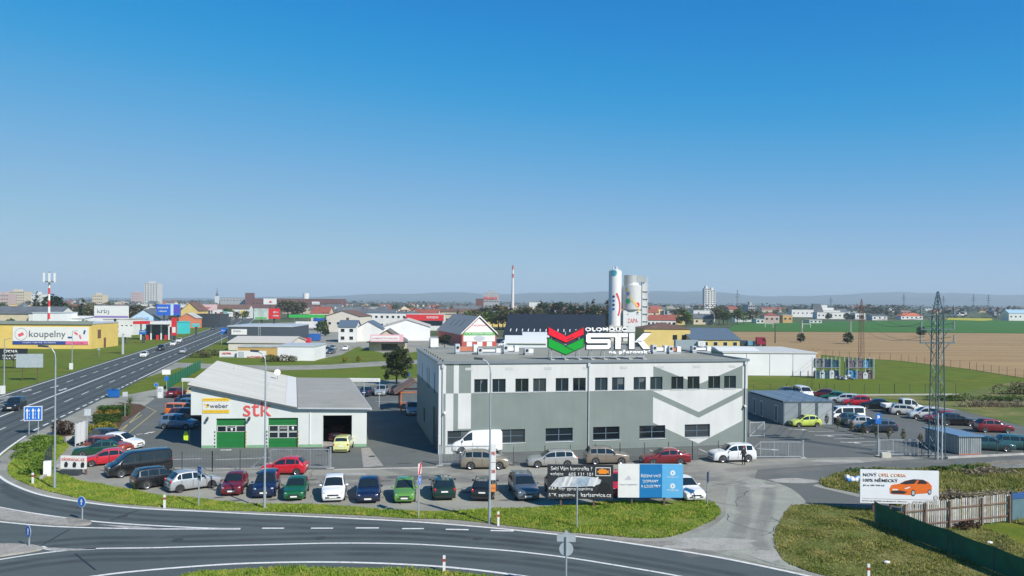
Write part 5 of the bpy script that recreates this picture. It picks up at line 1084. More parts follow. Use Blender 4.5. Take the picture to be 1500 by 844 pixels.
shrub(118, 640, [(0, 0, .45, .9, .7, .5), (.8, .8, .5, .7, .7, .5)], 900, .1, lm_yg, 'low lime green shrub left of the golden hedge')
for u_, v_, lb in ((137, 624, 'left'), (166, 622, 'right')): pass
def hedge(u0, v0, u1, v1, wdt, h, m, label, seed):
    a, b = Vector(G(u0, v0)), Vector(G(u1, v1)); d = b - a; o = thing('clipped_hedge', label, 'hedge', (a.x, a.y, .05), math.atan2(d.y, d.x)); r = random.Random(seed); mb = MB()
    L = d.length; MB().box(.12, L - .12, .12, wdt - .12, 0, h - .12).build('inner_mass', m, o)
    for _ in range(int(L * wdt * 220)):
        f = r.random(); p_ = Vector((r.uniform(0, L), r.uniform(0, wdt), h + r.uniform(-.05, .06))) if f < .5 else Vector((r.uniform(0, L), r.uniform(-.05, .08), r.uniform(0, h)))
        s = .09; M = Matrix.Rotation(r.uniform(0, 6.28), 3, 'Z') @ Matrix.Rotation(r.uniform(-1, 1), 3, 'X'); i = len(mb.v); mb.v += [tuple(p_ + M @ Vector(v)) for v in ((-s, -s * .5, 0), (s, -s * .5, 0), (s * .6, s * .5, 0), (-s * .5, s * .6, 0))]; mb.f.append((i, i + 1, i + 2, i + 3))
    mb.build('foliage', m, o)
hedge(135, 622, 180, 619, 1.1, 1.0, lm_box, 'clipped green box hedge front row in the garden bed', 3)
hedge(141, 611, 188, 610, 1.6, 1.2, lm_box, 'clipped green box hedge back row in the garden bed', 4)
for u_, v_, lb in ((143, 615.5, 'first amber dome shrub between the clipped hedges, nearest the road'), (160, 615, 'middle amber dome shrub between the clipped hedges'), (171, 615, 'third amber dome shrub between the clipped hedges, nearest the garage')): shrub(u_, v_, [(0, 0, .75, .55, .5, .5)], 260, .09, lm_orange, lb, 'amber dome shrubs')
# yucca
x_, y_ = G(190, 596); o = thing('yucca_plant', 'spiky yellow green yucca at the end of the garden bed', 'plant', (x_, y_, .05)); mb = MB(); r = random.Random(4)
for i in range(46): a = r.uniform(0, 6.28); e_ = r.uniform(.2, 1.3); dx, dy, dz = math.cos(a) * math.cos(e_) * 1.2, math.sin(a) * math.cos(e_) * 1.2, .5 + math.sin(e_) * 1.2; i0 = len(mb.v); mb.v += [(-.05 * math.sin(a), .05 * math.cos(a), .5), (.05 * math.sin(a), -.05 * math.cos(a), .5), (dx, dy, dz)]; mb.f.append((i0, i0 + 1, i0 + 2))
mb.build('leaf_rosette', lm_yg, o); MB().cyl((0, 0, 0), (0, 0, .55), .12, .1, 7).build('stem', bark, o)
x_, y_ = G(181, 603); o = tag(MB().cyl((0, 0, 0), (0, 0, .7), .4, .5, 12).build('planter', mat('terracotta', (.2, .09, .06), .8, var=.15)), 'round terracotta planter by the clipped hedges', 'planter'); o.location = (x_, y_, .06)
# leafy ground cover on the shrub island at the left
r = random.Random(3); L = []
for i in range(60):
    u_, v_ = r.uniform(20, 84), r.uniform(642, 697)
    if u_ < 20 + abs(v_ - 676) * .6 or (u_ > 66 and v_ > 660): continue
    x_, y_ = G(u_, v_); L.append((x_, y_, r.uniform(.05, .22), r.uniform(.6, 1.3), r.uniform(.6, 1.3), r.uniform(.15, .38)))
o = obj('undergrowth', leaves(L, 9000, .11, 9), lm_yg); o['kind'] = 'stuff'; tag(o, 'bright green weedy undergrowth on the island inside the road curve', 'undergrowth')
for k, (u_, v_) in enumerate(((1211, 623), (1227, 629), (1247, 634), (1264, 638), (1283, 642), (1302, 644.5), (1323, 648), (1348, 656))):
    shrub(u_, v_, [(0, 0, .75, .28, .28, .55), (0, 0, 1.2, .2, .2, .35)], 260, .07, leaf_mat('young_conifer', (.05, .055, .02), (.09, .09, .035), (.13, .11, .05), 4) if k == 0 else MATS['young_conifer'], ['first', 'second', 'third', 'fourth', 'fifth', 'sixth', 'seventh', 'eighth'][k] + ' young upright shrub from the grey cabins along the lot edge', 'young shrubs along the lot edge')
# dry brush heaps at the right
for u_, v_, wd_, hh, m_, lb in ((1385, 735, 3.2, .8, lm_straw, 'straw coloured brush heap right of the car billboard'), (1440, 738, 3.6, .9, lm_straw, 'dry brush heap behind the plank fence middle'), (1490, 735, 2.6, .9, lm_straw, 'dry brush heap behind the plank fence right end'), (1400, 690, 2.8, .45, lm_box, 'green weedy mound behind the car billboard'), (1440, 694, 2.6, .5, lm_straw, 'brown weedy mound beside the timber pile'), (1492, 578, 6, 2.2, lm_rust, 'dark earthy brush bank at the lawn corner near the right edge'), (1440, 588, 7, 1.1, lm_box, 'low overgrown bank behind the maroon hatchback'), (1480, 596, 8, 1.0, lm_straw, 'dry overgrown bank above the right lot'), (1400, 772, 1.6, .5, lm_rust, 'pile of brown prunings inside the net fence'), (1280, 694, 2.2, .4, lm_box, 'flat green weed patch behind the car billboard')):
    r = random.Random(int(u_ * 3 + v_)); shrub(u_, v_, [(r.uniform(-wd_, wd_), r.uniform(-.6, .8), hh * .3, wd_ * .35, .8, hh * r.uniform(.4, .8)) for _ in range(7)], int(900 * wd_ / 2), .13, m_, lb, None, 'brush_heap', False)
for u_, v_, h_ in ((1468, 836, 2.1),):
    x_, y_ = G(u_, v_); tree(x_, y_, h_, 'b', lm_brown, 'bare sapling growing beside the green net fence', None, 'sapling', .6)
for u_, v_, h_, lb in ((1242, 504, 6, 'round field bush at a concrete pole in the ploughed field'), (1173, 502, 5, 'small field bush left in the ploughed field'), (1349, 493, 6.5, 'lone round bush at the far field edge beside the pylon')): x_, y_ = G(u_, v_); tree(x_, y_, h_ * .8, 'd', lm_dark, lb, None, 'field_bush', 1.1)
for u_, v_, wd_ in ((290, 524, 3), (308, 521, 3.5), (395, 530, 2), (418, 530, 2.5)):
    shrub(u_, v_, [(0, 0, .7, wd_, 1.2, 1.1), (wd_ * .6, .5, .6, wd_ * .6, 1, .9)], 700, .2, lm_brown, {290: 'brownish hedge scrub at the main road fork', 308: 'olive scrub right of the road fork', 395: 'olive scrub before the yellow shed', 418: 'dark scrub before the white hall wall'}[u_], None, 'scrub', False)
for u_, v_, lb in ((505, 531, 'yellow flowering bush by the back path, left one'), (525, 531, 'yellow flowering bush by the back path, right one')): shrub(u_, v_, [(0, 0, .8, .7, .7, .8)], 240, .14, lm_yel, lb, None, 'flowering_bush', False)

# ---------------- the far town: trees, houses, hills, haze ----------------
cols = {'white': (.62, .62, .6), 'cream': (.55, .47, .33), 'pink': (.46, .34, .31), 'grey': (.32, .33, .34), 'yellow': (.6, .46, .16), 'ochre': (.5, .3, .12)}
rcols = {'red': (.26, .075, .05), 'brown': (.14, .08, .06), 'slate': (.1, .115, .13), 'dark': (.05, .052, .055), 'pale': (.42, .42, .4)}
def cm_(c): return mat(c + '_wall', cols[c], .85, var=.08, scale=.3)
def rm_(c): return mat(c + '_roof_tiles', rcols[c], .8, var=.2, scale=.4)
def bld(name, label, u0, u1, Y, ve, vr=None, kind='flat', wall=None, roof=None, depth=12, rz=0, nx=0, nz=1, cat='building', group=None, wc=None, ov=.35):
    xa = Z(u0, 440, Y)[0]; xb = Z(u1, 440, Y)[0]; w = xb - xa; uc = (u0 + u1) / 2; ze = max(2.2, Z(uc, ve, Y)[1]); zr = Z(uc, vr, Y)[1] if vr else ze + .3
    wall = wall if not isinstance(wall, str) else cm_(wall); roof = roof if not isinstance(roof, str) else rm_(roof)
    o = thing(name, label, cat, (xa, Y, 0), R(rz), group); mb = MB()
    if kind == 'gy':
        mb.ext([(0, 0, 0), (w, 0, 0), (w, 0, ze), (w / 2, 0, zr), (0, 0, ze)], (0, depth, 0))
        sl = (zr - ze) / (w / 2); e = ov
        for sg in (0, 1):
            a = [(-e, -e, ze - e * sl + .02), (w / 2, -e, zr + .02), (w / 2, depth + e, zr + .02), (-e, depth + e, ze - e * sl + .02)]
            if sg: a = [(w - p_[0], p_[1], p_[2]) for p_ in a]
            MB().ext(a, (0, 0, .22)).build('roof', roof, o, fix=True)
    elif kind == 'gx':
        mb.ext([(0, 0, 0), (0, depth, 0), (0, depth, ze), (0, depth / 2, zr), (0, 0, ze)], (w, 0, 0)); sl = (zr - ze) / (depth / 2); e = ov
        for sg in (0, 1):
            a = [(-e, -e, ze - e * sl + .02), (w + e, -e, ze - e * sl + .02), (w + e, depth / 2, zr + .02), (-e, depth / 2, zr + .02)]
            if sg: a = [(p_[0], depth - p_[1], p_[2]) for p_ in a]
            MB().ext(a, (0, 0, .22)).build('roof', roof, o, fix=True)
    elif kind == 'hip':
        mb.box(0, w, 0, depth, 0, ze); e = ov; k = min(w, depth) / 2; zt = zr; h_ = MB()
        if w >= depth: rd = [(k, depth / 2, zt), (w - k, depth / 2, zt)]
        else: rd = [(w / 2, k, zt), (w / 2, depth - k, zt)]
        A, B, C_, D_ = (-e, -e, ze), (w + e, -e, ze), (w + e, depth + e, ze), (-e, depth + e, ze)
        if w >= depth: h_.poly([A, B, rd[1], rd[0]]); h_.poly([B, C_, rd[1]]); h_.poly([C_, D_, rd[0], rd[1]]); h_.poly([D_, A, rd[0]])
        else: h_.poly([A, B, rd[0]]); h_.poly([B, C_, rd[1], rd[0]]); h_.poly([C_, D_, rd[1]]); h_.poly([D_, A, rd[0], rd[1]])
        h_.poly([D_, C_, B, A]); h_.build('roof', roof, o)
    else:
        mb.box(0, w, 0, depth, 0, ze); MB().box(-.15, w + .15, -.15, depth + .15, ze, ze + .35).build('roof', roof or wall, o)
    mb.build('wall', wall, o, fix=True)
    if kind in ('gx', 'gy', 'hip') and cat == 'house': MB().box(w * .3, w * .3 + .9, depth * .5 - .45, depth * .5 + .45, ze, zr + 1.1).build('chimney', bark, o)
    if nx:
        ww = min(1.5, w / nx * .5) if not wc else wc; fh = ze / nz
        for j in range(nz):
            for i in range(nx):
                xc = w * (i + .5) / nx; zc = fh * (j + .55); hh = min(1.4, fh * .5)
                if Y < 450:
                    q = MB().box(xc - ww / 2, xc + ww / 2, -.06, -.003, zc - hh / 2, zc + hh / 2).build('window', wht, o); MB().box(xc - ww / 2 + .1, xc + ww / 2 - .1, -.075, -.061, zc - hh / 2 + .1, zc + hh / 2 - .1).build('pane', glass, q)
                else: MB().box(xc - ww / 2, xc + ww / 2, -.06, -.003, zc - hh / 2, zc + hh / 2).build('window', glass, o)
    return o, w, ze, zr
cor = mat('white_cladding', (.7, .71, .71), .6, var=.05, scale=.3)
ylw = mat('yellow_cladding', (.66, .48, .13), .7, var=.07, scale=.3)
# left of the main road
o, w, ze, zr = bld('yellow_warehouse', 'long yellow warehouse with bathroom shop banner left of the main road', -110, 128, 234, 474.5, None, 'flat', ylw, lsteel, 18, 3, 0); MB().box(-.3, w + .3, -.4, .2, ze - .1, ze + .9).build('eaves_band', mat('eaves_grey_green', (.22, .25, .23), .6, var=.06), o)
fx = lambda u: (Z(u, 480, 234)[0] - o.location.x); bw = MB().box(fx(15), fx(124), -.12, -.02, 1.3, 6.5).build('shop_banner', wht, o); MB().box(fx(15), fx(91), -.16, -.121, 1.3, 2.3).build('banner_strip', mat('banner_navy', (.03, .06, .25), .5, var=.03), bw); MB().box(fx(91), fx(123.5), -.16, -.121, 1.3, 2.3).build('banner_strip', mat('banner_pink', (.65, .15, .28), .5, var=.03), bw)
text('koupelny', fx(38.5), fx(91), 2.9, 5.4, -.19, mat('banner_grey', (.1, .1, .13), .6, var=0), bw, .0, .05); text('studio návrhy dodávka', fx(29), fx(77), 1.55, 2.05, -.2, wht, bw, .01); text('585 123 456', fx(100), fx(116), 1.6, 2.0, -.2, mat('banner_red', (.5, .03, .08), .5, var=0), bw)
for rr_, m_ in ((1.8, MATS['banner_grey']), (1.7, wht)): MB().cyl((fx(27), -.13 - (1.9 - rr_) * .2, 4.3), (fx(27), -.122, 4.3), rr_, n=24).build('emblem_ring', m_, bw)
MB().rbox((fx(27), -.18, 4.2), (1.6, .04, .9), Matrix.Rotation(-.4, 3, 'Y')).build('emblem', mat('emblem_pink', (.7, .1, .15), .5, var=.05), bw)
for i, (uu, zz, c) in enumerate(((97, 3.4, 'banner_navy'), (106, 4.6, 'emblem_pink'), (112, 3.6, 'banner_pink'), (118, 5.0, 'banner_navy'))): MB().rbox((fx(uu), -.15, zz), (1.2, .04, .5), Matrix.Rotation(.6 * i, 3, 'Y')).build('flower_print', MATS[c], bw)
MB().box(w + .003, w + .06, 8, 9.4, 0, 3).build('door', mat('door_brown', (.16, .08, .05), .6), o); MB().box(w + .003, w + .06, 4, 6, 3, 5.6).build('window', mat('door_brown', (.16, .08, .05), .6), o)
bld('white_shed', 'white flat block with small penthouse behind the yellow warehouse', 48, 84, 300, 459, None, 'flat', cor, lsteel, 14)
bld('white_hall', 'low white vaulted hall right of the antenna mast', 84, 124, 310, 466.5, 464, 'gx', cor, wht, 14)
bld('long_farm_house', 'long house with dark grey roof at the left edge', -30, 43, 350, 459.5, 449.5, 'gx', 'cream', 'slate', 12, 0, 6)
bld('blue_roof_hall', 'hall with blue grey roof behind the antenna mast', 42, 88, 345, 459, 450, 'gx', 'white', 'slate', 12, 0, 4)
mast = thing('antenna_mast', 'red and white banded phone mast with white antenna panels', 'antenna mast', (Z(72, 440, 300)[0], 300, 0)); zt = Z(72, 398, 300)[1]
for i in range(9): MB().cyl((0, 0, zt * .85 * i / 9), (0, 0, zt * .85 * (i + 1) / 9), .5 - .02 * i, .48 - .02 * i, 10).build('mast_section', (wht, red_m)[i % 2] if i > 2 else lsteel, mast)
MB().cyl((0, 0, zt * .845), (0, 0, zt * .855), 1.9, n=12).cyl((0, 0, zt * .86), (0, 0, zt), .2, n=6).build('platform', dsteel, mast)
for i in range(6): a = i * math.pi / 3; MB().box(2 * math.cos(a) - .3, 2 * math.cos(a) + .3, 2 * math.sin(a) - .2, 2 * math.sin(a) + .2, zt * .84, zt * .98).build('antenna_panel', wht, mast)
def ad(u0, u1, v0, v1, Y, label, face, words=(), fields=(), posts=(0,)):
    xa, xb = Z(u0, 440, Y)[0], Z(u1, 440, Y)[0]; uc = (u0 + u1) / 2; za, zb_ = Z(uc, v1, Y)[1], Z(uc, v0, Y)[1]; w = xb - xa; o = thing('hoarding', label, 'billboard', ((xa + xb) / 2, Y, 0), 0, 'distant advertising hoardings'); MB().box(-w / 2, w / 2, 0, .4, za, zb_).build('panel', face, o); q = on(w, za, zb_)
    for f in posts: MB().cyl((f * w, .9, 0), (f * w, .9, zb_ - .4), .45, n=8).build('post', dsteel, o); MB().box(f * w - .3, f * w + .3, .401, .6, za + .3, zb_ - .3).build('bracket', dsteel, o)
    for (a, b, c, d, m) in fields: flat('printed_field', fq(q, [(a, c), (b, c), (b, d), (a, d)]), m, o, -.05, .04)
    for s_, r_, m in words: text(s_, *q(*r_), -.1, m, o, .02, .03)
    return o
tq0 = mat('turquoise_paint', (.05, .5, .5), .5, var=.06)
nv, pk_ = MATS['banner_navy'], MATS['banner_pink']
ad(138, 188, 448, 467, 285, 'white hoarding with purple strip on a black mast', wht, [('krby', (.1, .5, .35, .8), pg)], [(0, 1, .08, .22, mat('print_violet', (.25, .18, .45), .5, var=0))], (.08,))
ad(229, 264, 446, 462, 400, 'bright blue hoarding beyond the petrol station', mat('print_sky_blue', (.02, .12, .55), .5, var=.05), [('avizovaný', (.05, .5, .55, .8), wht), ('nábytek', (.1, .45, .25, .45), wht)], [(.6, .72, 0, 1, mat('print_pale', (.5, .62, .8), .5, var=0)), (.75, .95, .2, .85, mat('print_purple', (.12, .06, .45), .5, var=0))], (-.2, .2))
ad(372, 393, 452, 468, 330, 'white green landscape hoarding above the dark grey hall', mat('print_grey_green', (.42, .5, .46), .5, var=.25, scale=.4), [], [(.1, .9, .05, .2, mat('print_green', (.1, .4, .08), .5, var=0))], (0,))
ad(392, 410, 452, 467, 332, 'red hoarding beside the landscape one above the dark grey hall', red_m, [('akce', (.45, .85, .55, .75), wht), ('sleva', (.45, .9, .2, .4), wht)], [], (0,))
ad(386, 405, 437.5, 446, 700, 'white hoarding on top of the distant town', wht, [('▲', (.4, .7, .3, .7), red_m)], [], (0,))
ad(294, 318, 446, 455, 480, 'pale pink hoarding left of the main road', mat('print_blush', (.62, .45, .46), .5, var=.15), [('bazar', (.1, .6, .3, .7), red_m)], [], (0,))
ad(457, 468, 442, 446, 900, 'small white hoarding by the brown factory', wht, [], [(.1, .9, .2, .5, pg)])
for u0, u1, v0, v1, Y, m_, lb in ((276, 286, 463, 470, 420, red_m, 'small red board beside the orange kiosk'), (300, 312, 462, 468, 440, mat('print_blush', (.62, .45, .46), .5, var=.15), 'pink banner on the dark showroom front'), (318, 326, 459, 467, 450, red_m, 'red flag board right of the dark showroom'), (327, 333, 456, 466, 470, mat('print_teal', (.1, .4, .4), .5, var=.1), 'teal board far along the main road'), (332, 341, 457, 464, 480, wht, 'white board at the road bend'), (352, 358, 455, 462, 560, mat('signal_yellow', (.75, .5, .04), .5, var=.03), 'yellow board at the far road end'), (246, 252, 470, 480, 300, wht, 'white flag board at the petrol station'), (204, 214, 484, 490, 270, blue_m, 'low blue board before the petrol station'), (150, 162, 486, 497, 262, blue_m, 'blue container board under the white hoarding'), (170, 192, 481, 494, 268, wht, 'white service board before the shop row'), (281, 292, 474, 479, 330, tq0, 'turquoise fence board beside the road')):
    ad(u0, u1, v0, v1, Y, lb, m_, [], [(.1, .9, .55, .75, pg)], (0,))
o, w, ze, zr = bld('blue_gable_hall', 'hall with pale blue gable front behind the petrol station', 188, 230, 400, 468, 454, 'gy', mat('pale_blue_cladding', (.42, .56, .7), .6, var=.05, scale=.3), 'slate', 40, 12, 0); text('BENZ', w * .25, w * .7, ze * .95, ze * 1.2, -.1, mat('letter_blue', (.1, .3, .65), .5, var=0), o, .03, .08)
bld('shop_row', 'shop front with colourful display boards under the white hoarding', 136, 196, 330, 468, None, 'flat', 'white', 'pale', 10, 0, 9)
st = thing('petrol_station', 'petrol station with red and white canopy left of the main road', 'petrol station', (Z(195, 440, 290)[0], 290, 0)); w = Z(245, 440, 290)[0] - Z(195, 440, 290)[0]; zc = Z(220, 475, 290)[1]
MB().box(0, w * .5, 0, 8, zc, zc + 1.0).build('canopy', red_m, st); MB().box(w * .5 + .003, w, 0, 8, zc, zc + 1.0).build('canopy', wht, st); [MB().box(f * w, f * w + .4, 3, 3.4, 0, zc).build('column', wht, st) for f in (.1, .4, .7, .93)]; MB().box(w * .05, w * .7, 9, 15, 0, zc - .4).build('kiosk', mat('kiosk_glass_grey', (.12, .15, .18), .3, var=.1), st); [MB().box(f * w, f * w + .9, 3.6, 4.4, 0, 1.7).build('fuel_pump', red_m, st) for f in (.25, .55, .8)]
xq = Z(255, 440, 285)[0]; o = thing('price_totem', 'red petrol price totem beside the main road', 'sign', (xq, 285, 0)); MB().box(-.9, .9, 0, .5, 2, 8.3).build('panel', red_m, o); MB().box(-.6, .6, -.03, -.003, 3, 5).build('price_field', wht, o); MB().box(-.5, .5, .1, .4, 0, 2).build('foot', dsteel, o)
x_, y_ = G(180, 519); o = thing('info_totem', 'white roadside totem post beside the main road', 'sign', (x_, y_, 0)); MB().box(-.25, .25, -.1, .1, 0, 7.2).build('post', lsteel, o); MB().box(-1, 2.6, -.2, -.101, 5.5, 7.6).build('panel', wht, o)
bld('station_kiosk', 'small orange striped gabled kiosk near the road', 262, 287, 415, 466, 459, 'gy', mat('kiosk_orange', (.6, .2, .1), .6, var=.1), 'pale', 8)
bld('yellow_house', 'yellow gabled house with red brown roof left of the main road', 265, 291, 440, 455, 443.5, 'gy', 'yellow', 'brown', 14, 0, 2, 1, 'house')
bld('dark_showroom', 'dark low showroom left of the main road', 284, 322, 430, 461, None, 'flat', mat('dark_cladding', (.04, .05, .06), .5, var=.1), 'dark', 14)
tq = mat('turquoise_paint', (.05, .5, .5), .5, var=.06)
o, w, ze, zr = bld('turquoise_kiosk', 'turquoise kiosk beside the petrol totem', 258, 272, 345, 472, None, 'flat', tq, tq, 5)
bld('bus_shelter_hall', 'white low roof hall far left of the main road bend', 196, 262, 700, 446, None, 'flat', 'white', 'pale', 20)
# blue info sign by the road
xq = Z(328.5, 440, 265)[0]; o = thing('motorway_sign', 'blue direction board beside the dark grey hall', 'road sign', (xq, 265, 0), 0, 'road signs'); MB().box(-1.1, 1.1, -.06, 0, 3.6, 5.6).build('sign_plate', blue_m, o); MB().box(-.8, -.7, .0, .1, 0, 5.4).box(.7, .8, 0, .1, 0, 5.4).build('post', lsteel, o); text('Přerov', -.8, .8, 4.4, 5.0, -.08, wht, o)
# dealers in the middle distance
dg = mat('dark_grey_cladding', (.055, .07, .085), .55, var=.07, scale=.3)
o, w, ze, zr = bld('dark_grey_hall', 'dark grey cladded hall with small white sign and ladder', 334, 428, 262, 479, None, 'flat', dg, lsteel, 26, 3); MB().box(1.2, 6.2, -.1, -.003, ze - 2.6, ze - .8).build('sign_board', wht, o); text('STAVO', 1.8, 4.2, ze - 1.8, ze - 1.2, -.12, ink, o, .02)
mb = MB().box(w * .47, w * .47 + .08, -.2, -.12, 0, ze + .8).box(w * .5, w * .5 + .08, -.2, -.12, 0, ze + .8); [mb.box(w * .47 + .08, w * .5, -.19, -.13, .5 * i, .5 * i + .06) for i in range(1, 16)]; mb.build('ladder', lsteel, o)
bld('cream_shed', 'low cream shed with pale roof before the dark grey hall', 335, 425, 236, 506.5, 495.5, 'gx', mat('cream_plaster', (.6, .56, .48), .8, var=.05), mat('beige_roof', (.5, .47, .42), .8, var=.06), 18)
bld('ochre_wall_shed', 'ochre walled lean-to before the cream shed', 349, 406, 214, 509.5, None, 'flat', mat('ochre_wall_paint', (.5, .32, .1), .8, var=.06), 'pale', 6)
bld('white_panel_hall', 'white windowless hall with teal corner before the dealer yard', 407, 461, 197, 508, None, 'flat', cor, lsteel, 12)
ad(322, 347, 514.5, 525, 207, 'white dealer banner with red words before the ochre wall', wht, [('LAKOVNA', (.15, .7, .55, .85), red_m)], [(.1, .9, .15, .3, pg)], (-.3, .3)); ad(347.5, 390, 514, 527, 206, 'long white dealer banner with grey car picture', wht, [('AUTOSERVIS', (.35, .95, .2, .4), red_m)], [(.05, .25, .2, .9, pg)], (-.35, .35))
for k, (u0, u1, v0, v1, Y, c, lb) in enumerate(((441, 468, 489, 498.5, 292, (.02, .12, .4), 'blue shipping container in the dealer yard'), (459, 477, 466, 481, 400, (.01, .1, .4), 'tall blue container beside the green petrol canopy'), (433, 464, 471, 480, 395, (.65, .66, .66), 'white trailer box in the dealer yard'), (1085, 1096, 499, 508, 280, (.02, .05, .1), 'dark container left of the red lorry cab'), (1096, 1107, 500, 508, 279, (.1, .28, .4), 'light blue container beside the red lorry cab'), (990, 1023, 498.5, 511, 236, (.3, .36, .4), 'grey lorry trailer before the yellow building'), (1023, 1034, 500, 511, 235, (.68, .69, .69), 'white trailer end box before the yellow building'))):
    xa, xb = Z(u0, 440, Y)[0], Z(u1, 440, Y)[0]; za, zb_ = max(.3, Z(u0, v1, Y)[1]), Z(u0, v0, Y)[1]; o = thing('container', lb, 'container', (xa, Y, 0), 0, 'containers and trailers'); m_ = mat('container_paint_%d' % k, c, .6, var=.08); MB().box(0, xb - xa, 0, 2.5, za, zb_).build('box', m_, o); n = int((xb - xa) / .6)
    for i in range(n): MB().box(.1 + i * .6, .32 + i * .6, -.05, -.002, za + .1, zb_ - .1).build('rib', m_, o)
    MB().box(.3, .8, .3, 2.2, 0, za).box(xb - xa - .8, xb - xa - .3, .3, 2.2, 0, za).build('support', dsteel, o)
car('panel', 445, 506, 180, RED, 'red delivery van in the dealer yard', world=(Z(445, 440, 268)[0], 268)); car('hatch', 507, 514, 95, WHT, 'white car with red bonnet beside the pink banner shop', world=(Z(507, 440, 240)[0], 240))
for i, (u_, Y_) in enumerate(((470, 232), (476, 240), (482, 232), (488, 240), (474, 225), (486, 224))): car('hatch', 0, 0, 90 + (i % 2) * 180, (SIL, WHT, CAG)[i % 3], 'small pale car in the fenced dealer yard behind the white hall', 'pale cars in the dealer yard', detail=False, world=(Z(u_, 440, Y_)[0], Y_))
gs = thing('petrol_canopy', 'green petrol station canopy far behind the dealer yard', 'petrol station', (Z(423, 440, 450)[0], 450, 0)); w = Z(475, 440, 450)[0] - Z(423, 440, 450)[0]; zc = Z(450, 465.5, 450)[1]; MB().box(0, w, 0, 8, zc, zc + 1.6).build('canopy', mat('petrol_green', (.03, .38, .06), .5, var=.05), gs); [MB().box(f * w, f * w + .5, 3, 3.5, 0, zc).build('column', wht, gs) for f in (.1, .5, .9)]
bld('beige_gable_hall', 'beige gabled hall with dark windows beside the blue container', 477, 528, 380, 463.5, 455.5, 'gy', mat('beige_plaster', (.58, .54, .46), .8, var=.05), 'brown', 22, -4, 4, 1)
bld('white_house_slate_roof', 'white two-storey house with slate blue roof beside the path', 496, 521, 285, 479, 470.5, 'gx', 'white', mat('slate_blue_roof', (.09, .13, .18), .7, var=.1), 14, 4, 2, 2, 'house')
bld('white_gable_annex', 'white gabled annex right of the slate roofed house', 520, 560, 292, 482, 471, 'gy', 'white', MATS['slate_blue_roof'], 16, 4)
o, w, ze, zr = bld('banner_shop', 'low shop with pink arrow banner and grey canopy', 541, 593, 238, 501, 484, 'gy', 'cream', mat('old_brown_roof', (.16, .14, .12), .8, var=.1), 14, 5, 0); MB().box(-.5, w + 1, -2.5, -.003, ze - .2, ze + .15).build('canopy', dsteel, o); q_ = MB().box(.6, w - .3, -2.6, -2.51, ze + .15, ze + 2.3).build('banner', mat('banner_rose', (.7, .4, .45), .5, var=.05), o); MB().box(.9, w - 1.5, -2.64, -2.605, ze + .5, ze + 1.9).build('banner_field', wht, q_); text('KAMENICTVÍ PRODEJ', 1.2, w - 2, ze + .8, ze + 1.5, -2.68, MATS['banner_pink'], q_, .01, .02); MB().box(w * .35, w * .8, -.05, -.003, 0.2, 2.1).build('window', glass, o)
bld('white_vault_hall', 'white hall with shallow gable behind the pink banner shop', 562, 630, 300, 479, 468.5, 'gy', cor, mat('pale_beige_roof', (.46, .43, .39), .8, var=.05), 26, 6)
o, w, ze, zr = bld('office_row', 'long white flat roofed office row with regular windows', 523, 596, 420, 459, None, 'flat', 'white', MATS['slate_blue_roof'], 16, 2, 9, 2)
o, w, ze, zr = bld('red_band_store', 'store with long red sign band above a dark glass front', 595, 650, 405, 461, None, 'flat', 'white', 'pale', 16, 2); MB().box(0, w, -.3, -.003, ze - 3, ze).build('sign_band', red_m, o); text('KONZUM', w * .55, w * .85, ze - 2, ze - .9, -.35, wht, o, .02, .04); MB().box(.5, w - .5, -.1, -.003, ze - 5.6, ze - 3.2).build('glass_front', glass, o)
# red gabled hall
o, w, ze, zr = bld('red_gable_hall', 'red walled hall with long grey gable roof and white green gable sign', 677, 729, 265, 489, 464.5, 'gy', mat('red_hall_wall', (.42, .07, .055), .75, var=.08), mat('grey_sheet_roof', (.33, .32, .3), .7, var=.1, scale=.5), 46, 15, 0, ov=.6)
sg = flat('gable_sign', [(.5, 1.6), (w - .5, 1.6), (w - .5, ze), (w / 2, zr - .4), (.5, ze)], wht, o, -.12, .1); flat('green_band', [(.5, ze - .6), (w - .5, ze - .6), (w - .5, ze + .4), (.5, ze + .4)], MATS['print_green'], sg, -.16, .03); text('CARCENTRUM', w * .3, w * .7, ze + 2.4, ze + 3.0, -.16, red_m, sg, .0, .03); text('STK ZDARMA SERVIS', w * .12, w * .88, ze - .35, ze + .15, -.2, wht, sg, .01, .03); MB().ball((w * .5, -.16, 2.7), (2.0, .04, .9), 14, 6).build('car_picture', pg, sg)
for f in (.14, .44, .72): MB().box(w * f, w * f + 1.8, -.1, -.003, 0, 1.5).build('door', wht, o)
MB().ext([(-.3, -.62, ze - .2), (w / 2, -.62, zr + .05), (w + .3, -.62, ze - .2), (w + .3, -.62, ze + .25), (w / 2, -.62, zr + .55), (-.3, -.62, ze + .25)], (0, .1, 0)).build('verge_board', wht, o, fix=True)
for i in range(3): MB().rbox((w * .27 - .2, 14 + 9 * i, (ze + zr) / 2 + .4), (2.6, 1.4, .12), Matrix.Rotation(-math.atan2(zr - ze, w / 2), 3, 'Y')).build('skylight', mat('skylight_dark', (.1, .11, .12), .3), o)
x_, y_ = G(634, 513); lo = thing('lorry', 'white lorry with box body beside the red gabled hall', 'lorry', (x_, y_ + 2, 0), R(100)); MB().box(-4, 2.2, -1.2, 1.2, 1, 3.6).build('box_body', wht, lo); MB().box(2.4, 4.2, -1.1, 1.1, .5, 2.8).build('cab', wht, lo); [MB().cyl((x0_, s_ * 1.2, .5), (x0_, s_ * .9, .5), .5, n=12).build('wheel', tyre_m, lo) for x0_ in (-3, 3.2) for s_ in (1, -1)]
car('panel', 710, 0, 180, WHT, 'white red striped van right of the red gabled hall', world=(Z(741, 440, 262)[0], 262))
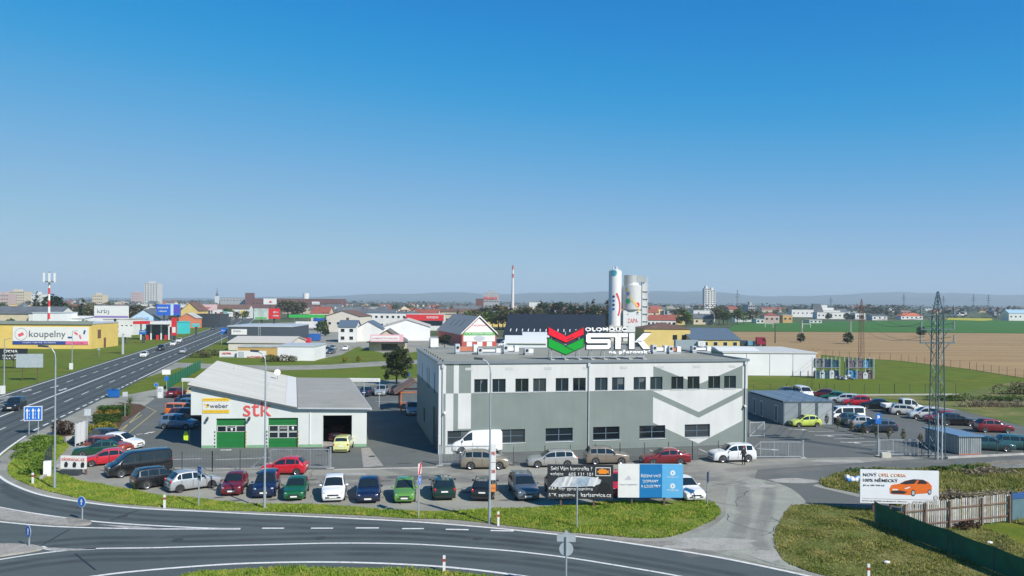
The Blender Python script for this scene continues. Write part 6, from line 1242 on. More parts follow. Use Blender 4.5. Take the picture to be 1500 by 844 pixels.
# black roofed hall with skylights
bk_r = mat('black_sheet_roof', (.018, .022, .03), .5, var=.15, scale=.3)
o, w, ze, zr = bld('black_roof_hall', 'large hall with black pitched roof and a row of white skylights', 738, 885, 285, 494, 462.5, 'gx', mat('black_hall_wall', (.03, .035, .045), .6, var=.1), bk_r, 40, -6, ov=.4)
a_ = math.atan2(zr - ze, 20)
for i in range(16): MB().rbox((2 + i * 2.15, 5.2, ze + 5.2 * math.tan(a_) + .3), (.3, 2.4, .08), Matrix.Rotation(a_, 3, 'X')).build('skylight', wht, o)
MB().cyl((w + .06, 20, zr - 3), (w + .12, 20, zr - 3), 1.0, n=16).build('gable_emblem', red_m, o)
for u0, u1, ve, vr, Y, lb in ((742, 800, 503, 495, 175, 'white low tent roof just behind the hall roof'), (768, 803, 494, 489.5, 195, 'smaller white tent roof behind the first one')): bld('white_tent', lb, u0, u1, Y, ve, vr, 'gx', cor, wht, 14)
# concrete plant silos
sp = thing('concrete_plant', 'concrete plant with a slim and a wide white silo and stair tower', 'silo', (Z(901, 440, 310)[0], 310, 0)); sw = mat('silo_white', (.66, .67, .66), .5, var=.05); k = 310 / 1167
zt = Z(901, 397, 310)[1]; MB().cyl((0, 0, 6), (0, 0, zt), 2.5, n=20).build('slim_silo', sw, sp, 40); MB().cyl((0, 0, zt), (0, 0, zt + .6), 2.2, 1.6, 16).cyl((.4, 0, zt + .6), (.4, 0, zt + 1.7), .5, n=8).cyl((-.9, -.3, zt + .6), (-.9, -.3, zt + 1.4), .3, n=8).build('silo_cap', lsteel, sp); MB().box(-2.5, 2.5, -2.5, 2.5, 0, 6).build('base', mat('plant_mural', (.5, .5, .46), .7, var=.35, scale=.5), sp)
x2 = 6.5; z2 = Z(927, 418, 310)[1]; MB().cyl((x2, 0, 12.4), (x2, 0, z2), 3.7, n=24).cyl((x2, 0, z2), (x2, 0, z2 + 1.0), 2.9, 2.5, 20).build('wide_silo', mat('silo_grey_white', (.52, .53, .52), .5, var=.06), sp, 40); MB().cyl((x2, 0, 11.9), (x2, 0, 12.4), 2.9, 3.5, 20).build('hopper', sw, sp, 40); MB().cyl((x2 - .6, 0, z2 - 1), (x2 - .6, 0, z2 + 3.9), 2.6, n=20).build('silo_collar', mat('silo_collar_grey', (.36, .38, .37), .6), sp, 40)
bx = MB().box(x2 - 3.6, x2 + 3.3, -2.6, 2.6, 0, 11.9).build('control_block', sw, sp); text('ZAPA', x2 - 2.0, x2 + 2.0, 7.2, 8.8, -2.68, red_l, bx, .0, .05)
for dx, dz in ((-2.2, 10.3), (1.5, 10.3), (-2.2, 5.6), (1.5, 5.6)): MB().box(x2 + dx, x2 + dx + .8, -2.68, -2.605, dz, dz + .5).build('vent_opening', pg, bx)
def on_cyl(cx_, r_, a0, z0, rad, m, nm, sc=(1, 1)):
    mb = MB(); n = 14; mb.v.append((cx_ + (r_ + .04) * math.sin(a0), -(r_ + .04) * math.cos(a0), z0))
    for i in range(n): t_ = 2 * math.pi * i / n; a = a0 + rad * sc[0] * math.cos(t_) / r_; mb.v.append((cx_ + (r_ + .06) * math.sin(a), -(r_ + .06) * math.cos(a), z0 + rad * sc[1] * math.sin(t_)))
    for i in range(n): mb.f.append((0, 1 + i, 1 + (i + 1) % n))
    mb.build(nm, m, sp)
for a0, z0, rad, m in ((-.5, z2 - 3.2, .7, blue_m), (-.55, z2 - 6.2, 1.0, mat('dot_green', (.02, .35, .12), .5)), (.5, z2 - 7.6, 1.0, red_m)): on_cyl(x2, 3.7, a0, z0, rad, m, 'painted_dot')
dy = mat('dune_yellow', (.7, .5, .15), .5)
for i in range(12): on_cyl(x2, 3.7, -.75 + i * .13, z2 - 1.6 - i * .75 + .5 * math.sin(i * .9), .5, dy, 'painted_wave', (1.0, .8))
for i in range(14): t_ = i / 13; on_cyl(0, 2.5, .15 + .55 * math.sin(t_ * 2.6), zt - 9 - 8 * t_, .42, red_m, 'painted_swirl')
for i in range(4): on_cyl(0, 2.5, -.35, zt - 10 - i * 1.6, .5, blue_m if i % 2 else MATS['dark_blue'], 'painted_figure')
on_cyl(0, 2.5, -.35, zt - .9, 1.2, mat('emblem_teal', (.03, .3, .35), .5), 'painted_emblem')
MB().box(x2 + 2, x2 + 5.2, -.4, 1.6, z2 + 1.2, z2 + 3.6).build('filter_house', MATS['silo_collar_grey'], sp)
tw = MB(); tx = 10.6
for dx in (0, 2): 
    for dy_ in (0, 2): tw.box(tx + dx - .12, tx + dx + .12, dy_ - .12, dy_ + .12, 0, z2 + 3.4)
tw.build('stair_tower_frame', lsteel, sp)
for i in range(7): zz = 2 + i * 2.9; MB().box(tx - .1, tx + 2.6, -.3, 2.1, zz, zz + .12).build('landing', lsteel, sp); MB().bar((tx, -.2, zz + .1), (tx + 2.5, -.2, zz + 2.8 if i % 2 else zz + 2.6), .5, .12).build('stair_flight', wht, sp)
MB().box(tx - .2, tx + 1.6, .2, 2, 0, z2 + 1.1).build('lift_shaft', MATS['silo_grey_white'], sp)
# yellow building
o, w, ze, zr = bld('yellow_hip_building', 'yellow building with brown hip roof right of the roof sign', 944, 1012, 268, 482, 473, 'hip', 'yellow', 'brown', 16, 2, 0); [MB().box(w * f, w * f + 1.5, -.06, -.003, 2.6, 4.2).build('window', glass, o) for f in (.62, .82)]
bld('yellow_side_wing', 'low yellow wing with slate roof and small windows', 1013, 1085, 262, 498, 483.5, 'gx', 'yellow', MATS['slate_blue_roof'], 30, 2, 5)
o = thing('lorry_cab', 'dark red lorry cab at the edge of the ploughed field', 'lorry', (*G(1114.5, 507.5), 0), R(-5)); MB().ext([(-1.6, -1.2, .6), (1.5, -1.2, .6), (1.6, -1.2, 1.8), (1.2, -1.2, 3.2), (-1.6, -1.2, 3.2)], (0, 2.4, 0)).build('cab', mat('lorry_red', (.25, .015, .04), .4), o, fix=True); MB().box(.3, 1.2, -1.23, -1.205, 1.9, 2.8).build('window', glass, o); [MB().cyl((x0_, s_ * 1.22, .5), (x0_, s_ * .9, .5), .5, n=12).build('wheel', tyre_m, o) for x0_ in (-1, 1) for s_ in (1, -1)]
# white panel hall behind the inspection hall
xa = Z(1060, 440, 165)[0]; xb = Z(1196, 440, 165)[0]; o = thing('white_storage_hall', 'long white panel hall on the lawn right of the inspection hall', 'building', (xa, 165, 0)); w = xb - xa; n = 4
for i in range(n): MB().box(w * i / n + .06, w * (i + 1) / n - .06, -.05, .0, 0.1, 4.6).build('wall_panel', cor, o)
MB().box(0, w, .001, 22, 0, 4.7).build('wall', mat('joint_grey', (.25, .25, .25), .7), o); MB().box(-.2, w + .2, -.2, 22, 4.7, 4.95).build('roof', mat('hall_roof_pale', (.52, .52, .5), .7, var=.06), o); MB().ext([(-.1, 3, 4.95), (w * .45, 3, 4.95), (w * .45, 7, 5.4), (w * .45, 11, 4.95), (w * .45, 12, 4.95), (-.1, 11, 4.95), (-.1, 7, 5.4)][0:2] + [(w * .45, 7, 5.5), (-.1, 7, 5.5)], (0, 4, 0)).build('roof_light', wht, o, fix=True)
for i, (u_, lb) in enumerate(((1172, 'left timber crate stack beyond the white panel hall'), (1192, 'right timber crate stack beyond the white panel hall'))):
    x_ = Z(u_, 440, 210)[0]; o = thing('crate_stack', lb, 'crate', (x_, 210, 0), 0, 'timber crate stacks')
    for a in range(3):
        for b in range(2): MB().box(-2.0 + a * 1.35, -.75 + a * 1.35, 0, 1.2, b * 1.3, b * 1.3 + 1.2).build('crate', mat('crate_wood', (.4, .26, .13), .8, var=.15), o)
# container racks with coloured collection bins
binc = [('blue', (.02, .14, .33)), ('white', (.5, .54, .55)), ('sky', (.08, .25, .42)), ('navy', (.02, .04, .09)), ('grey', (.12, .14, .15)), ('mauve', (.13, .09, .11)), ('teal', (.02, .08, .11))]
for u0, u1, lb in ((1196, 1231, 'left storage rack packed with blue and white collection bins'), (1244, 1281, 'right storage rack packed with dark and blue collection bins')):
    Y = 160; xa, xb = Z(u0, 440, Y)[0], Z(u1, 440, Y)[0]; w = xb - xa; o = thing('storage_rack', lb, 'rack', (xa, Y, 0), 0, 'storage racks'); fr = MB()
    for f in (0, .33, .66, 1): fr.box(f * w - .05, f * w + .05, 0, .1, 0, 4.3).box(f * w - .05, f * w + .05, 2, 2.1, 0, 4.3)
    fr.box(0, w, 0, .1, 2.1, 2.25).build('frame', lsteel, o); MB().box(0, w, 0, 2.1, 2.1, 2.2).build('deck', steel, o)
    for lev in (0, 2.25):
        for i in range(5):
            c = random.choice(binc); x0_ = w * (i + .5) / 5; b_ = thing('collection_bin', '%s collection bin on the %s deck of the %s rack, number %s along' % (c[0], 'upper' if lev else 'lower', 'left' if u0 < 1240 else 'right', ['one', 'two', 'three', 'four', 'five'][i]), 'bin', (xa + x0_, Y + .9, lev + .01), 0, 'collection bins'); m_ = mat('bin_' + c[0], c[1], .5, var=.1); h_ = random.uniform(1.3, 1.9)
            MB().ext([(-.45, -.5, 0), (.45, -.5, 0), (.5, -.5, h_ * .75), (.28, -.5, h_), (-.28, -.5, h_), (-.5, -.5, h_ * .75)], (0, 1.0, 0)).build('bin_body', m_, b_, fix=True); MB().box(-.2, .2, -.53, -.505, h_ * .55, h_ * .7).build('slot', darkgap, b_)
r = random.Random(8); hp = thing('sack_heap', 'heap of pale sacks and scrap between the two storage racks', 'heap', (Z(1238, 440, 158)[0], 158, 0))
for i in range(16): MB().ball((r.uniform(-1.6, 1.6), r.uniform(-.6, .6), r.uniform(.15, .8)), (r.uniform(.25, .5), .35, r.uniform(.2, .35)), 7, 5).build('sack', mat('bin_' + r.choice(['white', 'grey', 'mauve', 'navy']), (.5, .5, .5)), hp)
# grey container cabins and sheet metal shed
cab_m = mat('cabin_grey', (.3, .33, .35), .6, var=.06); cab_d = mat('cabin_frame', (.07, .1, .125), .5, var=.06)
x_, y_ = G(1147, 623.5)
for i in range(3):
    o = thing('office_cabin', ['left', 'middle', 'right'][i] + ' one of three grey container cabins beside the hall', 'cabin', (x_ + i * 2.16 * math.cos(R(5)), y_ + i * 2.16 * math.sin(R(5)), 0), R(5), 'grey container cabins')
    MB().box(.05, 2.05, .03, 11.5, .1, 2.8).build('wall', cab_m if i else mat('cabin_shaded_side', (.2, .235, .26), .6, var=.06), o); MB().box(0, .15, -.02, .1, 0, 2.95).box(1.98, 2.13, -.02, .1, 0, 2.95).box(.15, 1.98, -.02, .1, 2.78, 2.95).box(.15, 1.98, -.02, .1, 0, .1).build('frame', cab_d, o); MB().box(-.03, 2.14, -.04, 11.6, 2.951, 3.03).build('roof', mat('cabin_roof', (.12, .17, .22), .5, var=.06), o)  # left cabin gets a darker grey, its side wall's shade painted into the colour
    if i == 0:
        for yy in (1.6, 6.2, 8.6): d_ = MB().box(.0, .045, yy, yy + .95, .15, 2.25).build('door', wht, o); MB().box(-.015, -.002, yy + .1, yy + .85, .25, 2.15).build('door_panel', cab_d, d_)
    if i < 2: MB().box(1.0, 1.1, 0, 11.5, 3.031, 3.06).build('roof_joint', lsteel, o)
x_, y_ = G(1404, 666.5); o = thing('metal_shed', 'galvanised sheet metal shed with blue grey roof by the pylon', 'shed', (x_, y_, 0), R(8)); shm = mat('corrugated_zinc', (.42, .46, .47), .4, .5, var=.12, scale=1)
W_ = 2.55; D_ = 5.2; MB().box(.03, W_ - .03, .03, D_, .08, 1.85).build('wall', shm, o); MB().ext([(-.15, -.2, 1.86), (W_ + .15, -.2, 1.8), (W_ + .15, -.2, 1.9), (-.15, -.2, 1.96)], (0, D_ + .4, 0)).build('roof', mat('shed_roof_blue', (.13, .22, .33), .45, var=.06), o, fix=True)
for i in range(12): MB().box(.05 + i * .21, .14 + i * .21, -.02, .029, .1, 1.8).build('sheet_rib', shm, o)
for i in range(24): MB().box(-.02, .029, .1 + i * .21, .19 + i * .21, .1, 1.8).build('sheet_rib', shm, o)
MB().box(0, W_, -.06, 0.0, .02, .09).build('sill_board', mat('shed_sill_red', (.45, .14, .08), .6), o)
# wooden shelter in the back yard
x_, y_ = G(581, 603); o = thing('wooden_shelter', 'orange timber shelter with brown pitched roof beside the hall', 'shelter', (x_, y_, 0), R(12)); wo_ = mat('orange_timber', (.38, .12, .04), .6, var=.15, scale=3)
for a, b in ((.6, 0), (4.2, 0), (.6, 4), (4.2, 4)): MB().box(a - .09, a + .09, b - .09, b + .09, 0, 2.5).build('post', wo_, o)
MB().box(.5, 4.3, -.08, .08, 2.5, 2.68).build('beam', wo_, o); MB().box(.5, 4.3, 3.92, 4.08, 2.5, 2.68).build('beam', wo_, o); MB().box(.6, 4.2, .1, .2, .3, .42).box(.6, 4.2, -.05, .05, 1.1, 1.2).build('rail', wo_, o)
rfm = mat('shingle_brown', (.2, .13, .1), .85, var=.25, scale=2)
for a, b in (((-.3, 2.4), (2.4, 4.1)), ((2.4, 4.1), (5.1, 2.4))): MB().ext([(a[0], -.6, a[1]), (b[0], -.6, b[1]), (b[0], -.6, b[1] + .14), (a[0], -.6, a[1] + .14)], (0, 5.2, 0)).build('roof', rfm, o, fix=True)
for s_ in (-1, 1): MB().bar((2.4, -.3, 4.0), (2.4 + s_ * 2.4, -.3, 2.5), .1).build('rafter', wo_, o)
# bins, cabinet, panels at the left
for i, (u_, lb) in enumerate(((163.5, 'left blue waste bin on the kerb beside the main road'), (169.5, 'right blue waste bin on the kerb beside the main road'))):
    x_, y_ = G(u_, 582.5); o = thing('waste_bin', lb, 'bin', (x_, y_, .02), 0, 'blue waste bins'); bm_ = mat('bin_plastic_blue', (.01, .12, .4), .5, var=.05); MB().ext([(-.42, -.35, .1), (.42, -.35, .1), (.5, -.4, 1.15), (-.5, -.4, 1.15)], (0, .75, 0)).build('bin_body', bm_, o, fix=True); MB().box(-.53, .53, -.46, .42, 1.16, 1.25).build('lid', bm_, o); MB().cyl((-.4, .3, .1), (.4, .3, .1), .1, n=10).build('wheel', tyre_m, o)
x_, y_ = G(69.5, 698); o = thing('meter_cabinet', 'white electric meter cabinet on the shrub island edge', 'cabinet', (x_, y_, 0), R(20)); MB().box(-.28, .28, -.2, .2, 0, 1.3).build('cabinet_body', wht, o); MB().box(-.22, .22, -.215, -.201, .2, 1.2).build('door', cor, o)
wire_fence(GP([(66, 690), (76, 676)]), 1.6, 'short wire fence piece behind the white meter cabinet', step=1.2, m=dsteel, wire=.2)
x_, y_ = G(235, 583); o = thing('ticket_cabinet', 'white upright cabinet at the yard entrance', 'cabinet', (x_, y_, 0)); MB().box(-.35, .35, -.2, .2, 0, 1.7).build('cabinet_body', wht, o); MB().box(-.28, .28, -.215, -.201, .9, 1.5).build('door', pg, o)
p0, p1 = Vector(G(111, 655)), Vector(G(129, 648)); d = p1 - p0; o = thing('panel_board', 'white slatted board of three panels beside the golden hedge', 'board', (p0.x, p0.y, 0), math.atan2(d.y, d.x))
for i in range(3): MB().box(d.length * i / 3 + .03, d.length * (i + 1) / 3 - .03, 0, .06, .3, 2.3).build('panel', cor, o); MB().box(d.length * i / 3 - .03, d.length * i / 3 + .03, -.02, .08, 0, 2.4).build('post', lsteel, o)
for a, b in (((44, 664), (62, 657)), ((60, 703), (88, 684))):
    p0, p1 = G(*a), G(*b); struct(MB().bar((*p0, .12), (*p1, .12), .3, .24).build('kerb', concrete))
p0, p1 = G(95, 650), G(118, 646); struct(MB().bar((*p0, .35), (*p1, .35), .3, .7).build('garden_wall', concrete))
# yellow vest hung on a post and a person by the white off-roader
x_, y_ = G(272, 651); o = thing('hanging_vest', 'bright yellow green vest hanging on a post at the garage corner', 'vest', (x_, y_, 0)); MB().ext([(-.2, 0, .45), (.22, 0, .4), (.25, 0, .9), (.12, 0, 1.35), (.02, 0, 1.25), (-.1, 0, 1.38), (-.24, 0, .95)], (0, .1, 0)).build('cloth', mat('hi_vis_yellow', (.55, .75, .03), .7, var=.1), o, fix=True); MB().cyl((.35, .1, 0), (.35, .1, 1.5), .04, n=8).bar((.35, .1, 1.36), (-.15, .06, 1.36), .03).build('post', wood_m, o)
def person(x_, y_, rz, label, top, legs, hair):
    o = thing('person', label, 'person', (x_, y_, .02), rz)
    V = [(0,0,.95),(0,0,1.15),(0,0,1.38),(0,.01,1.5),(0,.02,1.6),(0,.02,1.72), (-.1,0,.88),(-.11,.02,.5),(-.12,-.02,.09),(-.12,.1,.04), (.1,0,.88),(.12,-.01,.5),(.13,-.03,.09),(.13,.09,.04), (-.19,0,1.4),(-.25,-.02,1.14),(-.22,.16,.98),(-.2,.22,.95), (.19,0,1.4),(.26,-.02,1.14),(.26,.1,.92),(.25,.14,.87)]
    Ed = [(0,1),(1,2),(2,3),(3,4),(4,5),(0,6),(6,7),(7,8),(8,9),(0,10),(10,11),(11,12),(12,13),(2,14),(14,15),(15,16),(16,17),(2,18),(18,19),(19,20),(20,21)]
    rad = [.15,.14,.16,.06,.085,.09,.095,.065,.045,.04,.095,.065,.045,.04,.065,.05,.04,.035,.065,.05,.04,.035]
    me = bpy.data.meshes.new('body'); me.from_pydata(V, Ed, []); b = obj('body', me, None); md = b.modifiers.new('skin', 'SKIN')
    for i, s_ in enumerate(me.skin_vertices[0].data): s_.radius = (rad[i], rad[i] * .8); s_.use_root = (i == 0)
    b.modifiers.new('sub', 'SUBSURF').levels = 2; b.modifiers['sub'].render_levels = 2
    m2 = bpy.data.meshes.new_from_object(b.evaluated_get(bpy.context.evaluated_depsgraph_get())); bpy.data.objects.remove(b)
    sk, t, p = nodes('clothes_and_skin'); px_, py_, pz_ = objxyz(t); c = mixc(t, (pz_ > .9).o, legs, top); c = mixc(t, (pz_ > 1.5).o, c, (.45, .27, .2)); t.links.new(c, p.inputs['Base Color']); p.inputs['Roughness'].default_value = .85
    obj('body', m2, sk, o); MB().ball((0, .01, 1.72), (.1, .105, .1), 10, 6).build('hair', hair, o); return o
x_, y_ = G(1089, 682); person(x_, y_, R(20), 'person in black clothes and red cap standing beside the white off-roader', (.012, .012, .016), (.01, .01, .014), mat('cap_red', (.35, .03, .03), .7))
# rubbish, timber
r = random.Random(2); x_, y_ = G(1252, 707); o = thing('rubbish_heap', 'heap of blue and white rubbish bags left of the car billboard', 'rubbish', (x_, y_, .03))
for i in range(12): m_ = [mat('bag_blue', (.03, .22, .6), .4), wht, mat('bag_white', (.6, .62, .65), .5), pg][i % 4]; MB().ball((r.uniform(-.7, .6), r.uniform(-.3, .5), r.uniform(.1, .4)), (r.uniform(.12, .32), .25, r.uniform(.1, .25)), 6, 5).build('bag', m_, o)
x_, y_ = G(1455, 688); o = thing('timber_pile', 'pile of old pale beams lying on the waste ground at the right edge', 'timber', (x_, y_, .1), R(-20))
for i in range(9): MB().bar((r.uniform(-.3, .3), i * .22, .12 + .1 * (i % 3)), (4.2 + r.uniform(-.4, .4), i * .22 + r.uniform(-.2, .2), .5 + .12 * (i % 3)), .12, .1).build('beam', wv[i % 3], o)
for u_, v_, lb in ((1299, 827, 'white scrap lying in the rough grass'), (1450, 798, 'small grey stake marker inside the net fence')): x_, y_ = G(u_, v_); o = tag(MB().ball((0, 0, .06), (.2, .14, .08), 7, 5).build('scrap', wht), lb, 'scrap'); o.location = (x_, y_, .08)
# bay markings in the right lot
for (a, b) in (((1184, 632.5), (1222, 632)), ((1206, 637.7), (1250, 637)), ((1222, 643), (1266, 642.3)), ((1242, 648), (1284, 647)), ((1262, 652.5), (1282, 652.2))): ribbon(MB(), [G(*a), G(*b)], .12, .026).build('bay_line', paint, premises)
for u_, v_ in ((1166, 630), (1203, 639), (1241, 649), (1288, 661), (1120, 659)): p0 = G(u_ - 10, v_ - 1.2); arrow('bay_arrow', p0, R(-18), 2.2, paint, premises, 0, .027)
for u_, v_ in ((956, 661.5), (1028, 660)): p0, p1 = G(u_ - 4, v_ - 2), G(u_ + 7, v_ + 3); ribbon(MB(), [p0, p1], .12, .026).build('bay_line', paint, premises)
for pts in ([(165, 637), (208, 608)], [(182, 640), (229, 602)], [(165, 636), (186, 630)], [(214, 596), (229, 603)], [(176, 634), (205, 604)]): ribbon(MB(), GP(pts), .1, .026).build('hatch_line', ypaint, premises)
for pts in ([(232, 674), (295, 672.5)], [(315, 674), (395, 671)]): ribbon(MB(), GP(pts), .14, .026).build('guide_line', paint, premises)
p0 = G(200, 637); arrow('bay_arrow', p0, R(60), 2.4, paint, premises, -1, .027)
ribbon(MB(), GP([(549, 588.5), (609, 588.2)]), .12, .026).build('bay_line', paint, premises)
sheet('concrete_apron', GP([(529, 657), (541, 656), (562, 683), (532, 685)]), .026, paving)
# ---- steel pylons and wires ----
py_m = mat('pylon_blue_steel', (.1, .155, .175), .5, .3, var=.1); py_r = mat('pylon_rust', (.2, .1, .07), .7, .2, var=.15)
def pylon(u, v, h, wd, label, arms, m):
    x_, y_ = G(u, v); o = thing('lattice_pylon', label, 'pylon', (x_, y_, 0), R(8), 'lattice power pylons'); hb = h * .86
    for sx in (-1, 1):
        for sy in (-1, 1): MB().bar((sx * wd / 2, sy * wd / 2, 0), (sx * wd * .33, sy * wd * .33, hb), .095).bar((sx * wd * .33, sy * wd * .33, hb), (sx * .05, sy * .05, h), .06).build('leg', m, o)
    n = int(hb / 1.1)
    for f in range(4):
        br = MB()
        for i in range(n):
            z0, z1 = hb * i / n, hb * (i + 1) / n; s_ = 1 if i % 2 else -1; a = Vector((s_ * wd * (.5 - .17 * z0 / hb), -wd * (.5 - .17 * z0 / hb), z0)); b = Vector((-s_ * wd * (.5 - .17 * z1 / hb), -wd * (.5 - .17 * z1 / hb), z1)); M = Matrix.Rotation(f * math.pi / 2, 3, 'Z'); br.bar(M @ a, M @ b, .038)
        for i in range(5): z0, z1 = hb + (h - hb) * i / 6, hb + (h - hb) * (i + 1) / 6; k0, k1 = wd * .33 * (1 - i / 6), wd * .33 * (1 - (i + 1) / 6); s_ = 1 if i % 2 else -1; M = Matrix.Rotation(f * math.pi / 2, 3, 'Z'); br.bar(M @ Vector((s_ * k0, -k0, z0)), M @ Vector((-s_ * k1, -k1, z1)), .04)
        br.build('bracing', m, o)
    for za, half in arms:
        MB().bar((-half, 0, za), (half, 0, za), .16, .12).bar((-half * .7, 0, za), (-wd * .4, 0, za - 1.0), .06).bar((half * .7, 0, za), (wd * .4, 0, za - 1.0), .06).bar((-half * .9, .2, za), (half * .9, .2, za), .07).build('cross_arm', m, o)
        for s_ in (-1, 1): ins = MB(); [ins.cyl((s_ * half * .96, 0, za + .1 + .14 * k), (s_ * half * .96, 0, za + .2 + .14 * k), .11, .07, 8) for k in range(5)]; ins.build('insulator', mat('insulator_grey', (.2, .22, .23), .3), o)
    return o
p1 = pylon(1372, 672, 16.3, 1.05, 'tall blue grey steel lattice pylon beside the right sliding gate', ((14.0, 1.85), (12.6, 1.8), (11.3, 1.85)), py_m)
for dx in (-.25, .2): MB().cyl((dx, -.5, 0), (dx, -.5, 4.5), .06, n=8).build('cable_pipe', lsteel, p1)
p2 = pylon(1261.5, 525, 16.5, 1.1, 'rusty brown lattice pylon at the edge of the ploughed field', ((14.5, 1.6), (10.5, 1.3)), py_r)
for i, (u_, v_, h_, lb) in enumerate(((1246, 502, 8.5, 'grey concrete pole with lamp in the ploughed field by a round bush'), (1174.5, 501, 8.5, 'pale concrete pole in the ploughed field by the small bush'), (1135.5, 503, 7, 'dark wooden pole at the left end of the ploughed field'))): x_, y_ = G(u_, v_); o = thing('utility_pole', lb, 'pole', (x_, y_, 0)); MB().cyl((0, 0, 0), (0, 0, h_), .28, .2, 8).build('pole', concrete if i < 2 else bark, o); MB().bar((-.9, 0, h_ - .3), (.9, 0, h_ - .3), .12).build('cross_arm', dsteel, o)
for i, (u_, v_, h_) in enumerate(((1324, 449, 35), (1382, 449, 32), (1426, 447, 35), (1448, 447, 35), (1080, 446, 40), (1217, 455, 28))): Y_ = 1500; o = thing('distant_pylon', 'faint far lattice pylon standing before the blue hills', 'pylon', (Z(u_, 440, Y_)[0], Y_, 0), 0, 'faint far pylons'); MB().bar((-1.6, 0, 0), (-.3, 0, h_), .5).bar((1.6, 0, 0), (.3, 0, h_), .5).build('leg', dsteel, o); MB().bar((-5, 0, h_ * .8), (5, 0, h_ * .8), .6).bar((-4, 0, h_ * .68), (4, 0, h_ * .68), .6).build('cross_arm', dsteel, o)
a, b = Vector(p1.location), Vector(p2.location)
for za, zb2, half, wn in ((14.6, 15.0, 1.8, 'top'), (13.2, 14.9, 1.5, 'middle'), (11.9, 11.0, 1.3, 'lowest')):
    for s_ in (-1, 1):
        pts = [];
        for i in range(25): t_ = i / 24; q_ = a.lerp(b, t_) + Vector((s_ * half, 0, za + (zb2 - za) * t_ - 9.5 * t_ * (1 - t_))); pts.append(q_)
        tag(MB().tube(pts, .024, 4).build('power_line', darkgap), 'thin sagging power line from the %s pylon arm, %s end' % (wn, 'left' if s_ < 0 else 'right'), 'cable', 'power lines between the pylons')
# ---- landmarks of the far town ----
def tower(u0, u1, v0, Y, label, wall, nx, nz, name='tower_block', depth=20, rz=0):
    o, w, ze, zr = bld(name, label, u0, u1, Y, v0, None, 'flat', wall, 'pale', depth, rz, nx, nz, 'building', wc=2.0); MB().box(w * .3, w * .7, 3, 10, ze + .35, ze + 3.5).build('penthouse', wall if not isinstance(wall, str) else cm_(wall), o); return o
tower(211, 231, 415, 1500, 'grey high-rise tower above the petrol station', mat('pale_concrete', (.5, .5, .48), .85, var=.06, scale=.2), 5, 14)
tower(1032, 1040, 423, 1000, 'left slim white tower of the twin tower block', 'white', 2, 14, depth=10); tower(1040.5, 1048, 425.5, 1004, 'right slim white tower of the twin tower block', 'white', 2, 13, depth=10)
tower(192, 205, 429, 1900, 'pinkish block left of the grey high-rise', 'pink', 4, 5); tower(10, 36, 427, 1300, 'long pale apartment block at the far left', 'cream', 8, 6); tower(-6, 12, 431, 1200, 'pink apartment block at the left edge', 'pink', 5, 4); tower(46, 60, 431, 1250, 'white apartment block left of the antenna mast', 'white', 4, 4); tower(135, 150, 432, 1400, 'cream apartment block between mast and high-rise', 'cream', 5, 4); tower(1096, 1106, 447, 900, 'blue grey block in the right hand town', 'grey', 3, 4)
o = tower(708, 731, 429, 1100, 'grey bakery block with red roof lettering before the hills', 'grey', 6, 1); text('PEKÁRNY', 1, 20, 17, 22.5, -.3, red_m, o, .03, .2)
bf = mat('brown_factory_wall', (.14, .055, .045), .8, var=.1, scale=.1)
bld('brown_factory', 'long red brown factory across the far town', 370, 500, 1300, 438, None, 'flat', bf, bf, 40, 0, 30, 1, wc=2.5); bld('brown_factory_tower', 'square red brown tower at the left end of the long factory', 359, 369.5, 1298, 429.5, None, 'flat', bf, bf, 12); bld('grey_factory', 'long grey hall left of the brown factory tower', 322, 359, 1320, 436.5, None, 'flat', 'grey', 'slate', 30, 0, 8, 2); bld('red_brown_block', 'red brown block left of the bakery', 697, 708, 1090, 438, None, 'flat', bf, bf, 12)
o = thing('church_spire', 'slim dark church spire on the far skyline', 'church', (Z(317, 440, 2500)[0], 2500, 0)); MB().box(-5, 5, 0, 10, 0, 26).build('tower', cm_('white'), o); MB().cyl((0, 5, 26), (0, 5, 34), 5, 3, 8).cyl((0, 5, 34), (0, 5, 52), 1.8, .2, 8).build('spire', rm_('dark'), o)
o = thing('water_tower', 'white round water tower above the brown factory', 'water tower', (Z(448, 440, 1400)[0], 1400, 0)); MB().cyl((0, 0, 0), (0, 0, 20), 2.5, n=12).build('shaft', cm_('white'), o); MB().cyl((0, 0, 17), (0, 0, 27), 5.2, 5.6, 16).build('tank', cm_('white'), o)
ch = thing('factory_chimney', 'tall slim white chimney with red bands in the centre of the skyline', 'chimney', (Z(751, 440, 900)[0], 900, 0)); zt = Z(751, 389, 900)[1]
for i in range(12): MB().cyl((0, 0, zt * i / 12), (0, 0, zt * (i + 1) / 12), 1.75 - .06 * i, 1.69 - .06 * i, 14).build('chimney_section', mat('faded_red', (.42, .12, .1), .7, var=.1) if i in (11, 9) else mat('chimney_white', (.6, .58, .55), .8, var=.08), ch)
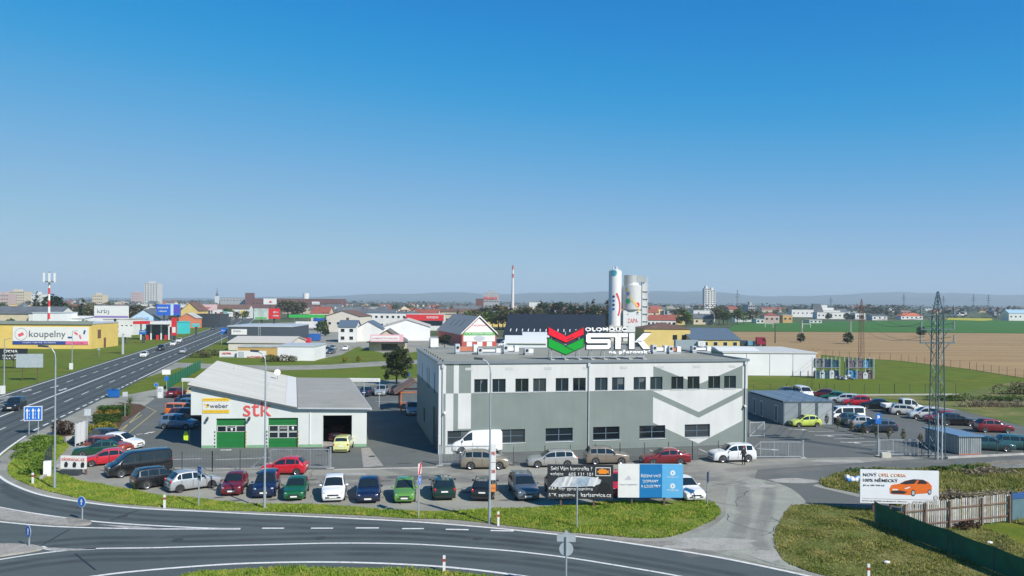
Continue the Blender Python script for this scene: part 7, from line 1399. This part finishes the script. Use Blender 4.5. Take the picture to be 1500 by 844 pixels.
for u0, u1, Y, ve, vr, kd, wc_, rc, lb in ((1016, 1047, 640, 455, None, 'flat', 'white', 'pale', 'white flat roofed villa below the twin towers'), (1023, 1044, 600, 462, None, 'flat', 'grey', 'slate', 'grey flat house before the white villa'), (1077, 1090, 640, 463, 459, 'gy', 'white', 'red', 'small white house with red roof right of the villas'), (1090, 1107, 650, 461, None, 'flat', 'white', 'pale', 'white cubic house at the sports ground'), (1108, 1120, 600, 468, None, 'flat', 'white', 'pale', 'low white annex at the sports ground'), (1120, 1142, 610, 462, 458, 'hip', 'pink', 'red', 'pink hip roofed house left of the orange house'), (1147, 1161, 620, 462, None, 'flat', 'ochre', 'pale', 'orange cubic house behind the sports ground'), (1068, 1080, 800, 453, 449, 'gx', 'pink', 'red', 'pink roofed house below the hills'), (1197, 1252, 800, 458, None, 'flat', 'white', 'pale', 'long white hall at the far field edge'), (1253, 1268, 790, 459, None, 'flat', 'white', 'slate', 'short white hall right of the long one'), (1160, 1192, 900, 454, None, 'flat', 'white', 'pale', 'low white hall before the dark hotel'), (1278, 1300, 760, 463, 461, 'gx', 'white', 'slate', 'blue white shed at the far field edge'), (1320, 1352, 800, 463, 458.5, 'hip', 'white', mat('orange_tiles', (.5, .13, .06), .8, var=.1), 'white house with bright orange hip roof at the field edge'), (1478, 1512, 780, 459, 454, 'gx', 'white', mat('light_blue_roof', (.3, .45, .55), .6), 'blue white hall at the right edge of the far field'), (1186, 1204, 620, 471, None, 'flat', 'white', 'pale', 'tiny white hut on the sports ground'), (478, 500, 800, 449, 446, 'gx', 'white', 'slate', 'white hall with slate roof beyond the office row'), (518, 552, 760, 449, None, 'flat', 'grey', 'dark', 'dark glazed block beyond the office row'), (775, 793, 900, 443, None, 'flat', 'white', 'pale', 'white cube among trees right of the chimney'), (754, 766, 620, 457, 450, 'gy', 'white', 'dark', 'white gabled house right of the chimney foot'), (768, 784, 640, 457, 449, 'gy', 'white', 'red', 'white gabled house beside the dark pines'), (880, 892, 700, 456, 452, 'gx', 'pink', 'red', 'pink house left of the silos'), (948, 990, 480, 469, 462, 'gx', 'white', 'red', 'red roofed long house behind the yellow building'), (640, 700, 520, 457, 453, 'gx', 'cream', 'brown', 'brown roofed row behind the red gabled hall'), (652, 690, 480, 461, None, 'flat', 'cream', 'slate', 'cream flat row behind the red gabled hall')): bld('far_house', lb, u0, u1, Y, ve, vr, kd, wc_, rc, 12, 0, max(2, int((u1 - u0) / 6)), 1, 'house')
o, w, ze, zr = bld('stepped_hotel', 'stepped white hotel terraces with dark pyramid side', 1200, 1231, 950, 455, None, 'flat', 'white', 'pale', 20); [MB().box(0, w * f, 4, 16, ze + .36 + i * 3, ze + 3.3 + i * 3).build('terrace', cm_('white'), o) for i, f in enumerate((.75, .45))]; MB().ext([(-9, 0, 0), (6, 0, 0), (0, 0, ze + 8), (-9, 0, ze + 8)], (0, -4, 0)).build('pyramid_side', rm_('slate'), o, fix=True)
# sports ground net and goals
o = wire_fence([Z(1066, 440, 520)[0:1] + (520,), Z(1240, 440, 520)[0:1] + (520,)], 5, 'tall green ball net along the sports ground', 'ball_net', 6, gm, 1.0, postm=gm, wt=.05)
for u_, lb in ((1127, 'left white goal frame on the sports ground'), (1182, 'right white goal frame on the sports ground')): x_ = Z(u_, 440, 500)[0]; o = thing('goal_frame', lb, 'goal', (x_, 500, 0), 0, 'goal frames'); MB().box(-2.6, -2.4, 0, .2, 0, 2.5).box(2.4, 2.6, 0, .2, 0, 2.5).box(-2.4, 2.4, 0, .2, 2.3, 2.5).build('frame', wht, o)
# random town fabric and trees, spread over the plain
r = random.Random(21); hc = [('white', 'red'), ('cream', 'red'), ('white', 'brown'), ('cream', 'slate'), ('pink', 'brown'), ('grey', 'slate'), ('yellow', 'red'), ('white', 'slate')]
def free(u, Y):
    if u > 1055 and Y < 880: return False
    x_ = Z(u, 440, Y)[0]
    return not (XR(Y) - RW - 14 < x_ < XR(Y) + 14)
LMK = [(15, 'yellow warehouse'), (72, 'antenna mast'), (160, 'white hoarding'), (221, 'grey high-rise'), (317, 'church spire'), (365, 'brown factory tower'), (440, 'long brown factory'), (540, 'office row'), (620, 'red band store'), (720, 'bakery block'), (751, 'white chimney'), (820, 'dark pine row'), (915, 'silos'), (1040, 'twin white towers'), (1130, 'pink house'), (1215, 'stepped hotel'), (1335, 'orange roof'), (1450, 'far right pylons')]
def near(u, Y): return ('just' if Y < 900 else 'well' if Y < 1500 else 'far') + ' beyond the ' + min(LMK, key=lambda q: abs(q[0] - u))[1]
n = 0
while n < 235:
    Y = 540 + 2000 * r.random() ** 1.5; u = r.uniform(-15, 1515)
    if n < 60: u = r.uniform(90, 720); Y = r.uniform(470, 900)
    if not free(u, Y): continue
    if u > 1060 and r.random() < .5: continue
    wd = r.uniform(9, 18) if r.random() < .8 else r.uniform(20, 40); ws, rs = r.choice(hc); kd = r.choice(['gx', 'gx', 'gy', 'hip', 'flat']); he = r.uniform(4, 7.5); hr = he + r.uniform(2.5, 4.5)
    uu = wd * 1167 / Y; yh = 442 + .0075 * (u - 750); vE = yh + (15 - he) * 1167 / Y; vR = yh + (15 - hr) * 1167 / Y
    bld('town_house', {'gx': 'distant %s house with %s pitched roof %s', 'gy': 'distant %s gabled house with %s roof %s', 'hip': 'distant %s house with %s hip roof %s', 'flat': 'distant %s flat block with %s roof %s'}[kd] % (ws, rs, near(u, Y)), u, u + uu, Y, vE, None if kd == 'flat' else vR, kd, ws, rs, r.uniform(8, 14), r.uniform(-25, 25), max(1, int(wd / 4)) if Y < 1500 else 0, 1, 'house', 'houses of the hazy town'); n += 1
n = 0; kinds = [(0, lm_green, 'spring green'), (1, lm_brown, 'brownish budding'), (2, lm_brown, 'tall brownish'), (3, lm_green, 'broad green'), (4, lm_dark, 'dark conifer'), (3, lm_brown, 'broad brownish')]
while n < 285:
    Y = 430 + 1700 * r.random() ** 1.4; u = r.uniform(-15, 1515)
    if n < 70: u = r.uniform(60, 340); Y = r.uniform(380, 800)
    if not free(u, Y) or (450 < u < 660 and Y < 520) or (330 < u < 480 and Y < 700): continue
    v_, m_, nm = r.choice(kinds); tree(Z(u, 440, Y)[0], Y, r.uniform(6, 12.5), v_, m_, nm + ' town tree ' + near(u, Y), 'trees of the hazy town', 'town_tree', r.uniform(.9, 1.3), r.uniform(0, 6)); n += 1
def trees(us, Y, hs, kinds_, label, grp, name='tree'):
    for i, u in enumerate(us): v_, m_ = kinds_[i % len(kinds_)]; tree(Z(u, 440, Y)[0], Y + r.uniform(-15, 15), r.uniform(*hs), v_, m_, label, grp, name, r.uniform(1.0, 1.4), r.uniform(0, 6))
trees([792, 801, 810, 818, 826, 835, 842, 850, 858, 866, 874, 882, 888], 480, (13, 17.5), [(4, lm_dark), (1, lm_dark), (5, lm_dark)], 'dark pine in the dense row left of the silos', 'dark pines left of the silos', 'pine_tree')
trees([682, 690, 699, 706, 713, 722, 730, 737, 744, 750, 757, 764, 772], 430, (9, 14), [(1, lm_brown), (0, lm_green), (3, lm_brown)], 'leafy spring tree in the belt behind the red gabled hall', 'trees behind the red gabled hall')
trees([4, 18, 30, 120, 128, 136], 300, (5, 8), [(1, lm_brown), (0, lm_green)], 'brownish tree behind the yellow warehouse', 'trees behind the yellow warehouse')
trees([64, 84, 112], 420, (15, 19), [(4, lm_dark), (0, lm_dark)], 'tall dark tree near the antenna mast', 'tall dark trees near the mast')
trees([995, 1003, 1012, 1050, 1058, 1066, 1060, 1078, 1090, 1106], 560, (8, 13), [(3, lm_brown), (0, lm_green), (1, lm_green)], 'green tree behind the yellow building', 'trees behind the yellow building')
trees([322, 330, 338, 346, 354], 520, (6, 11), [(0, lm_green), (2, lm_brown)], 'roadside tree far along the main road', 'far roadside trees')
trees([424, 430, 436, 442], 640, (13, 17), [(3, lm_brown)], 'broad olive tree before the brown factory', 'olive trees before the brown factory')
trees([1212, 1222, 1232, 1245, 1258], 780, (5, 8), [('d', lm_dark)], 'dark bush along the long white hall', 'bushes along the white hall')
tree(Z(470, 440, 320)[0], 320, 7.5, 0, lm_green, 'light green tree in the dealer yard', None); tree(Z(593, 440, 310)[0], 310, 5, 3, lm_green, 'round green bush before the white vaulted hall', None); tree(Z(473, 440, 330)[0], 335, 9, 4, lm_dark, 'small dark conifer beside the green petrol canopy', None, 'conifer_tree')
# far woods that read as one mass
L = []
for i in range(1500):
    u = r.uniform(-60, 1560) if i < 900 else r.choice([r.uniform(-1100, -60), r.uniform(1560, 2600)]); Y = r.uniform(1700, 3400) if u < 1000 else r.uniform(950, 2600)
    x_ = Z(u, 440, Y)[0]; h_ = r.uniform(7, 14); L.append((x_, Y, h_ * .5, r.uniform(8, 26), 8, h_ * .6))
mb = MB(); rr = random.Random(6)
for (a, b, c, d, e, f) in L:
    for _ in range(26):
        p_ = Vector((a + rr.uniform(-d, d), b + rr.uniform(-e, e), c + rr.uniform(-1, 1) * f)); s = rr.uniform(1.2, 2.6); M = Matrix.Rotation(rr.uniform(0, 6.28), 3, 'Z') @ Matrix.Rotation(rr.uniform(-1.4, 1.4), 3, 'X'); i = len(mb.v)
        mb.v += [tuple(p_ + M @ Vector(v)) for v in ((-s, -s * .5, 0), (s, -s * .6, 0), (s * .6, s * .6, 0), (-s * .5, s * .5, 0))]; mb.f.append((i, i + 1, i + 2, i + 3))
o = mb.build('far_woods', leaf_mat('far_wood_foliage', (.03, .038, .018), (.055, .06, .03), (.09, .085, .045), .02)); o['kind'] = 'stuff'; tag(o, 'distant wooded belt along the horizon before the hills', 'woods')
# hills
HP = [(-700, 434), (0, 435.5), (300, 437.3), (450, 434.8), (560, 430.5), (660, 428.5), (740, 431), (850, 427.5), (950, 426), (1050, 428.5), (1130, 434), (1180, 434), (1240, 430.5), (1300, 428.5), (1400, 429.5), (1500, 432), (1750, 428), (2200, 434)]
mb = MB(); cols_ = []; U = [-700 + 14.5 * i for i in range(201)]; rowsY = [(6800, 0), (7400, .22), (7900, .5), (8500, .86), (9000, 1.0), (9800, .7), (10600, 0)]
for i, u in enumerate(U):
    zr_ = H0 + (442 + .0075 * (u - 750) - interp(HP, u)) * 9000 / 1167 + 5 * math.sin(u * .05) + 3 * math.sin(u * .13 + 1)
    for (Y, f) in rowsY: mb.v.append((Z(u, 440, 9000)[0] * (Y / 9000) ** .3, Y + 250 * math.sin(u * .021 + Y), max(-2, zr_ * f * (1 + .08 * math.sin(u * .04 + Y * .01)) if 0 < f < 1 else zr_ * f) - .3))
k = len(rowsY)
for i in range(len(U) - 1):
    for j in range(k - 1): mb.f.append((i * k + j, (i + 1) * k + j, (i + 1) * k + j + 1, i * k + j + 1))
struct(mb.build('hills', ground_mat('wooded_hills', [(.3, (.03, .045, .025)), (.55, (.05, .065, .035)), (.75, (.1, .1, .06))], .0012, (.01, .2)), smooth=60))
# haze: one even volume of air round everything
hz, t, p = nodes('hazy_air'); t.nodes.remove(p); pv = t.nodes.new('ShaderNodeVolumePrincipled'); pv.inputs['Color'].default_value = (.72, .87, 1, 1); pv.inputs['Density'].default_value = 1.5e-4; pv.inputs['Anisotropy'].default_value = .0
t.links.new(pv.outputs[0], t.nodes['Material Output'].inputs['Volume'])
struct(MB().box(-11200, 11200, -500, 11700, -4, 176).build('haze', hz), 'stuff')

# copies that would share a label are told apart by their order along the skyline
from collections import defaultdict
dup = defaultdict(list)
for o in C.objects:
    if o.parent is None and o.get('group') and o.get('category'): dup[o['label']].append(o)
ORD = ['first', 'second', 'third', 'fourth', 'fifth', 'sixth', 'seventh', 'eighth', 'ninth', 'tenth', 'eleventh', 'twelfth', 'thirteenth', 'fourteenth']
for lb, L in dup.items():
    if 1 < len(L) <= 14:
        for k, o in enumerate(sorted(L, key=lambda o: o.location.x / o.location.y)): o['label'] = lb + ', ' + ORD[k] + ' from left'
